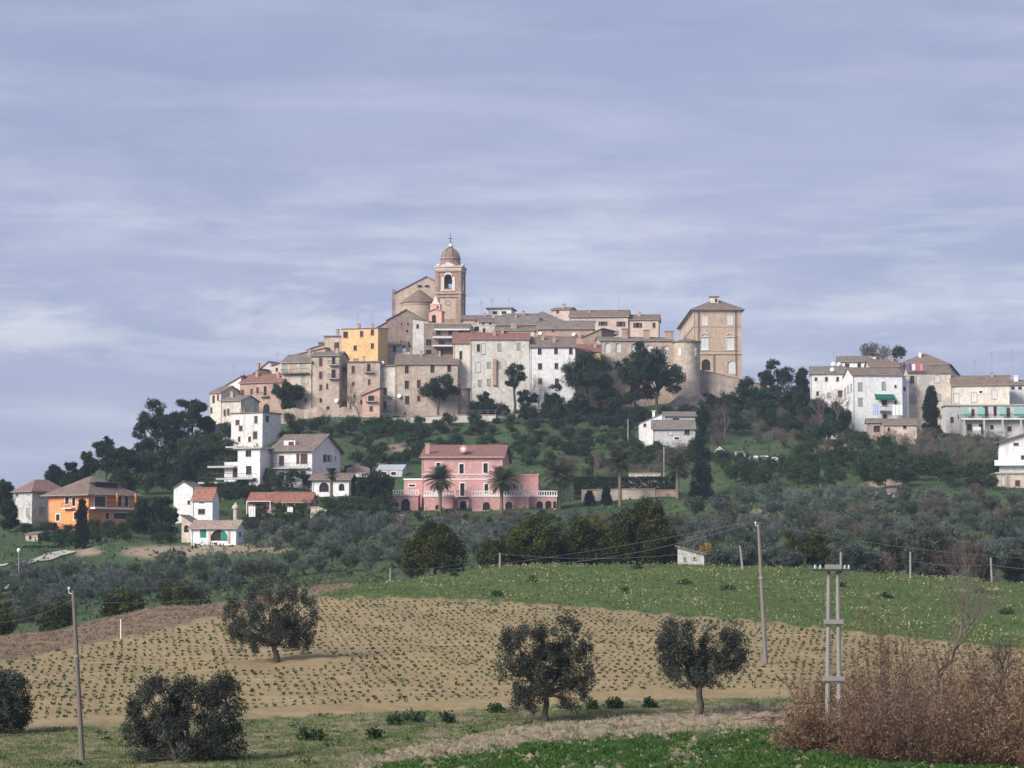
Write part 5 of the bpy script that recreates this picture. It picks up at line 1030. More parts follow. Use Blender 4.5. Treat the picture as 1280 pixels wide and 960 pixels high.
def treeproto(seed, ell, m, n, crad, ln, wd, leaf, base=(0, 0, 0), fork=(0, 0, 1.2), r0=.2, flat=1., droop=0., bark=None, nl=14, tri=False, bias=.6, up=0., hi=None, crown='crown', extra=None):
    rs = np.random.RandomState(seed); C = clumps(rs, m, ell, bias)
    rad = rs.uniform(crad*.6, crad*1.3, m)
    V, t = leaves(rs, C, rad, n, ln, wd, flat, droop, tri, up)
    if extra:       # stray sprays outside the outline
        C2 = clumps(rs, extra, [(e[0], e[1], e[2], e[3]*1.12, e[4]*1.12, e[5]*1.1) for e in ell], 1.0)
        V2, t2 = leaves(rs, C2, rs.uniform(crad*.35, crad*.6, extra), max(4, n//5), ln, wd, 1, droop, tri, up); V = np.concatenate([V, V2]); t = np.concatenate([t, t2])
    cm = npmesh('crown', V, 3 if tri else 4, t); cm.materials.append(leaf)
    tm = mesh_from(limbmesh(C, base, fork, r0, seed+1, nl=nl), 'trunk', bark or BARK) if nl is not None else None
    return cm, tm
def plant(proto, name, label, cat, loc, rz=0, s=1.0, sz=None, group=None, crown='crown', trunk='trunk'):
    o = thing(name, label, cat, loc, group); o.rotation_euler = (0, 0, rz); o.scale = (s, s, sz if sz else s)
    cm, tm = proto
    c = bpy.data.objects.new(crown, cm); COL.objects.link(c); c.parent = o
    if tm: t = bpy.data.objects.new(trunk, tm); COL.objects.link(t); t.parent = o
    return o
# ---- foreground olives (each its own shape). sizes in px of the photograph -> metres at its depth
def olive(label, cx, base_row, Y, ells, seed, m=85, n=130, basex=None, fork_row=None, r0=.17, **kw):
    """ells in pixels: (x, y, rx, ry)"""
    b = at(basex or cx, base_row, Y); b.z = min(b.z, h(b.x, b.y)+.05) if base_row < 955 else h(b.x, b.y); k = Y/F
    E = [((x-(basex or cx))*k, (i % 3-1)*rx*k*.25, (at(x, y, Y).z-b.z), rx*k*.92, rx*k*.85, ry*k*.92) for i, (x, y, rx, ry) in enumerate(ells)]
    fr = at(cx, fork_row or base_row-30, Y)
    p = treeproto(seed, E, int(m*2.1), n, .27, .125, .042, LO, (0, 0, 0), (fr.x-b.x, 0, fr.z-b.z), r0, 1.25, .1, BARKO, 34, bias=.45, extra=190, **kw)
    return plant(p, 'olive_tree', label, 'tree', tuple(b))
olive('olive tree standing alone in the middle of the crop rows, wide rounded crown', 343, 825, 151, [(315, 755, 38, 32), (345, 740, 42, 26), (370, 765, 30, 38), (330, 785, 42, 28), (300, 775, 24, 32), (372, 790, 24, 22), (316, 800, 26, 16), (350, 794, 30, 18), (376, 802, 16, 14), (296, 798, 16, 16)], 11, basex=346, fork_row=806, r0=.2, m=120)
olive('olive tree with a forked trunk on the bank below the centre of the field', 682, 903, 119, [(655, 805, 34, 30), (700, 800, 40, 34), (720, 830, 30, 40), (665, 850, 34, 32), (690, 840, 40, 36), (640, 830, 20, 28), (655, 880, 16, 16), (715, 868, 20, 20)], 12, basex=682, fork_row=868, r0=.17, m=100)
olive('olive tree with a heart-shaped double crown on the dirt bank at the right', 874, 892, 121, [(845, 800, 26, 32), (862, 835, 30, 26), (905, 805, 32, 34), (890, 835, 30, 26), (918, 815, 18, 26), (836, 820, 16, 26)], 13, basex=873, fork_row=858, r0=.19, m=85)
olive('bushy olive tree cut by the bottom edge, near the left wooden pole', 232, 985, 98, [(195, 885, 38, 40), (240, 880, 36, 32), (275, 885, 34, 42), (225, 930, 62, 45), (180, 910, 26, 45), (280, 935, 26, 36), (230, 860, 14, 18), (275, 858, 16, 14)], 14, basex=232, fork_row=960, r0=.25, m=130)
olive('olive tree cut off by the left edge of the field', 0, 918, 112, [(10, 865, 30, 28), (-15, 870, 34, 36), (18, 890, 22, 22), (-5, 895, 34, 20)], 15, basex=-4, fork_row=900, r0=.2, m=80)
# ---- dark evergreens on the crest
def evergreen(label, ells, base_row, Y, seed, leaf, m, n, cat='shrub', name='evergreen_shrub', crad=.8, ln=.26, wd=.13, group=None):
    xs_ = [e[0] for e in ells]; cx = sum(xs_)/len(xs_); b = at(cx, base_row, Y); b.z = h(b.x, b.y); k = Y/F
    E = [((x-cx)*k, ((i % 3)-1)*rx*k*.3, max(.3, at(x, y, Y).z-b.z), rx*k*1.02, rx*k*.9, ry*k*1.04) for i, (x, y, rx, ry) in enumerate(ells)]
    p = treeproto(seed, E, m, n, crad, ln, wd, leaf, (0, 0, 0), (0, 0, 1.6), .22, 1., 0, BARK, 10, bias=.5, extra=30)
    return plant(p, name, label, cat, tuple(b), group=group)
evergreen('isolated dark conical evergreen behind the crest, below the pink villa', [(545, 690, 38, 24), (545, 678, 26, 22), (543, 668, 14, 14), (520, 705, 16, 10), (572, 705, 14, 10)], 716, 262, 21, LD, 95, 190)
evergreen('small rounded evergreen between the conical one and the tall clump', [(614, 695, 17, 14), (618, 688, 10, 10)], 711, 258, 22, LD, 30, 170)
evergreen('broad dark evergreen at the left end of the tall clump on the crest', [(664, 680, 30, 26), (668, 664, 20, 18), (645, 692, 16, 14)], 708, 262, 23, LD, 85, 190)
evergreen('brownish evergreen in the middle of the tall clump on the crest', [(720, 676, 34, 28), (735, 665, 24, 22), (702, 692, 24, 16), (750, 688, 24, 20)], 708, 266, 24, LD, 105, 190)
evergreen('tallest olive-gold evergreen at the right end of the clump on the crest', [(802, 668, 34, 34), (808, 645, 22, 22), (780, 684, 26, 22), (830, 686, 18, 18), (775, 660, 20, 20)], 707, 262, 25, LD, 125, 190)
evergreen('little yellow-flowering bush beside the small white house on the crest', [(882, 687, 6, 7)], 697, 262, 26, LY, 8, 60, crad=.35, ln=.15, wd=.1)
# ---- prototypes
def uni(seed, leaf, H, rx, m, n, crad, ln, wd, lobes=5, trunk=.35, flat=1., nl=6, tri=True, droop=0, rz=None, bias=.5):
    rs = np.random.RandomState(seed*7+1); E = []
    for i in range(lobes):
        a = 2*math.pi*i/lobes+rs.rand(); q = rs.uniform(.25, .6)*rx
        E.append((math.cos(a)*q, math.sin(a)*q, H*(trunk+(1-trunk)*rs.uniform(.3, .72)), rx*rs.uniform(.45, .65), rx*rs.uniform(.45, .65), (rz or H*(1-trunk)*.34)*rs.uniform(.75, 1.1)))
    return treeproto(seed, E, m, n, crad, ln, wd, leaf, (0, 0, 0), (0, 0, H*trunk*.9), .05*H*.6, flat, droop, BARK, nl, tri=tri, bias=bias, extra=10)
PO = [uni(100+i, (LOF, LOF, LOG, LOF, LOF2, LOF, LOG, LOF2)[i], (3.2, 3.6, 3.0, 3.9, 3.3, 2.8, 3.5, 3.1)[i], (2.1, 1.9, 2.4, 2.0, 2.3, 2.2, 1.8, 2.0)[i], 62, 62, .42, .19, .10, (4, 5, 6, 3, 5, 7, 4, 6)[i], .12, bias=.7) for i in range(8)]
PS = [uni(120+i, LS, 3.0, 2.2, 30, 70, .6, .28, .17, 5, .1) for i in range(5)]
PDK = [uni(130+i, LS, 5.5, 3.2, 46, 80, .85, .34, .2, 6, .15) for i in range(5)]
PN = [uni(110+i, LP, 4.0, 2.6, 40, 80, .7, .34, .16, 6, .15) for i in range(4)]
PBR = [uni(140+i, LB, 3.2, 2.3, 26, 60, .6, .42, .05, 5, .12, nl=16) for i in range(4)]
def pine_proto(seed, H, rx, cf, m, n, lobes=6, lean=0., crad=1.0):
    rs = np.random.RandomState(seed); E = []
    for i in range(lobes):
        a = 2*math.pi*i/lobes+rs.rand()*.8; q = rs.uniform(.35, .75)*rx; zc = H*(1-cf)+H*cf*rs.uniform(.2, .82)
        E.append((math.cos(a)*q+lean*zc, math.sin(a)*q, zc, rx*rs.uniform(.3, .5), rx*rs.uniform(.3, .5), H*cf*rs.uniform(.12, .2)))
    E.append((lean*H, 0, H*.9, rx*.4, rx*.4, H*cf*.14))
    return treeproto(seed, E, m, n, crad, .5, .2, LP, (0, 0, 0), (lean*H*(1-cf*.6), 0, H*(1-cf*.75)), H*.022+.08, .65, 0, BARK, 26, tri=True, bias=.4, extra=14)
PP = [pine_proto(200+i, 12, 4.2, c_, 80, 90) for i, c_ in enumerate((.75, .62, .55, .8, .7))]
rsG = random.Random(5)
def pine(label, cx, top, base, wpx, k=None, Y=None, cf=.7, seed=None, lean=0, group=None, cat='tree', lobes=7, m=70):
    p = gpt(cx, base, 262) if Y is None else None
    if p is None: Y = Y or 560; q = at(cx, base, Y); p = Vector((q.x, Y, q.z))
    Y = p.y; H = at(cx, top, Y).z-p.z; rx = wpx/2*Y/F
    pr = pine_proto(seed or int(cx*3+top), H, rx*1.02, cf, m, 110, lobes, lean, max(.55, rx*.24))
    return plant(pr, 'pine_tree', label, cat, (p.x, p.y, min(p.z, h(p.x, p.y))), group=group)
# pines against the town and the skyline
pine('umbrella pine with a dark round crown against the old beige house', 362, 478, 528, 36, Y=556, cf=.75, seed=301)
pine('leaning umbrella pine in front of the long brick house', 548, 470, 524, 46, Y=553, cf=.55, seed=302, lobes=6, m=60)
pine('slender pine in front of the tall pale rendered block', 643, 449, 516, 30, Y=552, cf=.5, seed=303, lobes=5, m=42)
pine('two-lobed spreading pine before the yellow house', 734, 441, 522, 66, Y=556, cf=.72, seed=304, lobes=9, m=130)
pine('tallest black-green pine in front of the convent wall, left half', 795, 427, 524, 46, Y=558, cf=.85, seed=305, lobes=9, m=120)
pine('broad black-green pine in front of the convent wall, right half', 822, 436, 522, 56, Y=560, cf=.8, seed=306, lobes=9, m=120)
pine('bushy dark pine below the tall pale rendered block', 604, 492, 534, 34, Y=549, cf=.95, seed=307, m=70)
pine('dark pine between the white three-storey house and the road wall', 694, 482, 528, 36, Y=552, cf=.92, seed=308, m=70)
pine('low dark pine under the two-lobed pine', 756, 478, 528, 34, Y=554, cf=.92, seed=309, m=70)
pine('low dark pine below the slender pine', 657, 490, 530, 30, Y=551, cf=.95, seed=310, m=60)
pine('dark pine filling the gap left of the convent pines', 722, 492, 530, 32, Y=551, cf=.92, seed=311, m=60)
pine('low dark pine below the convent wall pines', 786, 492, 534, 34, Y=552, cf=.95, seed=312, m=60)
# right of the palace
for i, (cx, top, base, wpx, lb) in enumerate([(968, 453, 520, 42, 'rounded pine on the skyline right of the palace'), (1003, 460, 520, 26, 'narrow dark pine on the skyline left of the right hamlet'),
        (932, 472, 525, 40, 'dark pine just right of the palace ramparts'), (955, 488, 535, 44, 'low broad pine below the rounded skyline pine'), (990, 485, 535, 44, 'low pine beneath the narrow skyline pine'),
        (1022, 500, 540, 40, 'dark pine in front of the weathered house of the right hamlet'), (905, 500, 545, 34, 'dark pine on the slope below the ramparts'), (1045, 505, 548, 30, 'dark pine left of the stone shed')]):
    pine(lb, cx, top, base, wpx, cf=.9, seed=330+i, m=80, Y=(578, 572, 572, 560, 562, 548, 552, 542)[i])
# left skyline pines
for i, (cx, top, base, wpx, cf, lb) in enumerate([(195, 501, 580, 52, .8, 'tallest pine of the left skyline, ragged top'), (222, 516, 588, 44, .75, 'pine right of the tallest on the left skyline'),
        (240, 499, 556, 38, .5, 'umbrella pine with bare trunk left of the town tip'), (172, 535, 600, 36, .85, 'pine left of the tallest on the left skyline'), (132, 549, 606, 34, .9, 'pointed pine on the left skyline above the orange villa'),
        (152, 558, 612, 36, .9, 'low pine between the pointed pine and the tall ones'), (108, 566, 612, 30, .9, 'bushy pine behind the orange villa roof'), (88, 578, 618, 30, .9, 'low pine behind the ridge of the orange villa'),
        (68, 583, 622, 24, .9, 'small pine behind the grey three-storey house'), (258, 520, 562, 26, .7, 'small dark pine at the left tip of the town'), (185, 566, 625, 44, .9, 'broad dark pine behind the white tower house, upper'),
        (212, 555, 612, 40, .9, 'dark pine below the umbrella pine'), (155, 590, 632, 36, .9, 'dark pine right of the orange villa roof'), (3, 602, 650, 22, .9, 'dark pine cut by the left edge of the photo'),
        (205, 610, 664, 36, .95, 'large dark rounded tree hiding the side of the white tower house'), (178, 612, 655, 34, .95, 'dark tree between the orange villa and the white tower house'), (470, 592, 645, 40, .95, 'large dark tree left of the pink villa porch'),
        (245, 560, 600, 44, .95, 'dark tree left of the modern white house'), (12, 625, 664, 20, .9, 'dark tree left of the grey three-storey house')]):
    pine(lb, cx, top, base, wpx, cf=cf, seed=360+i, m=75, Y={0: 520, 1: 520, 2: 541, 3: 505, 9: 545, 10: 480, 13: 470, 14: 414, 15: 420, 16: 440, 17: 490, 18: 428}.get(i))
# cypresses
def cypress(label, cx, top, base, wpx, seed, Y=None, leaf=None, name='cypress_tree'):
    p = gpt(cx, base, 262) if Y is None else at(cx, base, Y); Y = p.y; z0 = min(p.z, h(p.x, p.y)); H = at(cx, top, Y).z-z0; r = wpx/2*Y/F; E = []
    for i in range(9):
        t_ = (i+.5)/9; E.append((0, 0, H*t_, r*(1-t_)**.4*.92+.05, r*(1-t_)**.4*.92+.05, H*.1, (1-t_)**.4+.25))
    pr = treeproto(seed, E, 120, 110, max(.3, r*.3), .4, .16, leaf or LCY, (0, 0, 0), (0, 0, H*.5), .15, 1.4, 0, BARK, 6, tri=True, bias=.5, up=1.0)
    return plant(pr, name, label, 'tree', (p.x, p.y, z0))
cypress('very tall broad dark cypress in the middle of the right slope', 877, 508, 617, 30, 401, Y=452)
cypress('small pointed cypress in front of the orange villa', 102, 627, 676, 17, 402, Y=402)
cypress('short cypress at the left of the clipped hedge wall', 737, 616, 636, 13, 403, Y=448)
cypress('short cypress right beside the first, against the pale wall', 758, 612, 636, 13, 404, Y=448)
cypress('layered dark conifer in front of the patched house of the right hamlet', 1164, 487, 540, 26, 405, Y=535)
# palms
def palm(label, cx, crown_row, base, rpx, seed, Y, nf=64, dark=False):
    p = at(cx, base, Y); z0 = min(p.z, h(p.x, p.y)); top = at(cx, crown_row, Y).z; rr = rpx*Y/F; rs = np.random.RandomState(seed)
    o = thing('palm_tree', label, 'palm', (p.x, p.y, z0)); mb = MB(); Hh = top-z0
    pts = [Vector((0, 0, -.4)), Vector((0, 0, .2)), Vector((0, 0, Hh*.5)), Vector((0, 0, Hh-.5)), Vector((0, 0, Hh))]; mb.tube(pts, [.42, .36, .30, .36, .45], 9)
    t = bpy.data.objects.new('trunk', mesh_from(mb, 'trunk', plain('palm_bark', (.17, .14, .105), .95, 0, .4))); COL.objects.link(t); t.parent = o
    VV = []; T = []
    for i in range(nf):
        az = rs.rand()*2*math.pi; el = rs.uniform(-.75, 1.35); Lf = rr*rs.uniform(.9, 1.15)*(1.0 if el > -.2 else .8)
        d = Vector((math.cos(az)*math.cos(el), math.sin(az)*math.cos(el), math.sin(el))); pos = Vector((0, 0, Hh)); ns = 9; side = Vector((-math.sin(az), math.cos(az), 0)); tt = rs.rand()
        if el < -.3: tt *= .5
        for s_ in range(ns):
            f = s_/ns; nd = (d+Vector((0, 0, -1))*f*f*1.1).normalized(); npos = pos+nd*Lf/ns
            VV += [pos-side*.03, pos+side*.03, npos+side*.03, npos-side*.03]; T.append(tt)
            if s_ > 0:
                lw = Lf*.30*math.sin(math.pi*min(1, (f*.85+.12)))
                for q in (0, .33, .66):
                    pq = pos.lerp(npos, q)
                    for sg in (-1, 1):
                        e = pq+(side*sg*.8+nd*.75-Vector((0, 0, .25))).normalized()*lw
                        VV += [pq, pq+nd*.07, e, e-nd*.02]; T.append(min(1, tt+.1*sg*q))
            pos = npos
    me = npmesh('fronds', np.array([tuple(v) for v in VV]), 4, np.array(T)); me.materials.append(LPM)
    c = bpy.data.objects.new('fronds', me); COL.objects.link(c); c.parent = o
    return o
palm('palm with a bushy round crown left of the pink villa door', 550, 600, 636, 22, 501, 439, 120)
palm('palm with arching fronds right of the pink villa door', 627, 602, 637, 23, 502, 439, 120)
palm('large dark palm behind the right arcade of the pink villa', 699, 596, 634, 25, 503, 444, 120)
palm('palm with a pale trunk in front of the long garden wall', 775, 578, 628, 20, 504, 447, 105)
palm('palm with spiky upright crown at the right end of the garden wall', 847, 586, 624, 21, 505, 449, 105)
palm('small palm in front of the white chalet annex', 414, 594, 618, 11, 506, 452, 45)
# ---- bare trees
def bare_mesh(seed, H, spread, levels=4, r0=.12, nb=4, name='branches', up=.35, twigs=3, k=4):
    rs = random.Random(seed); mb = MB()
    def rec(p, d, L_, r, lv):
        n = 3; pts = [p]; q = p; dd = d
        for i in range(n):
            dd = (dd+Vector((rs.gauss(0, .16), rs.gauss(0, .16), up*.12))).normalized(); q = q+dd*L_/n; pts.append(q)
        mb.tube(pts, [r*(1-.16*i) for i in range(n+1)], k if lv > 1 else 3, False)
        if lv == 0: return
        for j in range(nb if lv > 1 else twigs):
            a = rs.uniform(0, 2*math.pi); sp_ = rs.uniform(.35, .9)*spread; side = dd.orthogonal().normalized(); side.rotate(__import__('mathutils').Quaternion(dd, a))
            st_ = pts[rs.choice([1, 2, 3, 3])]; rec(st_, (dd+side*sp_+Vector((0, 0, up*.3))).normalized(), L_*rs.uniform(.55, .8), r*.5, lv-1)
    rec(Vector((0, 0, -.2)), Vector((rs.gauss(0, .1), rs.gauss(0, .1), 1)), H*.38, r0, levels)
    return mb
def baretree(label, cx, base, H, seed, Y=None, spread=1., levels=4, r0=.12, mat=None, nb=4, twigs=3, thick=None):
    p = gpt(cx, base, 262) if Y is None else at(cx, base, Y); me = mesh_from(bare_mesh(seed, H, spread, levels, r0, nb, twigs=twigs), 'branches', mat or TWIGF)
    z0 = min(p.z, h(p.x, p.y)) if Y is None or Y > 200 else p.z
    o = thing('bare_tree', label, 'tree', (p.x, p.y, z0)); c = bpy.data.objects.new('branches', me); COL.objects.link(c); c.parent = o; return o
baretree('bare tree climbing the rocky base wall of the town', 437, 528, 11, 601, 553, .9, 5, .22)
baretree('bare tree beside the first, against the pink base of the brick house', 449, 526, 8, 602, 552, .9, 4, .16)
baretree('bare pale-branched tree in front of the white three-storey house', 676, 515, 11, 603, 554, 1.0, 5, .2, plain('pale_twigs', (.34, .29, .25), .9))
baretree('bare tree on the skyline left of the long pink house', 678, 400, 7.5, 604, 636, 1.1, 5, .2)
baretree('bare tree in front of the weathered house, left one', 1028, 512, 10, 605, 540, .9, 5, .2)
baretree('bare tree in front of the weathered house, right one', 1046, 514, 11, 606, 538, .9, 5, .2)
baretree('bare tree above the shrubs left of the orange villa garden', 44, 664, 6, 607, None, 1, 4, .14)
baretree('bare leafless tree between the garden wall and the farmhouse', 744, 600, 8, 608, None, 1.1, 5, .16)
baretree('bare tree below the grey stone farmhouse', 848, 592, 8, 609, None, 1.1, 5, .16)
baretree('bare shrub tree right of the farmhouse cypress', 905, 548, 9, 610, None, 1.0, 5, .18)
baretree('bare skyline tree right of the palace', 946, 500, 8, 611, 590, .9, 4, .14)
baretree('tall bare grey tree rising out of the dry thicket', 1186, 850, 6.6, 612, 108, .8, 5, .085, TWIG)
baretree('dark crooked bare tree at the right edge of the dry thicket', 1262, 900, 4.6, 613, 106, 1.0, 5, .09, BARKO)
baretree('stubby dark bare tree with cut limbs in the dry thicket', 1172, 862, 2.6, 614, 106, 1.3, 3, .12, BARKO, 3)
evergreen('rusty brown bare bush on the skyline behind the right hamlet', [(1095, 441, 16, 8), (1085, 438, 9, 6)], 452, 585, 31, LB, 40, 60, crad=1.0, ln=.6, wd=.12, cat='bush', name='bush')
evergreen('small green round bush on the skyline behind the right hamlet', [(1123, 441, 7, 6)], 452, 585, 32, LS, 16, 60, crad=.7, ln=.5, wd=.2, cat='bush', name='bush')
# ---- scattered trees, each an individual
used = [(877, 617, 2.2), (877, 628, 1.5), (865, 630, 1.5), (889, 630, 1.5)]
def scatter(protos, poly, n, name, label, cat, group, smin, smax, marks, mind=20, asp=2.2, seed=1, avoid=(), y0=262, rowstep=None):
    """individual trees; each label = kind + band of rows + landmark + place in that band"""
    rs = random.Random(seed); xs_ = [p[0] for p in poly]; ys_ = [p[1] for p in poly]; tries = 0; got = []
    def inside(x, y):
        c = False; j = len(poly)-1
        for i in range(len(poly)):
            (xi, yi), (xj, yj) = poly[i], poly[j]
            if (yi > y) != (yj > y) and x < (xj-xi)*(y-yi)/(yj-yi)+xi: c = not c
            j = i
        return c
    while len(got) < n and tries < n*80:
        tries += 1; x, y = rs.uniform(min(xs_), max(xs_)), rs.uniform(min(ys_), max(ys_))
        if rowstep: y = round((y+x*rowstep[1])/rowstep[0])*rowstep[0]-x*rowstep[1]+rs.uniform(-1.5, 1.5)
        if not inside(x, y): continue
        if any(a < x < b and c < y < d for a, b, c, d in avoid): continue
        if any(abs(x-u)**2+(asp*(y-v))**2 < (mind*.5*(1+s_))**2 for u, v, s_ in used): continue
        p = gpt(x, y, y0)
        if p is None: continue
        s = rs.uniform(smin, smax); used.append((x, y, .6 if s < 1 else 1)); pr = rs.choice(protos)
        o = plant(pr, name, label, cat, tuple(p), rs.uniform(0, 6.28), s, s*rs.uniform(.85, 1.12), group); got.append([x, y, o])
    ylo, yhi = min(ys_), max(ys_); ORD = ['leftmost', 'second from the left', 'third from the left', 'fourth from the left', 'fifth from the left', 'sixth from the left', 'seventh from the left', 'eighth from the left', 'ninth from the left', 'tenth from the left', 'eleventh from the left', 'twelfth from the left']
    nb = 3 if n > 40 else 2 if n > 14 else 1; bins = {}
    for x, y, o in got:
        # bands run parallel to the slope of the polygon
        q = min(nb-1, int((y-ylo)/(yhi-ylo+1e-6)*nb)); mk = min(marks, key=lambda m_: abs(m_[0]-x))[1]; bins.setdefault((q, mk), []).append((x, o))
    BN = {1: [''], 2: ['higher', 'lower'], 3: ['top', 'middle', 'bottom']}[nb]
    for (q, mk), L_ in bins.items():
        L_.sort(key=lambda t: t[0])
        for i, (x, o) in enumerate(L_):
            o['label'] = (label+' '+mk+', '+((BN[q]+' band, ') if BN[q] else '')+ORD[min(i, 11)]) if len(L_) > 1 else label+' '+mk+((', '+BN[q]+' band') if BN[q] else '')
    return len(got)
cnts = []; AV = [(230, 312, 655, 700), (300, 410, 615, 658), (500, 505, 640, 670), (20, 90, 688, 712), (728, 848, 600, 632), (487, 700, 600, 641), (55, 172, 595, 668), (16, 60, 600, 664), (215, 275, 600, 656), (150, 235, 683, 698)]
M1 = [(-20, 'by the left edge'), (60, 'below the lane'), (120, 'below the orange villa'), (180, 'below the bare earth'), (230, 'left of the cottage'), (290, 'below the cottage'), (350, 'below the pink bungalow'), (420, 'below the garden wall'), (490, 'right of the bungalow')]
M2 = [(330, 'under the bungalow'), (400, 'under the garden wall'), (460, 'under the dark tree'), (510, 'under the left porch'), (560, 'under the left palm'), (620, 'under the right palm'), (690, 'under the arcade'), (740, 'under the short cypresses'), (800, 'under the far palms'), (850, 'left of the tall cypress')]
M3 = [(870, 'under the tall cypress'), (920, 'under the tool shed'), (970, 'under the polytunnel'), (1020, 'under the white hut'), (1060, 'left of the pale hut'), (1100, 'under the pale hut'), (1150, 'under the patched house'), (1200, 'under the turquoise balcony'), (1260, 'by the right edge')]
cnts.append(scatter(PO, [(-40, 722), (90, 716), (200, 716), (360, 706), (500, 690), (520, 712), (400, 724), (200, 754), (0, 784), (-40, 790)], 90, 'olive_tree', 'grove olive', 'tree', 'olive trees in the left grove', .65, .98, M1, 26, 2.4, 2, AV, rowstep=(11, .10)))
cnts.append(scatter(PO, [(310, 668), (470, 655), (485, 668), (860, 664), (870, 696), (600, 702), (500, 690), (380, 694), (310, 692)], 78, 'olive_tree', 'slope olive', 'tree', 'olive trees below the pink villa', .75, 1.1, M2, 27, 2.6, 3, AV, rowstep=(9, .02)))
cnts.append(scatter(PO, [(860, 628), (1240, 628), (1310, 645), (1310, 705), (1100, 696), (860, 692)], 95, 'olive_tree', 'orchard olive', 'tree', 'olive trees on the lower right slope', .75, 1.2, M3, 29, 2.4, 4, AV, rowstep=(10, -.02)))
cnts.append(scatter(PBR, [(300, 660), (860, 650), (860, 696), (600, 702), (300, 700)], 14, 'bare_bush', 'brown bare bush of the slope', 'bush', 'bare bushes among the slope olives', .6, 1.0, M2, 22, 2.4, 23, AV))
cnts.append(scatter(PBR, [(870, 625), (1240, 625), (1300, 650), (1300, 700), (870, 690)], 18, 'bare_bush', 'brown bare bush of the orchard', 'bush', 'bare bushes in the orchard', .6, 1.1, M3, 22, 2.4, 24, AV))
cnts.append(scatter(PDK, [(890, 585), (1180, 588), (1190, 612), (890, 612)], 26, 'evergreen_tree', 'dark green row tree', 'tree', 'dark trees in the row on the right slope', .6, .9, M3, 24, 2.2, 5, AV))
cnts.append(scatter(PBR, [(1110, 556), (1250, 556), (1240, 590), (1120, 592)], 24, 'bare_bush', 'purplish bare bush', 'bush', 'bare bushes below the right hamlet', .8, 1.3, M3, 22, 2, 6, AV))
cnts.append(scatter(PBR, [(880, 520), (1060, 530), (1060, 572), (880, 560)], 14, 'bare_bush', 'brownish bare bush', 'bush', 'bare bushes under the ramparts', .8, 1.3, M3, 24, 2, 7, AV))
cnts.append(scatter(PN, [(880, 505), (1060, 515), (1060, 560), (885, 545)], 30, 'evergreen_shrub', 'upper-slope evergreen shrub', 'shrub', 'evergreen shrubs under the ramparts', .7, 1.2, [(890, 'under the ramparts'), (960, 'under the rounded pine'), (1020, 'under the weathered house')], 17, 2, 8, AV))
M4 = [(450, 'above the greenhouse'), (530, 'behind the villa chimney'), (600, 'behind the pink villa roof'), (660, 'right of the villa roof'), (720, 'above the large dark palm'), (790, 'left of the farmhouse'), (850, 'below the farmhouse')]
cnts.append(scatter(PS, [(435, 555), (800, 545), (860, 575), (720, 600), (640, 590), (530, 580), (435, 600)], 60, 'shrub', 'low green shrub', 'shrub', 'shrubs above the pink villa', .5, 1.15, M4, 17, 2.2, 9, AV))
cnts.append(scatter(PBR, [(690, 570), (850, 565), (850, 600), (790, 606), (700, 598)], 15, 'bare_bush', 'reddish bare bush', 'bush', 'bare bushes behind the hedge', .7, 1.2, M4, 22, 2, 10, AV))
cnts.append(scatter(PDK, [(180, 560), (290, 555), (300, 610), (180, 625)], 26, 'evergreen_tree', 'dark woodland tree', 'tree', 'dark trees left of the white houses', .55, .95, [(190, 'behind the white tower house'), (225, 'above the white tower house'), (260, 'left of the modern house')], 22, 2, 11, ()))
cnts.append(scatter(PS, [(225, 560), (292, 552), (292, 580), (225, 590)], 12, 'shrub', 'ivy-green shrub of the lane bank', 'shrub', 'shrubs under the lane wall', .5, .9, [(240, 'by the umbrella pine'), (275, 'by the tall white house')], 16, 2, 12, ()))
cnts.append(scatter(PS, [(350, 534), (640, 530), (640, 545), (350, 552)], 36, 'shrub', 'green shrub below the road parapet', 'shrub', 'shrubs under the road parapet', .5, 1.05, [(365, 'under the beige house'), (440, 'under the bare trees'), (530, 'under the brick house'), (610, 'under the rendered block')], 14, 2.2, 13, ()))
cnts.append(scatter(PN, [(590, 522), (860, 522), (860, 540), (590, 542)], 24, 'evergreen_shrub', 'dark under-pine shrub', 'shrub', 'dark shrubs at the foot of the pines', .6, 1.0, [(610, 'by the slender pine'), (690, 'by the white house'), (760, 'by the two-lobed pine'), (830, 'by the convent pines')], 20, 2.2, 14, ()))
cnts.append(scatter(PS, [(30, 668), (200, 664), (215, 680), (60, 684)], 20, 'shrub', 'garden shrub', 'shrub', 'garden shrubs around the orange villa', .45, .8, [(45, 'by the grey house'), (90, 'by the pointed cypress'), (140, 'by the villa gate'), (190, 'by the dark tree')], 16, 2, 15, [(230, 312, 655, 682), (20, 90, 688, 712), (60, 98, 640, 668)]))
cnts.append(scatter(PDK, [(300, 604), (390, 604), (396, 614), (300, 616)], 9, 'evergreen_tree', 'dark tree screening the chalet', 'tree', 'dark trees at the foot of the chalet', .5, .75, [(320, 'below the modern house'), (375, 'below the chalet balcony')], 18, 2, 16, ()))
cnts.append(scatter(PS, [(300, 652), (480, 628), (492, 650), (300, 668)], 22, 'shrub', 'hedgerow shrub', 'shrub', 'shrubs by the pink bungalow', .6, 1.0, [(330, 'under the pink bungalow'), (410, 'by the garden wall'), (465, 'by the large dark tree')], 20, 2.2, 17, [(235, 312, 650, 686), (310, 388, 615, 646)]))
cnts.append(scatter(PN, [(256, 612), (335, 610), (335, 624), (262, 628)], 12, 'evergreen_shrub', 'dark shrub at the foot of the modern house', 'shrub', 'shrubs at the foot of the modern house', .45, .75, [(270, 'left side'), (320, 'right side')], 13, 2, 21, ()))
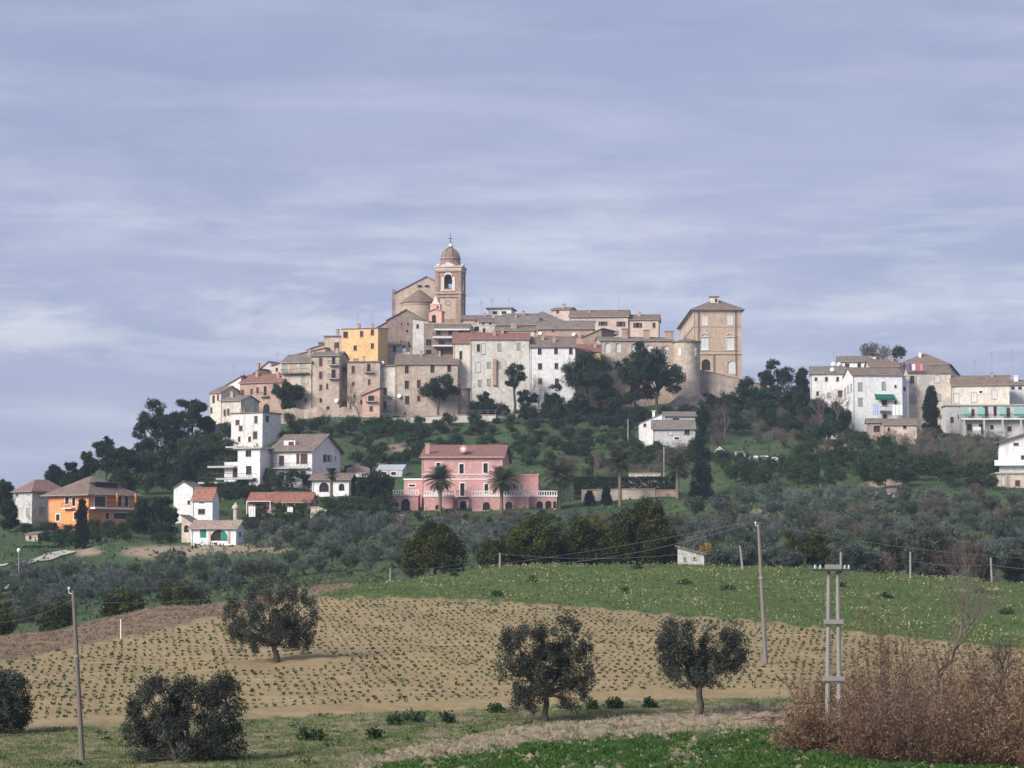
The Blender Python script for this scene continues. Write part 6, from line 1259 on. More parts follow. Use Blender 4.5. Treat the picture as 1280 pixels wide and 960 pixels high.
cnts.append(scatter(PS, [(40, 668), (175, 656), (178, 668), (45, 680)], 12, 'shrub', 'low shrub hiding the villa base', 'shrub', 'shrubs at the base of the orange villa', .3, .55, [(60, 'by the grey house'), (130, 'by the orange wall')], 12, 2, 22, [(60, 98, 640, 662)]))
cnts.append(scatter(PS, [(500, 646), (700, 646), (700, 656), (500, 658)], 14, 'shrub', 'dark shrub in front of the villa', 'shrub', 'shrubs before the pink villa terrace', .3, .5, [(530, 'under the left palm'), (620, 'under the right palm'), (680, 'under the arcade')], 14, 2, 18, ()))
cnts.append(scatter(PS, [(1000, 560), (1110, 560), (1250, 592), (1250, 615), (1000, 585)], 32, 'shrub', 'green shrub above the orchard', 'shrub', 'shrubs between hamlet and orchard', .7, 1.3, M3, 18, 2.2, 19, ()))
cnts.append(scatter(PS, [(806, 566), (868, 563), (868, 580), (806, 584)], 9, 'shrub', 'shrub hiding the farmhouse foot', 'shrub', 'shrubs at the foot of the farmhouse', .6, .9, [(835, 'below the farmhouse')], 13, 2, 20, ()))
for o in list(bpy.data.objects):
    if 'label' in o and len(o['label'].split()) > 16: o['label'] = o['label'].replace('from the left', 'from left')
# crest bushes, individually placed
for i, (x, y, w_, hh_, dk, lb) in enumerate([(152, 772, 52, 32, 1, 'dark rounded bush on the edge of the ploughed strip'), (230, 757, 52, 34, 1, 'dark rounded bush right of the other on the edge of the ploughed strip'), (68, 790, 46, 42, 1, 'dark bush behind the left wooden pole'), (2, 798, 30, 44, 1, 'dark bush cut by the left edge, behind the ploughed strip')]):
    p = at(x, y, 258 if x > 100 else 245); b = Vector((p.x, p.y, h(p.x, p.y))); H = (at(x, y-hh_, p.y).z-b.z); pr = uni(700+i, LS if not dk else LD, H, w_/2*p.y/F*1.15, 50, 110, .6, .24, .14, 6, .12, tri=True); plant(pr, 'bush', lb, 'bush', tuple(b))
CB = [(905, 708, 36, 26, 0), (930, 706, 34, 30, 0), (968, 710, 36, 34, 0), (985, 712, 30, 22, 0), (1006, 710, 52, 62, 2), (1035, 712, 40, 30, 0), (1062, 714, 44, 34, 0), (1085, 716, 40, 32, 0), (1117, 716, 38, 56, 1), (1150, 718, 52, 66, 1), (1108, 718, 30, 24, 3), (1180, 720, 40, 38, 0), (1205, 722, 42, 40, 3), (1235, 724, 44, 46, 0), (1270, 728, 40, 62, 1), (1170, 718, 34, 36, 3)]
LBL = {905: 'low grey-green bush right of the small white house on the crest', 930: 'grey-green bush behind the leaning concrete post', 968: 'grey-green bush just right of the tall wooden pole', 985: 'small bush left of the dark round tree on the crest', 1006: 'dark round evergreen tree standing above the crest bushes',
       1035: 'grey bush behind the top of the twin-leg pylon', 1062: 'wide grey bush right of the pylon top', 1085: 'grey bush left of the brown one on the crest', 1117: 'tall dark olive bush on the crest, the left one of two', 1150: 'tallest olive-coloured bush on the right crest', 1108: 'pale brown bare bush low on the crest',
       1180: 'grey olive bush right of the tallest crest bush', 1205: 'brownish bare bush left of the last concrete post', 1235: 'grey bush behind the last concrete post', 1270: 'dark olive bush cut by the right edge of the photo', 1170: 'brown bare bush in front of the tallest crest bush'}
for i, (x, y, w_, hh_, k_) in enumerate(CB):
    Y_ = 262+(i % 3)*3; p = at(x, y, Y_); b = Vector((p.x, p.y, h(p.x, p.y))); H = (at(x, y-hh_, p.y).z-b.z)
    pr = uni(720+i, {0: LOF, 1: LO, 2: LD, 3: LB}[k_], H, w_/2*p.y/F*1.15, 46, 110, .55, .26 if k_ != 3 else .4, .12 if k_ != 3 else .05, 6, .1, tri=True); plant(pr, 'olive_bush' if k_ in (0, 1) else 'bush', LBL[x], 'bush', tuple(b))
# clipped hedges
def hedge(label, x0, x1, yt, yb, Y, t, seed, leaf=None):
    a, b = at(x0, yb, Y), at(x1, yb, Y); zt = at((x0+x1)/2, yt, Y).z; z0 = min(h(a.x, Y), h(b.x, Y)); rs = np.random.RandomState(seed)
    n = int((b.x-a.x)*(zt-z0)*9+80); o = thing('hedge', label, 'hedge', ((a.x+b.x)/2, Y, z0)); nC = n*3
    C = np.stack([rs.uniform(-(b.x-a.x)/2, (b.x-a.x)/2, nC), rs.uniform(0, t, nC), rs.uniform(0, zt-z0, nC)], 1); C[:nC//2, 1] = rs.uniform(0, .2, nC//2); C[nC//2:nC//2+nC//5, 2] = zt-z0-.1
    V_, t_ = leaves(rs, C, np.full(nC, .3), 10, .28, .16, tri=True); me = npmesh('foliage', V_, 3, t_); me.materials.append(leaf or LP); c = bpy.data.objects.new('foliage', me); COL.objects.link(c); c.parent = o
hedge('long clipped dark hedge behind the pale garden wall, crossed by a palm trunk', 718, 845, 597, 612, 456, 1.6, 801)
hedge('low clipped hedge along the upper terrace right of the white houses', 440, 492, 598, 606, 462, 1.2, 802, LS)
hedge('dark hedge lining the lane up to the orange villa', 28, 84, 684, 693, 404, 1.2, 803, LS)

# ---- crops
def cropmesh(seed):
    rs = np.random.RandomState(seed); n = 12; C = np.zeros((1, 3)); C[0, 2] = .03
    V_, t_ = leaves(rs, C, np.array([.06]), n, .125, .082, .4, -.1, up=.45); return V_, t_
CM = []; CV = []
for i in range(4):
    V_, t_ = cropmesh(900+i); V_[:, 2] = np.maximum(V_[:, 2], 0); CV.append((V_, t_)); me = npmesh('crop_plant', V_, 4, t_); me.materials.append(LC); CM.append(me)
rs = np.random.RandomState(77); pts = []
for r_i, Y0 in enumerate(np.arange(118, 232, 1.7)):
    xs_ = np.arange(-60, 70, .5)+(r_i % 2)*.25
    Yv = Y0+xs_*.05+rs.normal(0, .07, len(xs_))+.35*np.sin(xs_*.12+r_i*.2); Xv = xs_+rs.normal(0, .07, len(xs_))
    Zv_ = hN(Xv, Yv); px_, rw_ = proj(Xv, Yv, Zv_)
    cy = np.interp(px_, [-400, 0, 200, 400, 480, 640, 850, 1280, 1700], [170, 177, 197, 217, 226, 242, 244, 242, 240])
    ok = (rw_ > pl(px_, CTOP)+2) & (rw_ < pl(px_, CBOT)-12) & (px_ > -40) & (px_ < 1320) & (Yv < cy-2)
    ok &= ~((np.abs(px_-355-(rw_-826)*2) < 75) & (np.abs(rw_-828+(px_-355)*.09) < 7))       # bare patch under the lone olive
    ok &= rs.rand(len(px_)) > .06+.25*(rw_ < pl(px_, CTOP)+8)*(px_ < 300)
    for X_, Y_, Z_, a_, b_ in zip(Xv[ok], Yv[ok], Zv_[ok], px_[ok], rw_[ok]): pts.append((X_, Y_, Z_, b_))
inview = [p for p in pts]
inview.sort(key=lambda p: p[1]); near_p = inview[:300]; rest = inview[300:]
for i, (X_, Y_, Z_, _) in enumerate(near_p):
    o = bpy.data.objects.new('crop_plant', CM[i % 4]); COL.objects.link(o); o.location = (X_, Y_, Z_); o.rotation_euler = (0, 0, rs.rand()*6.28); s_ = rs.uniform(.7, 1.25); o.scale = (s_, s_, s_)
    tag(o, 'small green crop seedling in the nearest planted rows of the field', 'crop plant', 'crop plants in the nearest rows')
VV = []; TT = []
for i, (X_, Y_, Z_, _) in enumerate(rest):
    V_, t_ = CV[i % 4]; a = rs.rand()*6.28; s_ = rs.uniform(.65, 1.25); ca, sa = math.cos(a)*s_, math.sin(a)*s_
    VV.append(np.stack([V_[:, 0]*ca-V_[:, 1]*sa+X_, V_[:, 0]*sa+V_[:, 1]*ca+Y_, V_[:, 2]*s_+Z_], 1)); TT.append(t_)
me = npmesh('crop_rows', np.concatenate(VV), 4, np.concatenate(TT)); me.materials.append(LC); o = link('crop_rows', me, None); tag(o, 'far rows of small green crop plants', None, None, 'stuff')
print('crops', len(near_p), len(rest), 'scatter', cnts)
# ---- meadow flowers and grass (stuff)
def ground_stuff(name, n, inside, mk, mat, seed, label, y=(90, 246), dens=None):
    rs = np.random.RandomState(seed); px_ = rs.uniform(-40, 1320, n*4); rw_t = None
    Y_ = rs.uniform(y[0], y[1], n*4); d = px_-640; X_ = d*Y_*cp/F*1.0; X_ = d/(F*cp)*Y_
    Z_ = hN(X_, Y_); a, b = proj(X_, Y_, Z_); ok = inside(a, b, Y_, rs); X_, Y_, Z_ = X_[ok][:n], Y_[ok][:n], Z_[ok][:n]
    V_, t_ = mk(rs, np.stack([X_, Y_, Z_], 1)); me = npmesh(name, V_, 3, t_); me.materials.append(mat); o = link(name, me, None); return tag(o, label, None, None, 'stuff')
def inm(px_, row, Y_, rs):
    cy = np.interp(px_, [-400, 0, 200, 400, 480, 640, 850, 1280, 1700], [170, 177, 197, 217, 226, 242, 244, 242, 240])
    return (row < pl(px_, CTOP)-1) & (px_ > 500-(row-719)*4.3) & (Y_ < cy+4)
def tuft(hh, wd, nb, sp, zoff=0.):
    def f(rs, P):
        n = len(P); idx = np.repeat(np.arange(n), nb); B_ = P[idx]+np.stack([rs.normal(0, sp, n*nb), rs.normal(0, sp, n*nb), np.full(n*nb, -.02+zoff)], 1)
        a = rs.rand(n*nb)*6.28; w_ = np.stack([np.cos(a), np.sin(a), np.zeros(n*nb)], 1)*wd/2
        top = B_+np.stack([rs.normal(0, hh*.4, n*nb), rs.normal(0, hh*.4, n*nb), rs.uniform(.5, 1.2, n*nb)*hh], 1)
        V_ = np.stack([B_-w_, B_+w_, top], 1).reshape(-1, 3); return V_, np.clip(np.repeat(rs.rand(n), nb)*.6+rs.rand(n*nb)*.4, 0, 1)
    return f
LG = leafmat('meadow_grass', (.065, .10, .028), (.11, .155, .045), (.21, .23, .09), .3)
LGL = leafmat('lush_clover', (.025, .060, .008), (.045, .10, .014), (.10, .17, .03), .3)
LF = leafmat('pale_flowers', (.32, .31, .12), (.44, .42, .17), (.58, .56, .32), .2)
ground_stuff('meadow_grass', 14000, inm, tuft(.22, .10, 3, .15), LG, 51, 'green meadow grass on the crest', (170, 246))
def flw(rs, P):
    n = len(P); c = P+np.stack([np.zeros(n), np.zeros(n), rs.uniform(.15, .35, n)], 1); d = rvec(rs, n*2).reshape(2, n, 3)*.105
    V_ = np.stack([c-d[0], c+d[0], c+d[1]], 1).reshape(-1, 3); return V_, rs.rand(n)
def inmf(px_, row, Y_, rs):
    k = .5+.5*np.sin(px_*.021+row*.11+1)*np.sin(px_*.007-row*.23)
    k = np.clip(k+.35*np.sin(px_*.05+row*.3)*np.sin(px_*.033-row*.4), .03, 1)**1.6; return inm(px_, row, Y_, rs) & (rs.rand(len(px_)) < k*np.clip((px_-430)/250, .05, 1))
ground_stuff('meadow_flowers', 5200, inmf, flw, LF, 52, 'pale yellow flowers sprinkled over the meadow', (170, 246))
def inv_(px_, row, Y_, rs):
    k = .35+.65*(np.sin(px_*.017+row*.09)*np.sin(px_*.041-row*.05) > -.1)
    return (row > pl(px_, CBOT)) & ~((row > pl(px_, BTOP)) & (row < pl(px_, BBOT))) & (row < pl(px_, BBOT)) & (rs.rand(len(px_)) < k)
ground_stuff('verge_grass', 11000, inv_, tuft(.13, .06, 3, .12), LG, 53, 'patchy short grass below the crop field', (88, 135))
def inl(px_, row, Y_, rs):
    k = (np.sin(px_*.031+row*.12+2)*np.sin(px_*.013-row*.07)+.35*np.sin(px_*.11+row*.2) > -.18)
    return (row > pl(px_, BBOT)+1) & (row < 1010) & k
ground_stuff('lush_grass', 22000, inl, tuft(.17, .13, 3, .18), LGL, 54, 'bright green clover along the bottom edge', (84, 122))
def inb(px_, row, Y_, rs): return (row > pl(px_, BTOP)-6) & (row < pl(px_, BBOT)+2)
def leafy(rs, P):
    n = len(P); nb = 9; idx = np.repeat(np.arange(n), nb); s = np.repeat(rs.uniform(.12, .34, n), nb)[:, None]
    d = rvec(rs, n*nb); d[:, 2] = np.abs(d[:, 2])*.8; B_ = P[idx]+d*s*.7; t = rvec(rs, n*nb)*s*.45; u_ = rvec(rs, n*nb)*s*.3
    return np.stack([B_-u_, B_+u_, B_+t], 1).reshape(-1, 3), np.clip(np.repeat(rs.rand(n), nb)*.8+rs.rand(n*nb)*.2, 0, 1)
def inl2(px_, row, Y_, rs): return (row > pl(px_, BBOT)+2) & (row < 1010) & (np.sin(px_*.047+row*.17+1)*np.sin(px_*.019-row*.05) > -.15)
ground_stuff('broadleaf_weeds', 1500, inl2, leafy, LGL, 59, 'mounds of broad-leaved green weeds along the bottom edge', (84, 122))
def inv2(px_, row, Y_, rs): return inv_(px_, row, Y_, rs) & (np.sin(px_*.023+row*.21)*np.sin(px_*.061-row*.09+1) > .35)
ground_stuff('verge_weeds', 500, inv2, leafy, LC, 60, 'small dark weeds scattered over the verge', (88, 135))
ground_stuff('bank_grass', 1500, inb, tuft(.15, .08, 4, .12), LG, 55, 'sparse grass blades on the dirt bank', (88, 130))
def ink(px_, row, Y_, rs): return ((row > pl(px_, BTOP)-2) & (row < pl(px_, BBOT)+3)) | ((rs.rand(len(px_)) < .12) & (row > pl(px_, BBOT)))
def clod(rs, P):
    n = len(P); s = rs.uniform(.05, .21, n)[:, None]; T_ = []
    D = np.array([(1, 0, -.2), (-.5, .87, -.2), (-.5, -.87, -.2), (0, 0, .8)], float); Vs = [P+D[k][None]*s*rs.uniform(.7, 1.3, (n, 1)) for k in range(4)]
    f = [(0, 1, 3), (1, 2, 3), (2, 0, 3)]; V_ = np.concatenate([np.stack([Vs[a], Vs[b], Vs[c]], 1) for a, b, c in f]).reshape(-1, 3); return V_, np.concatenate([rs.rand(n)]*3)
ground_stuff('dirt_clods', 7500, ink, clod, leafmat('pale_clods', (.20, .15, .10), (.30, .235, .16), (.44, .37, .27), 0, .95), 56, 'pale crumbly dirt clods on the bank', (88, 130))
def inpl(px_, row, Y_, rs):
    cy = np.interp(px_, [-400, 0, 200, 400, 480, 640], [170, 177, 197, 217, 226, 242]); return (row < pl(px_, CTOP)-1) & (px_ < 500-(row-719)*4.3) & (Y_ < cy+3)
ground_stuff('plough_clods', 9000, inpl, clod, leafmat('brown_clods', (.12, .08, .05), (.18, .125, .08), (.26, .185, .125), 0, .95), 57, 'brown clods of the ploughed strip', (140, 232))
def infar(px_, row, Y_, rs): return (row > 500) & (row < 800)
def scrub(rs, P):
    n = len(P); nb = 6; idx = np.repeat(np.arange(n), nb); s = np.repeat(rs.uniform(.25, .8, n), nb)[:, None]
    B_ = P[idx]+rvec(rs, n*nb)*s*.6; d = rvec(rs, n*nb)*s*.8; d[:, 2] = np.abs(d[:, 2])+.1; w_ = rvec(rs, n*nb)*s*.35
    return np.stack([B_-w_, B_+w_, B_+d], 1).reshape(-1, 3), np.clip(np.repeat(rs.rand(n), nb)*.75+rs.rand(n*nb)*.25, 0, 1)
ground_stuff('undergrowth', 9000, infar, scrub, leafmat('undergrowth_leaves', (.035, .055, .022), (.065, .10, .035), (.15, .15, .075), .2), 58, 'rough grass and low undergrowth of the hillside', (290, 560))
# ---- weeds
for i, (x, y, w_, lb) in enumerate([(518, 903, 26, 'largest dark leafy weed on the verge, left of the centre olive'), (620, 893, 15, 'dark weed just left of the centre olive'), (492, 908, 14, 'weed left of the largest verge weed'), (560, 905, 14, 'flat weed between the two larger ones on the verge'), (468, 925, 12, 'weed above the green strip, far left one'), (388, 928, 22, 'low spreading weed at the left end of the verge'),
        (740, 886, 10, 'small weed between the two olives on the bank, left'), (768, 885, 12, 'weed between the two olives on the bank, middle'), (812, 884, 11, 'weed left of the heart-shaped olive'), (795, 712, 14, 'weed near the top of the meadow'), (856, 732, 20, 'double weed in the middle of the meadow'), (912, 738, 16, 'flat weed in the meadow near the tall pole'), (780, 742, 12, 'weed above the top crop row'),
        (1257, 768, 20, 'round green bush weed in the meadow at the right'), (1225, 742, 14, 'dark weed in the meadow near the last concrete post'), (1108, 748, 16, 'weed in the meadow right of the pylon'), (620, 746, 14, 'weed at the top edge of the crop rows'), (665, 728, 12, 'small weed in the left meadow'), (570, 722, 10, 'small weed at the left point of the meadow'), (1050, 735, 12, 'weed beside the pylon legs')]):
    Y_ = hit(x, y, 85); 
    if Y_ is None: continue
    p = at(x, y, Y_); r_w = w_/2*Y_/F; rs_ = np.random.RandomState(i+300); E = [(rs_.normal()*r_w*.3, rs_.normal()*r_w*.3, .16, r_w*.75, r_w*.75, .16+r_w*.16) for _ in range(3)]
    V_, t_ = leaves(rs_, clumps(rs_, 14, E), np.full(14, .2), 26, .17, .10); me = npmesh('weed', V_, 4, t_); me.materials.append(LC if i != 13 else LS)
    o = bpy.data.objects.new('weed', me); COL.objects.link(o); o.location = (p.x, p.y, h(p.x, p.y)); tag(o, lb, 'weed')
# ---- dry thicket at the right: separate bushes
def dry(label, cx, top, base, wpx, Y, seed, leaf=None, n=1500, stems=60, green=0):
    rs = np.random.RandomState(seed); p = at(cx, base, Y); z0 = h(p.x, p.y); H = at(cx, top, Y).z-z0; rx = wpx/2*Y/F
    o = thing('dry_bush', label, 'bush', (p.x, p.y, z0)); VV = []; T = []; mb = MB()
    for i in range(stems):
        a = rs.rand()*6.28; q = rx*rs.rand()**.6; b = Vector((math.cos(a)*q*.45, math.sin(a)*q*.45, -.1)); hh = H*(.3+.85*rs.rand()**1.3)*(1-.35*(q/rx)**2); e = Vector((math.cos(a)*q*1.25+rs.normal()*.35, math.sin(a)*q*1.25+rs.normal()*.3, hh)); m_ = b.lerp(e, .55)+Vector((rs.normal()*.22, rs.normal()*.22, hh*.12))
        mb.tube([b, b.lerp(m_, .5)+Vector((rs.normal()*.07, rs.normal()*.07, 0)), m_, m_.lerp(e, .5)+Vector((rs.normal()*.08, rs.normal()*.08, 0)), e], [.013, .011, .009, .007, .003], 3, False)
        for k in range(int(n/stems)):
            f = rs.uniform(.04, 1)**.9; pp = (b.lerp(m_, f/.55) if f < .55 else m_.lerp(e, (f-.55)/.45))+Vector(rs.normal(size=3))*.11; d = Vector(rs.normal(size=3)); d.z = abs(d.z)*.8+.25; d.normalize(); L_ = rs.uniform(.06, .22); sd = d.cross(Vector(rs.normal(size=3))).normalized()*rs.uniform(.010, .030)
            VV += [pp-sd, pp+sd, pp+d*L_]; T.append(min(1, max(0, rs.rand()*.7+.3*f)))
    me = npmesh('foliage', np.array([tuple(v) for v in VV]), 3, np.array(T)); me.materials.append(leaf or LR); c = bpy.data.objects.new('foliage', me); COL.objects.link(c); c.parent = o
    c = bpy.data.objects.new('stems', mesh_from(mb, 'stems', TWIGD)); COL.objects.link(c); c.parent = o
for i, (cx, top, base, w_, Y, lf, lb) in enumerate([(1100, 876, 985, 100, 99, LR, 'big brown bush at the front of the dry thicket, below the pylon'), (1160, 855, 990, 110, 98, LR, 'front bush of the dry thicket under the stubby bare tree'), (1225, 868, 990, 100, 98, LR, 'reedy straw-coloured front bush near the right edge'),
        (1110, 772, 950, 105, 114, LRD, 'rusty red-brown tall bush behind the pylon legs'), (1062, 838, 945, 90, 114, LR, 'brown bush around the base of the pylon'), (1175, 815, 960, 110, 104, LR, 'tall brown bush in the middle of the dry thicket'), (1235, 812, 965, 100, 104, LRD, 'tall straw bush at the right of the dry thicket'), (1285, 792, 970, 80, 103, LRD, 'dry bush cut by the right edge of the photo'),
        (1005, 885, 965, 66, 103, LR, 'low thin bush at the left end of the dry thicket'), (1015, 835, 945, 60, 114, LR, 'thin pale twiggy bush left of the pylon'), (1280, 880, 990, 80, 97, LR, 'low reedy bush in the bottom right corner'), (1130, 845, 975, 90, 101, LB, 'purplish twiggy bush inside the dry thicket'), (1046, 880, 985, 66, 103.5, LR, 'low brown bush right in front of the pylon feet'), (1112, 806, 965, 90, 107, LR, 'tall wispy brown bush just right of the pylon'), (1205, 812, 965, 90, 108, LR, 'tall wispy bush around the foot of the bare tree')]):
    dry(lb, cx, top-8, base, w_*1.1, Y, 950+i, lf, 6800, 110)
# cut branches pile
mb = MB(); rr = random.Random(4); c0_ = gpt(975, 905, 90)
if c0_:
    for i in range(60):
        a = rr.gauss(0, .35); L_ = rr.uniform(.5, 1.5); q = c0_+Vector((rr.gauss(0, .8), rr.gauss(0, .35), rr.uniform(.03, .3))); d = Vector((math.cos(a), math.sin(a), rr.gauss(0, .1)))*L_/2; mb.tube([q-d, q, q+d], [.02, .03, .015], 4)
    tag(mb.build('brushwood_pile', plain('cut_branches', (.26, .17, .14), .9, 0, .3), None, origin=tuple(c0_)), 'low pile of cut branches on the bank left of the dry thicket', 'brushwood')
# ------------------------------------------------------------------ poles, posts, wires
def pole(label, xt, yt, xb, yb, Y, r0, r1, mat, name='utility_pole', cat='pole', sink=True, ins=True):
    b = at(xb, yb, Y); t = at(xt, yt, Y); zz = h(b.x, b.y); d = (t-b); k = (zz-.3-b.z)/d.z; b2 = b+d*k
    o = thing(name, label, cat, tuple(b2)); MB().tube([b2, b2.lerp(t, .5), t], [r0, (r0+r1)/2, r1], 10).build('shaft', mat, o)
    if ins:
        m = MB(); m.tube([t+Vector((-.02, 0, -.15)), t+Vector((-.18, 0, -.1)), t+Vector((-.18, 0, .05))], .02, 5); m.lathe(tuple(t+Vector((-.18, 0, .03))), [(.03, 0), (.06, .02), (.06, .06), (.03, .1), (.04, .12)], 8); m.build('insulator', FRW, o)
        MB().tube([b2.lerp(t, .62), b2.lerp(t, .635)], r0*1.08, 10).build('band', MET, o)
    return t
T1 = pole('weathered wooden pole at the left, standing in front of the crop rows', 91.5, 738, 104, 972, 100, .115, .075, WOD)
T2 = pole('tall grey pole standing alone in the crop rows at the right', 948, 655, 957, 826, 150, .15, .09, plain('grey_pole', (.20, .18, .165), .85))
# twin-leg pylon
Yp = 110; bL, bR = at(1034, 905, Yp), at(1050, 905, Yp); tL, tR = at(1036, 714, Yp), at(1047, 714, Yp); zz = h(bL.x, Yp)-.3
root = thing('power_pylon', 'concrete twin-leg pylon with crossarm and tie beams rising out of the dry thicket', 'pylon', ((bL.x+bR.x)/2, Yp, zz)); P_C = plain('pale_concrete', (.27, .255, .235), .9, 0, .2)
for a, b in ((bL, tL), (bR, tR)):
    a2 = Vector((a.x, a.y, zz)); m = MB(); m.box((0, 0, 0), .001, .001, .001) if False else None
    m.tube([a2, b], [.13, .085], 8); m.build('leg', P_C, root)
for r_ in (777, 848): q = at(1042, r_, Yp); MB().box((q.x, Yp, q.z), .85 if r_ == 777 else .95, .38, .2).build('tie_beam', P_C, root)
for r_ in (781, 852): q = at(1042, r_, Yp); MB().box((q.x, Yp, q.z), .9, .3, .05).build('bracket', WOD, root)
q = at(1041.5, 709.5, Yp); MB().box((q.x, Yp, q.z), .72, .42, .28).build('cap_block', P_C, root)
q = at(1040, 712.5, Yp); m = MB(); m.box((q.x-.02, Yp-.28, q.z), 1.75, .08, .09); m.build('crossarm', IRN, root)
for x_ in (1018, 1024.5, 1055, 1060):
    q = at(x_, 711, Yp); m = MB(); m.lathe((q.x, Yp-.28, q.z-.02), [(.02, 0), (.055, .03), (.05, .08), (.06, .12), (.02, .2)], 8); m.build('insulator', plain('glass_insulator', (.45, .50, .52), .2), root)
m = MB(); m.tube([at(1051, 716, Yp)+Vector((0, -.05, 0)), at(1051, 690, Yp)+Vector((0, -.05, 0))], [.07, .045], 8); m.build('mast', P_C, root)
PT = at(1051, 691, Yp)
POSTS = []
for i, (xt, yt, xb, yb, lb) in enumerate([(625, 691, 625, 709, 'white concrete fence post on the crest below the tall evergreens'), (488, 710, 488, 719, 'stubby post at the left point of the meadow'), (925, 682, 928, 706, 'leaning concrete post on the crest right of the small white house'), (1138, 690, 1138, 717, 'slim white post on the crest between the pylon and the bare tree'), (1238.5, 697, 1240, 726, 'concrete post with a broken cap near the right edge of the crest')]):
    Y_ = 236 if i not in (1,) else 222; pole(lb, xt, yt, xb, yb+1, Y_, .12 if i != 1 else .09, .10 if i != 1 else .07, P_C, 'fence_post', 'post', ins=False); POSTS.append(at(xt, yt+1, Y_))
pole('short white marker stake on the ploughed strip', 151, 774, 151, 789, 168, .05, .04, FRW, 'marker_stake', 'stake', ins=False)
pole('tall pale pole among the pines right of the orange villa', 194.5, 584, 194.5, 618, 480, .14, .1, CON, 'utility_pole', 'pole', ins=False)
pole('thin grey pole on the slope left of the white end house', 785, 524, 785, 538, 520, .1, .08, CON, 'utility_pole', 'pole', ins=False)
pole('thin grey pole between the bare tree and the farmhouse cypress', 830, 558, 830, 587, 470, .1, .08, CON, 'utility_pole', 'pole', ins=False)
pole('thin leaning pole at the corner of the white annex, beside the garden wall', 1145, 605, 1145, 628, 440, .09, .07, CON, 'utility_pole', 'pole', ins=False)['label'] if False else None
def wire(label, P, sag, r=.012, name='power_line'):
    m = MB(); pts = []
    for a, b, s in zip(P[:-1], P[1:], sag):
        for k in range(12): t = k/12; q = a.lerp(b, t); pts.append(q-Vector((0, 0, s*4*t*(1-t))))
    pts.append(P[-1]); m.tube(pts, r, 4); o = m.build(name, plain('wire_grey', (.22, .22, .23), .6), None, origin=tuple(P[0])); return tag(o, label, 'cable')
i1 = T1+Vector((-.18, 0, .1)); i2 = T2+Vector((-.18, 0, .1)); 
wire('overhead cable running from the left wooden pole up and across the lone olive tree', [at(-40, 778, 80), i1-Vector((0, 0, .55)), at(430, 706, 170)], [.3, .9], .013)
wire('second thinner cable just above it at the left wooden pole', [at(-40, 772, 80), i1, at(420, 697, 170)], [.3, .7], .010)
wire('long cable from the tall grey pole to the right edge', [i2, at(1330, 700, 170)], [.45], .014)
wire('cable sagging from the tall grey pole down to the left over the crest', [i2, at(610, 706, 225)], [.9], .010)
wire('second cable from the tall grey pole to the left, the upper one', [i2+Vector((0, 0, .1)), at(560, 712, 225)], [.3], .008)
wire('fence wire along the crest posts at the left', [POSTS[1], POSTS[0], POSTS[2]], [.5, .8], .012)
wire('fence wire between the two right crest posts', [POSTS[3]-Vector((0, 0, .8)), POSTS[4]-Vector((0, 0, .6)), at(1330, 712, 232)], [.3, .2], .012)
wire('guy wire crossing the green strip at the bottom', [at(905, 915, 106), at(860, 975, 95)], [.0], .010)
# street lamp
b = at(24, 709, 358); b.z = h(b.x, b.y); tp = at(23.5, 690, 358)
root = thing('street_lamp', 'white globe street lamp beside the pale lane at the far left', 'street lamp', tuple(b)); MB().tube([b, tp], [.09, .06], 8).build('post', MET, root)
m = MB(); m.lathe((tp.x, tp.y, tp.z), [(.02, -.1), (.2, 0), (.28, .2), (.28, .35), (.2, .52), (.02, .6)], 12); m.build('lamp_globe', plain('white_globe', (.85, .85, .83), .3), root, True)
# laundry and small things
def cloth(label, x0, x1, y0, y1, Y, mat, name='washing', n=1, col=None):
    a, b = at(x0, y0, Y), at(x1, y1, Y); m = MB(); k = 8
    for i in range(k):
        f0, f1 = i/k, (i+1)/k; w0, w1 = .05*math.sin(f0*18), .05*math.sin(f1*18)
        m.slab([(a.x+(b.x-a.x)*f0, Y+w0, b.z), (a.x+(b.x-a.x)*f1, Y+w1, b.z), (a.x+(b.x-a.x)*f1, Y+w1+.03, b.z), (a.x+(b.x-a.x)*f0, Y+w0+.03, b.z)], a.z-b.z)
    return tag(m.build(name, mat, None, origin=tuple(a)), label, 'laundry')
cloth('pale blue sheet hanging on the balcony rail, left of the awning door', 1091, 1100, 505, 519, 543, plain('blue_sheet', (.48, .52, .66), .8))
cloth('wide white sheet hanging right of the awning door', 1115, 1128, 506, 519, 544, FRW)
for i, (x0, x1, c_, lb) in enumerate([(1129, 1132, (.08, .07, .09), 'black shirt at the left end of the rooftop washing line'), (1132.5, 1135, (.35, .12, .14), 'dark red cloth second on the rooftop washing line'), (1136, 1139, (.10, .12, .30), 'navy cloth third on the rooftop washing line'), (1140, 1144, (.75, .75, .78), 'white cloth in the middle of the rooftop washing line'), (1145, 1149, (.62, .14, .10), 'bright red cloth on the rooftop washing line'), (1150, 1153, (.70, .30, .30), 'pink cloth at the right end of the rooftop washing line')]):
    cloth(lb, x0, x1, 454+i % 2, 463, 551, plain('cloth_%d' % i, c_, .8))
cloth('white washing strung below the double window of the small grey house', 496, 504, 441, 445, 583, FRW)
cloth('second bigger piece of white washing, right of the other', 504, 512, 440, 447, 583.5, FRW)
cloth('big white tarpaulin sheet at the left end of the pink bungalow', 311, 319, 633, 646, 421, FRW)
cloth('white sheet on the line in front of the pink bungalow', 359, 366, 634, 640, 421, FRW)
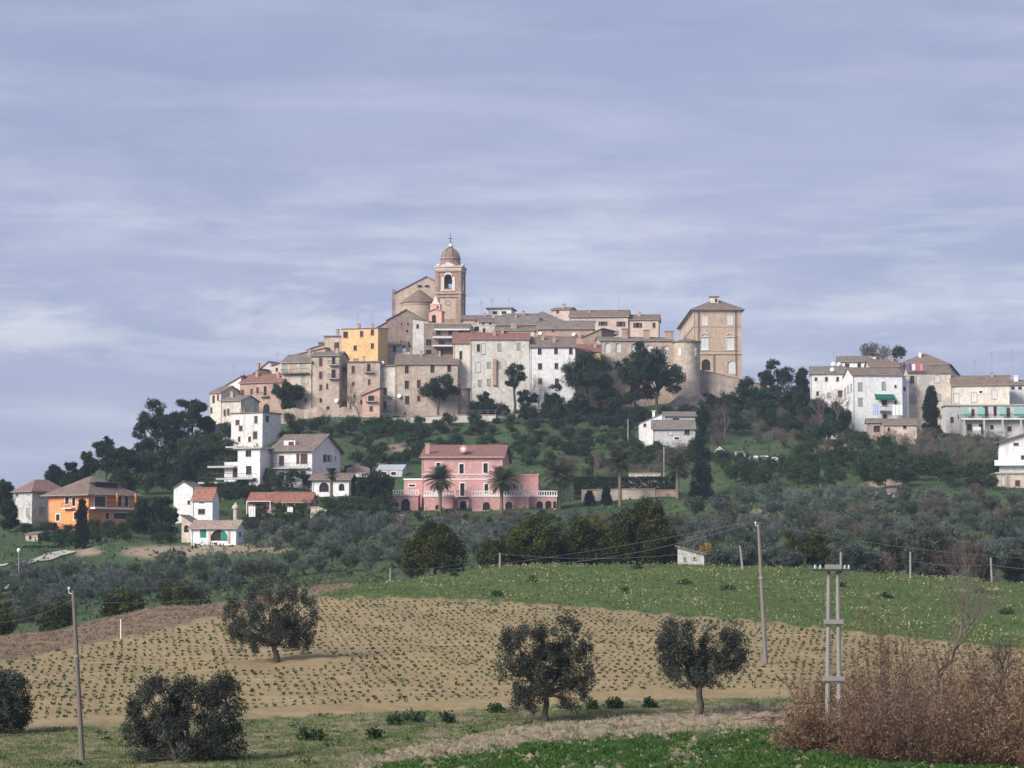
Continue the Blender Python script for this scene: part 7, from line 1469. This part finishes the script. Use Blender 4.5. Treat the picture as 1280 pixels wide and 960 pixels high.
# low white car-like shapes near the orange villa gate
def smallcar(label, cx, row, Y, col, ang=0):
    p = at(cx, row, Y); z0 = h(p.x, p.y); A_ = Vector((math.cos(ang), math.sin(ang), 0)); root = thing('parked_car', label, 'car', (p.x, p.y, z0)); m = MB(); c = Vector((p.x, p.y, z0))
    B_ = Vector((-A_.y, A_.x, 0)); prof = [(-2, .35), (2, .35), (2.02, .8), (1.2, .95), (.6, 1.42), (-1.1, 1.45), (-1.75, 1.0), (-2.02, .9)]
    n = len(m.v); k = len(prof)
    for s_ in (-.8, .8):
        for u, v in prof: m.v.append(tuple(c+A_*u+B_*s_*(1 if v < 1.1 else .82)+Vector((0, 0, v))))
    m.f += [tuple(range(n, n+k)), tuple(range(n+2*k-1, n+k-1, -1))]+[(n+i, n+k+i, n+k+(i+1) % k, n+(i+1) % k) for i in range(k)]; m.build('body', plain('car_paint_%s' % col[0], col[1], .35), root)
    m = MB(); 
    for s_ in (-.74, .74): q_ = c+B_*s_+A_*(-.25); m.box((q_.x, q_.y, z0+1.17), 1.9, .06, .36, A_)
    m.build('side_window', GLS, root)
    for u in (-1.25, 1.25):
        for s_ in (-.74, .74): q_ = c+A_*u+B_*s_; m = MB(); m.tube([q_-B_*.1+UP*.32, q_+B_*.1+UP*.32], .32, 12); m.build('wheel', IRN, root)
smallcar('white car mostly hidden by the hedge at the far left', 3, 708, 356, ('white', (.75, .75, .75)), .1)
# haze has to enclose ground and camera, so the far skirt of the ground (to the horizon) sets its size
HZ = True
if HZ:
    gx0, gx1 = float(Xg.min())-20, float(Xg.max())+20; gy0, gy1 = float(Yg.min())-20, float(Yg.max())+20
    zmin = float(Zg.min())-1.0; ztop = CZ+84
    v = [(x, y, z) for z in (zmin, ztop) for x, y in ((gx0, gy0), (gx1, gy0), (gx1, gy1), (gx0, gy1))]
    me = bpy.data.meshes.new('haze'); me.from_pydata(v, [], [(0, 3, 2, 1), (4, 5, 6, 7), (0, 1, 5, 4), (1, 2, 6, 5), (2, 3, 7, 6), (3, 0, 4, 7)]); me.update()
    hm = bpy.data.materials.new('haze_air'); hm.use_nodes = True; hn = hm.node_tree; hn.nodes.clear()
    pv = N(hn, 'ShaderNodeVolumePrincipled'); pv.inputs['Color'].default_value = (.66, .77, 1, 1); pv.inputs['Density'].default_value = .00014; pv.inputs['Anisotropy'].default_value = .0
    ho = N(hn, 'ShaderNodeOutputMaterial'); L(hn, pv.outputs[0], ho.inputs['Volume'])
    tag(link('haze', me, hm), 'thin blue air between the field and the town', None, None, 'stuff')
print('OBJECTS', len(bpy.data.objects))
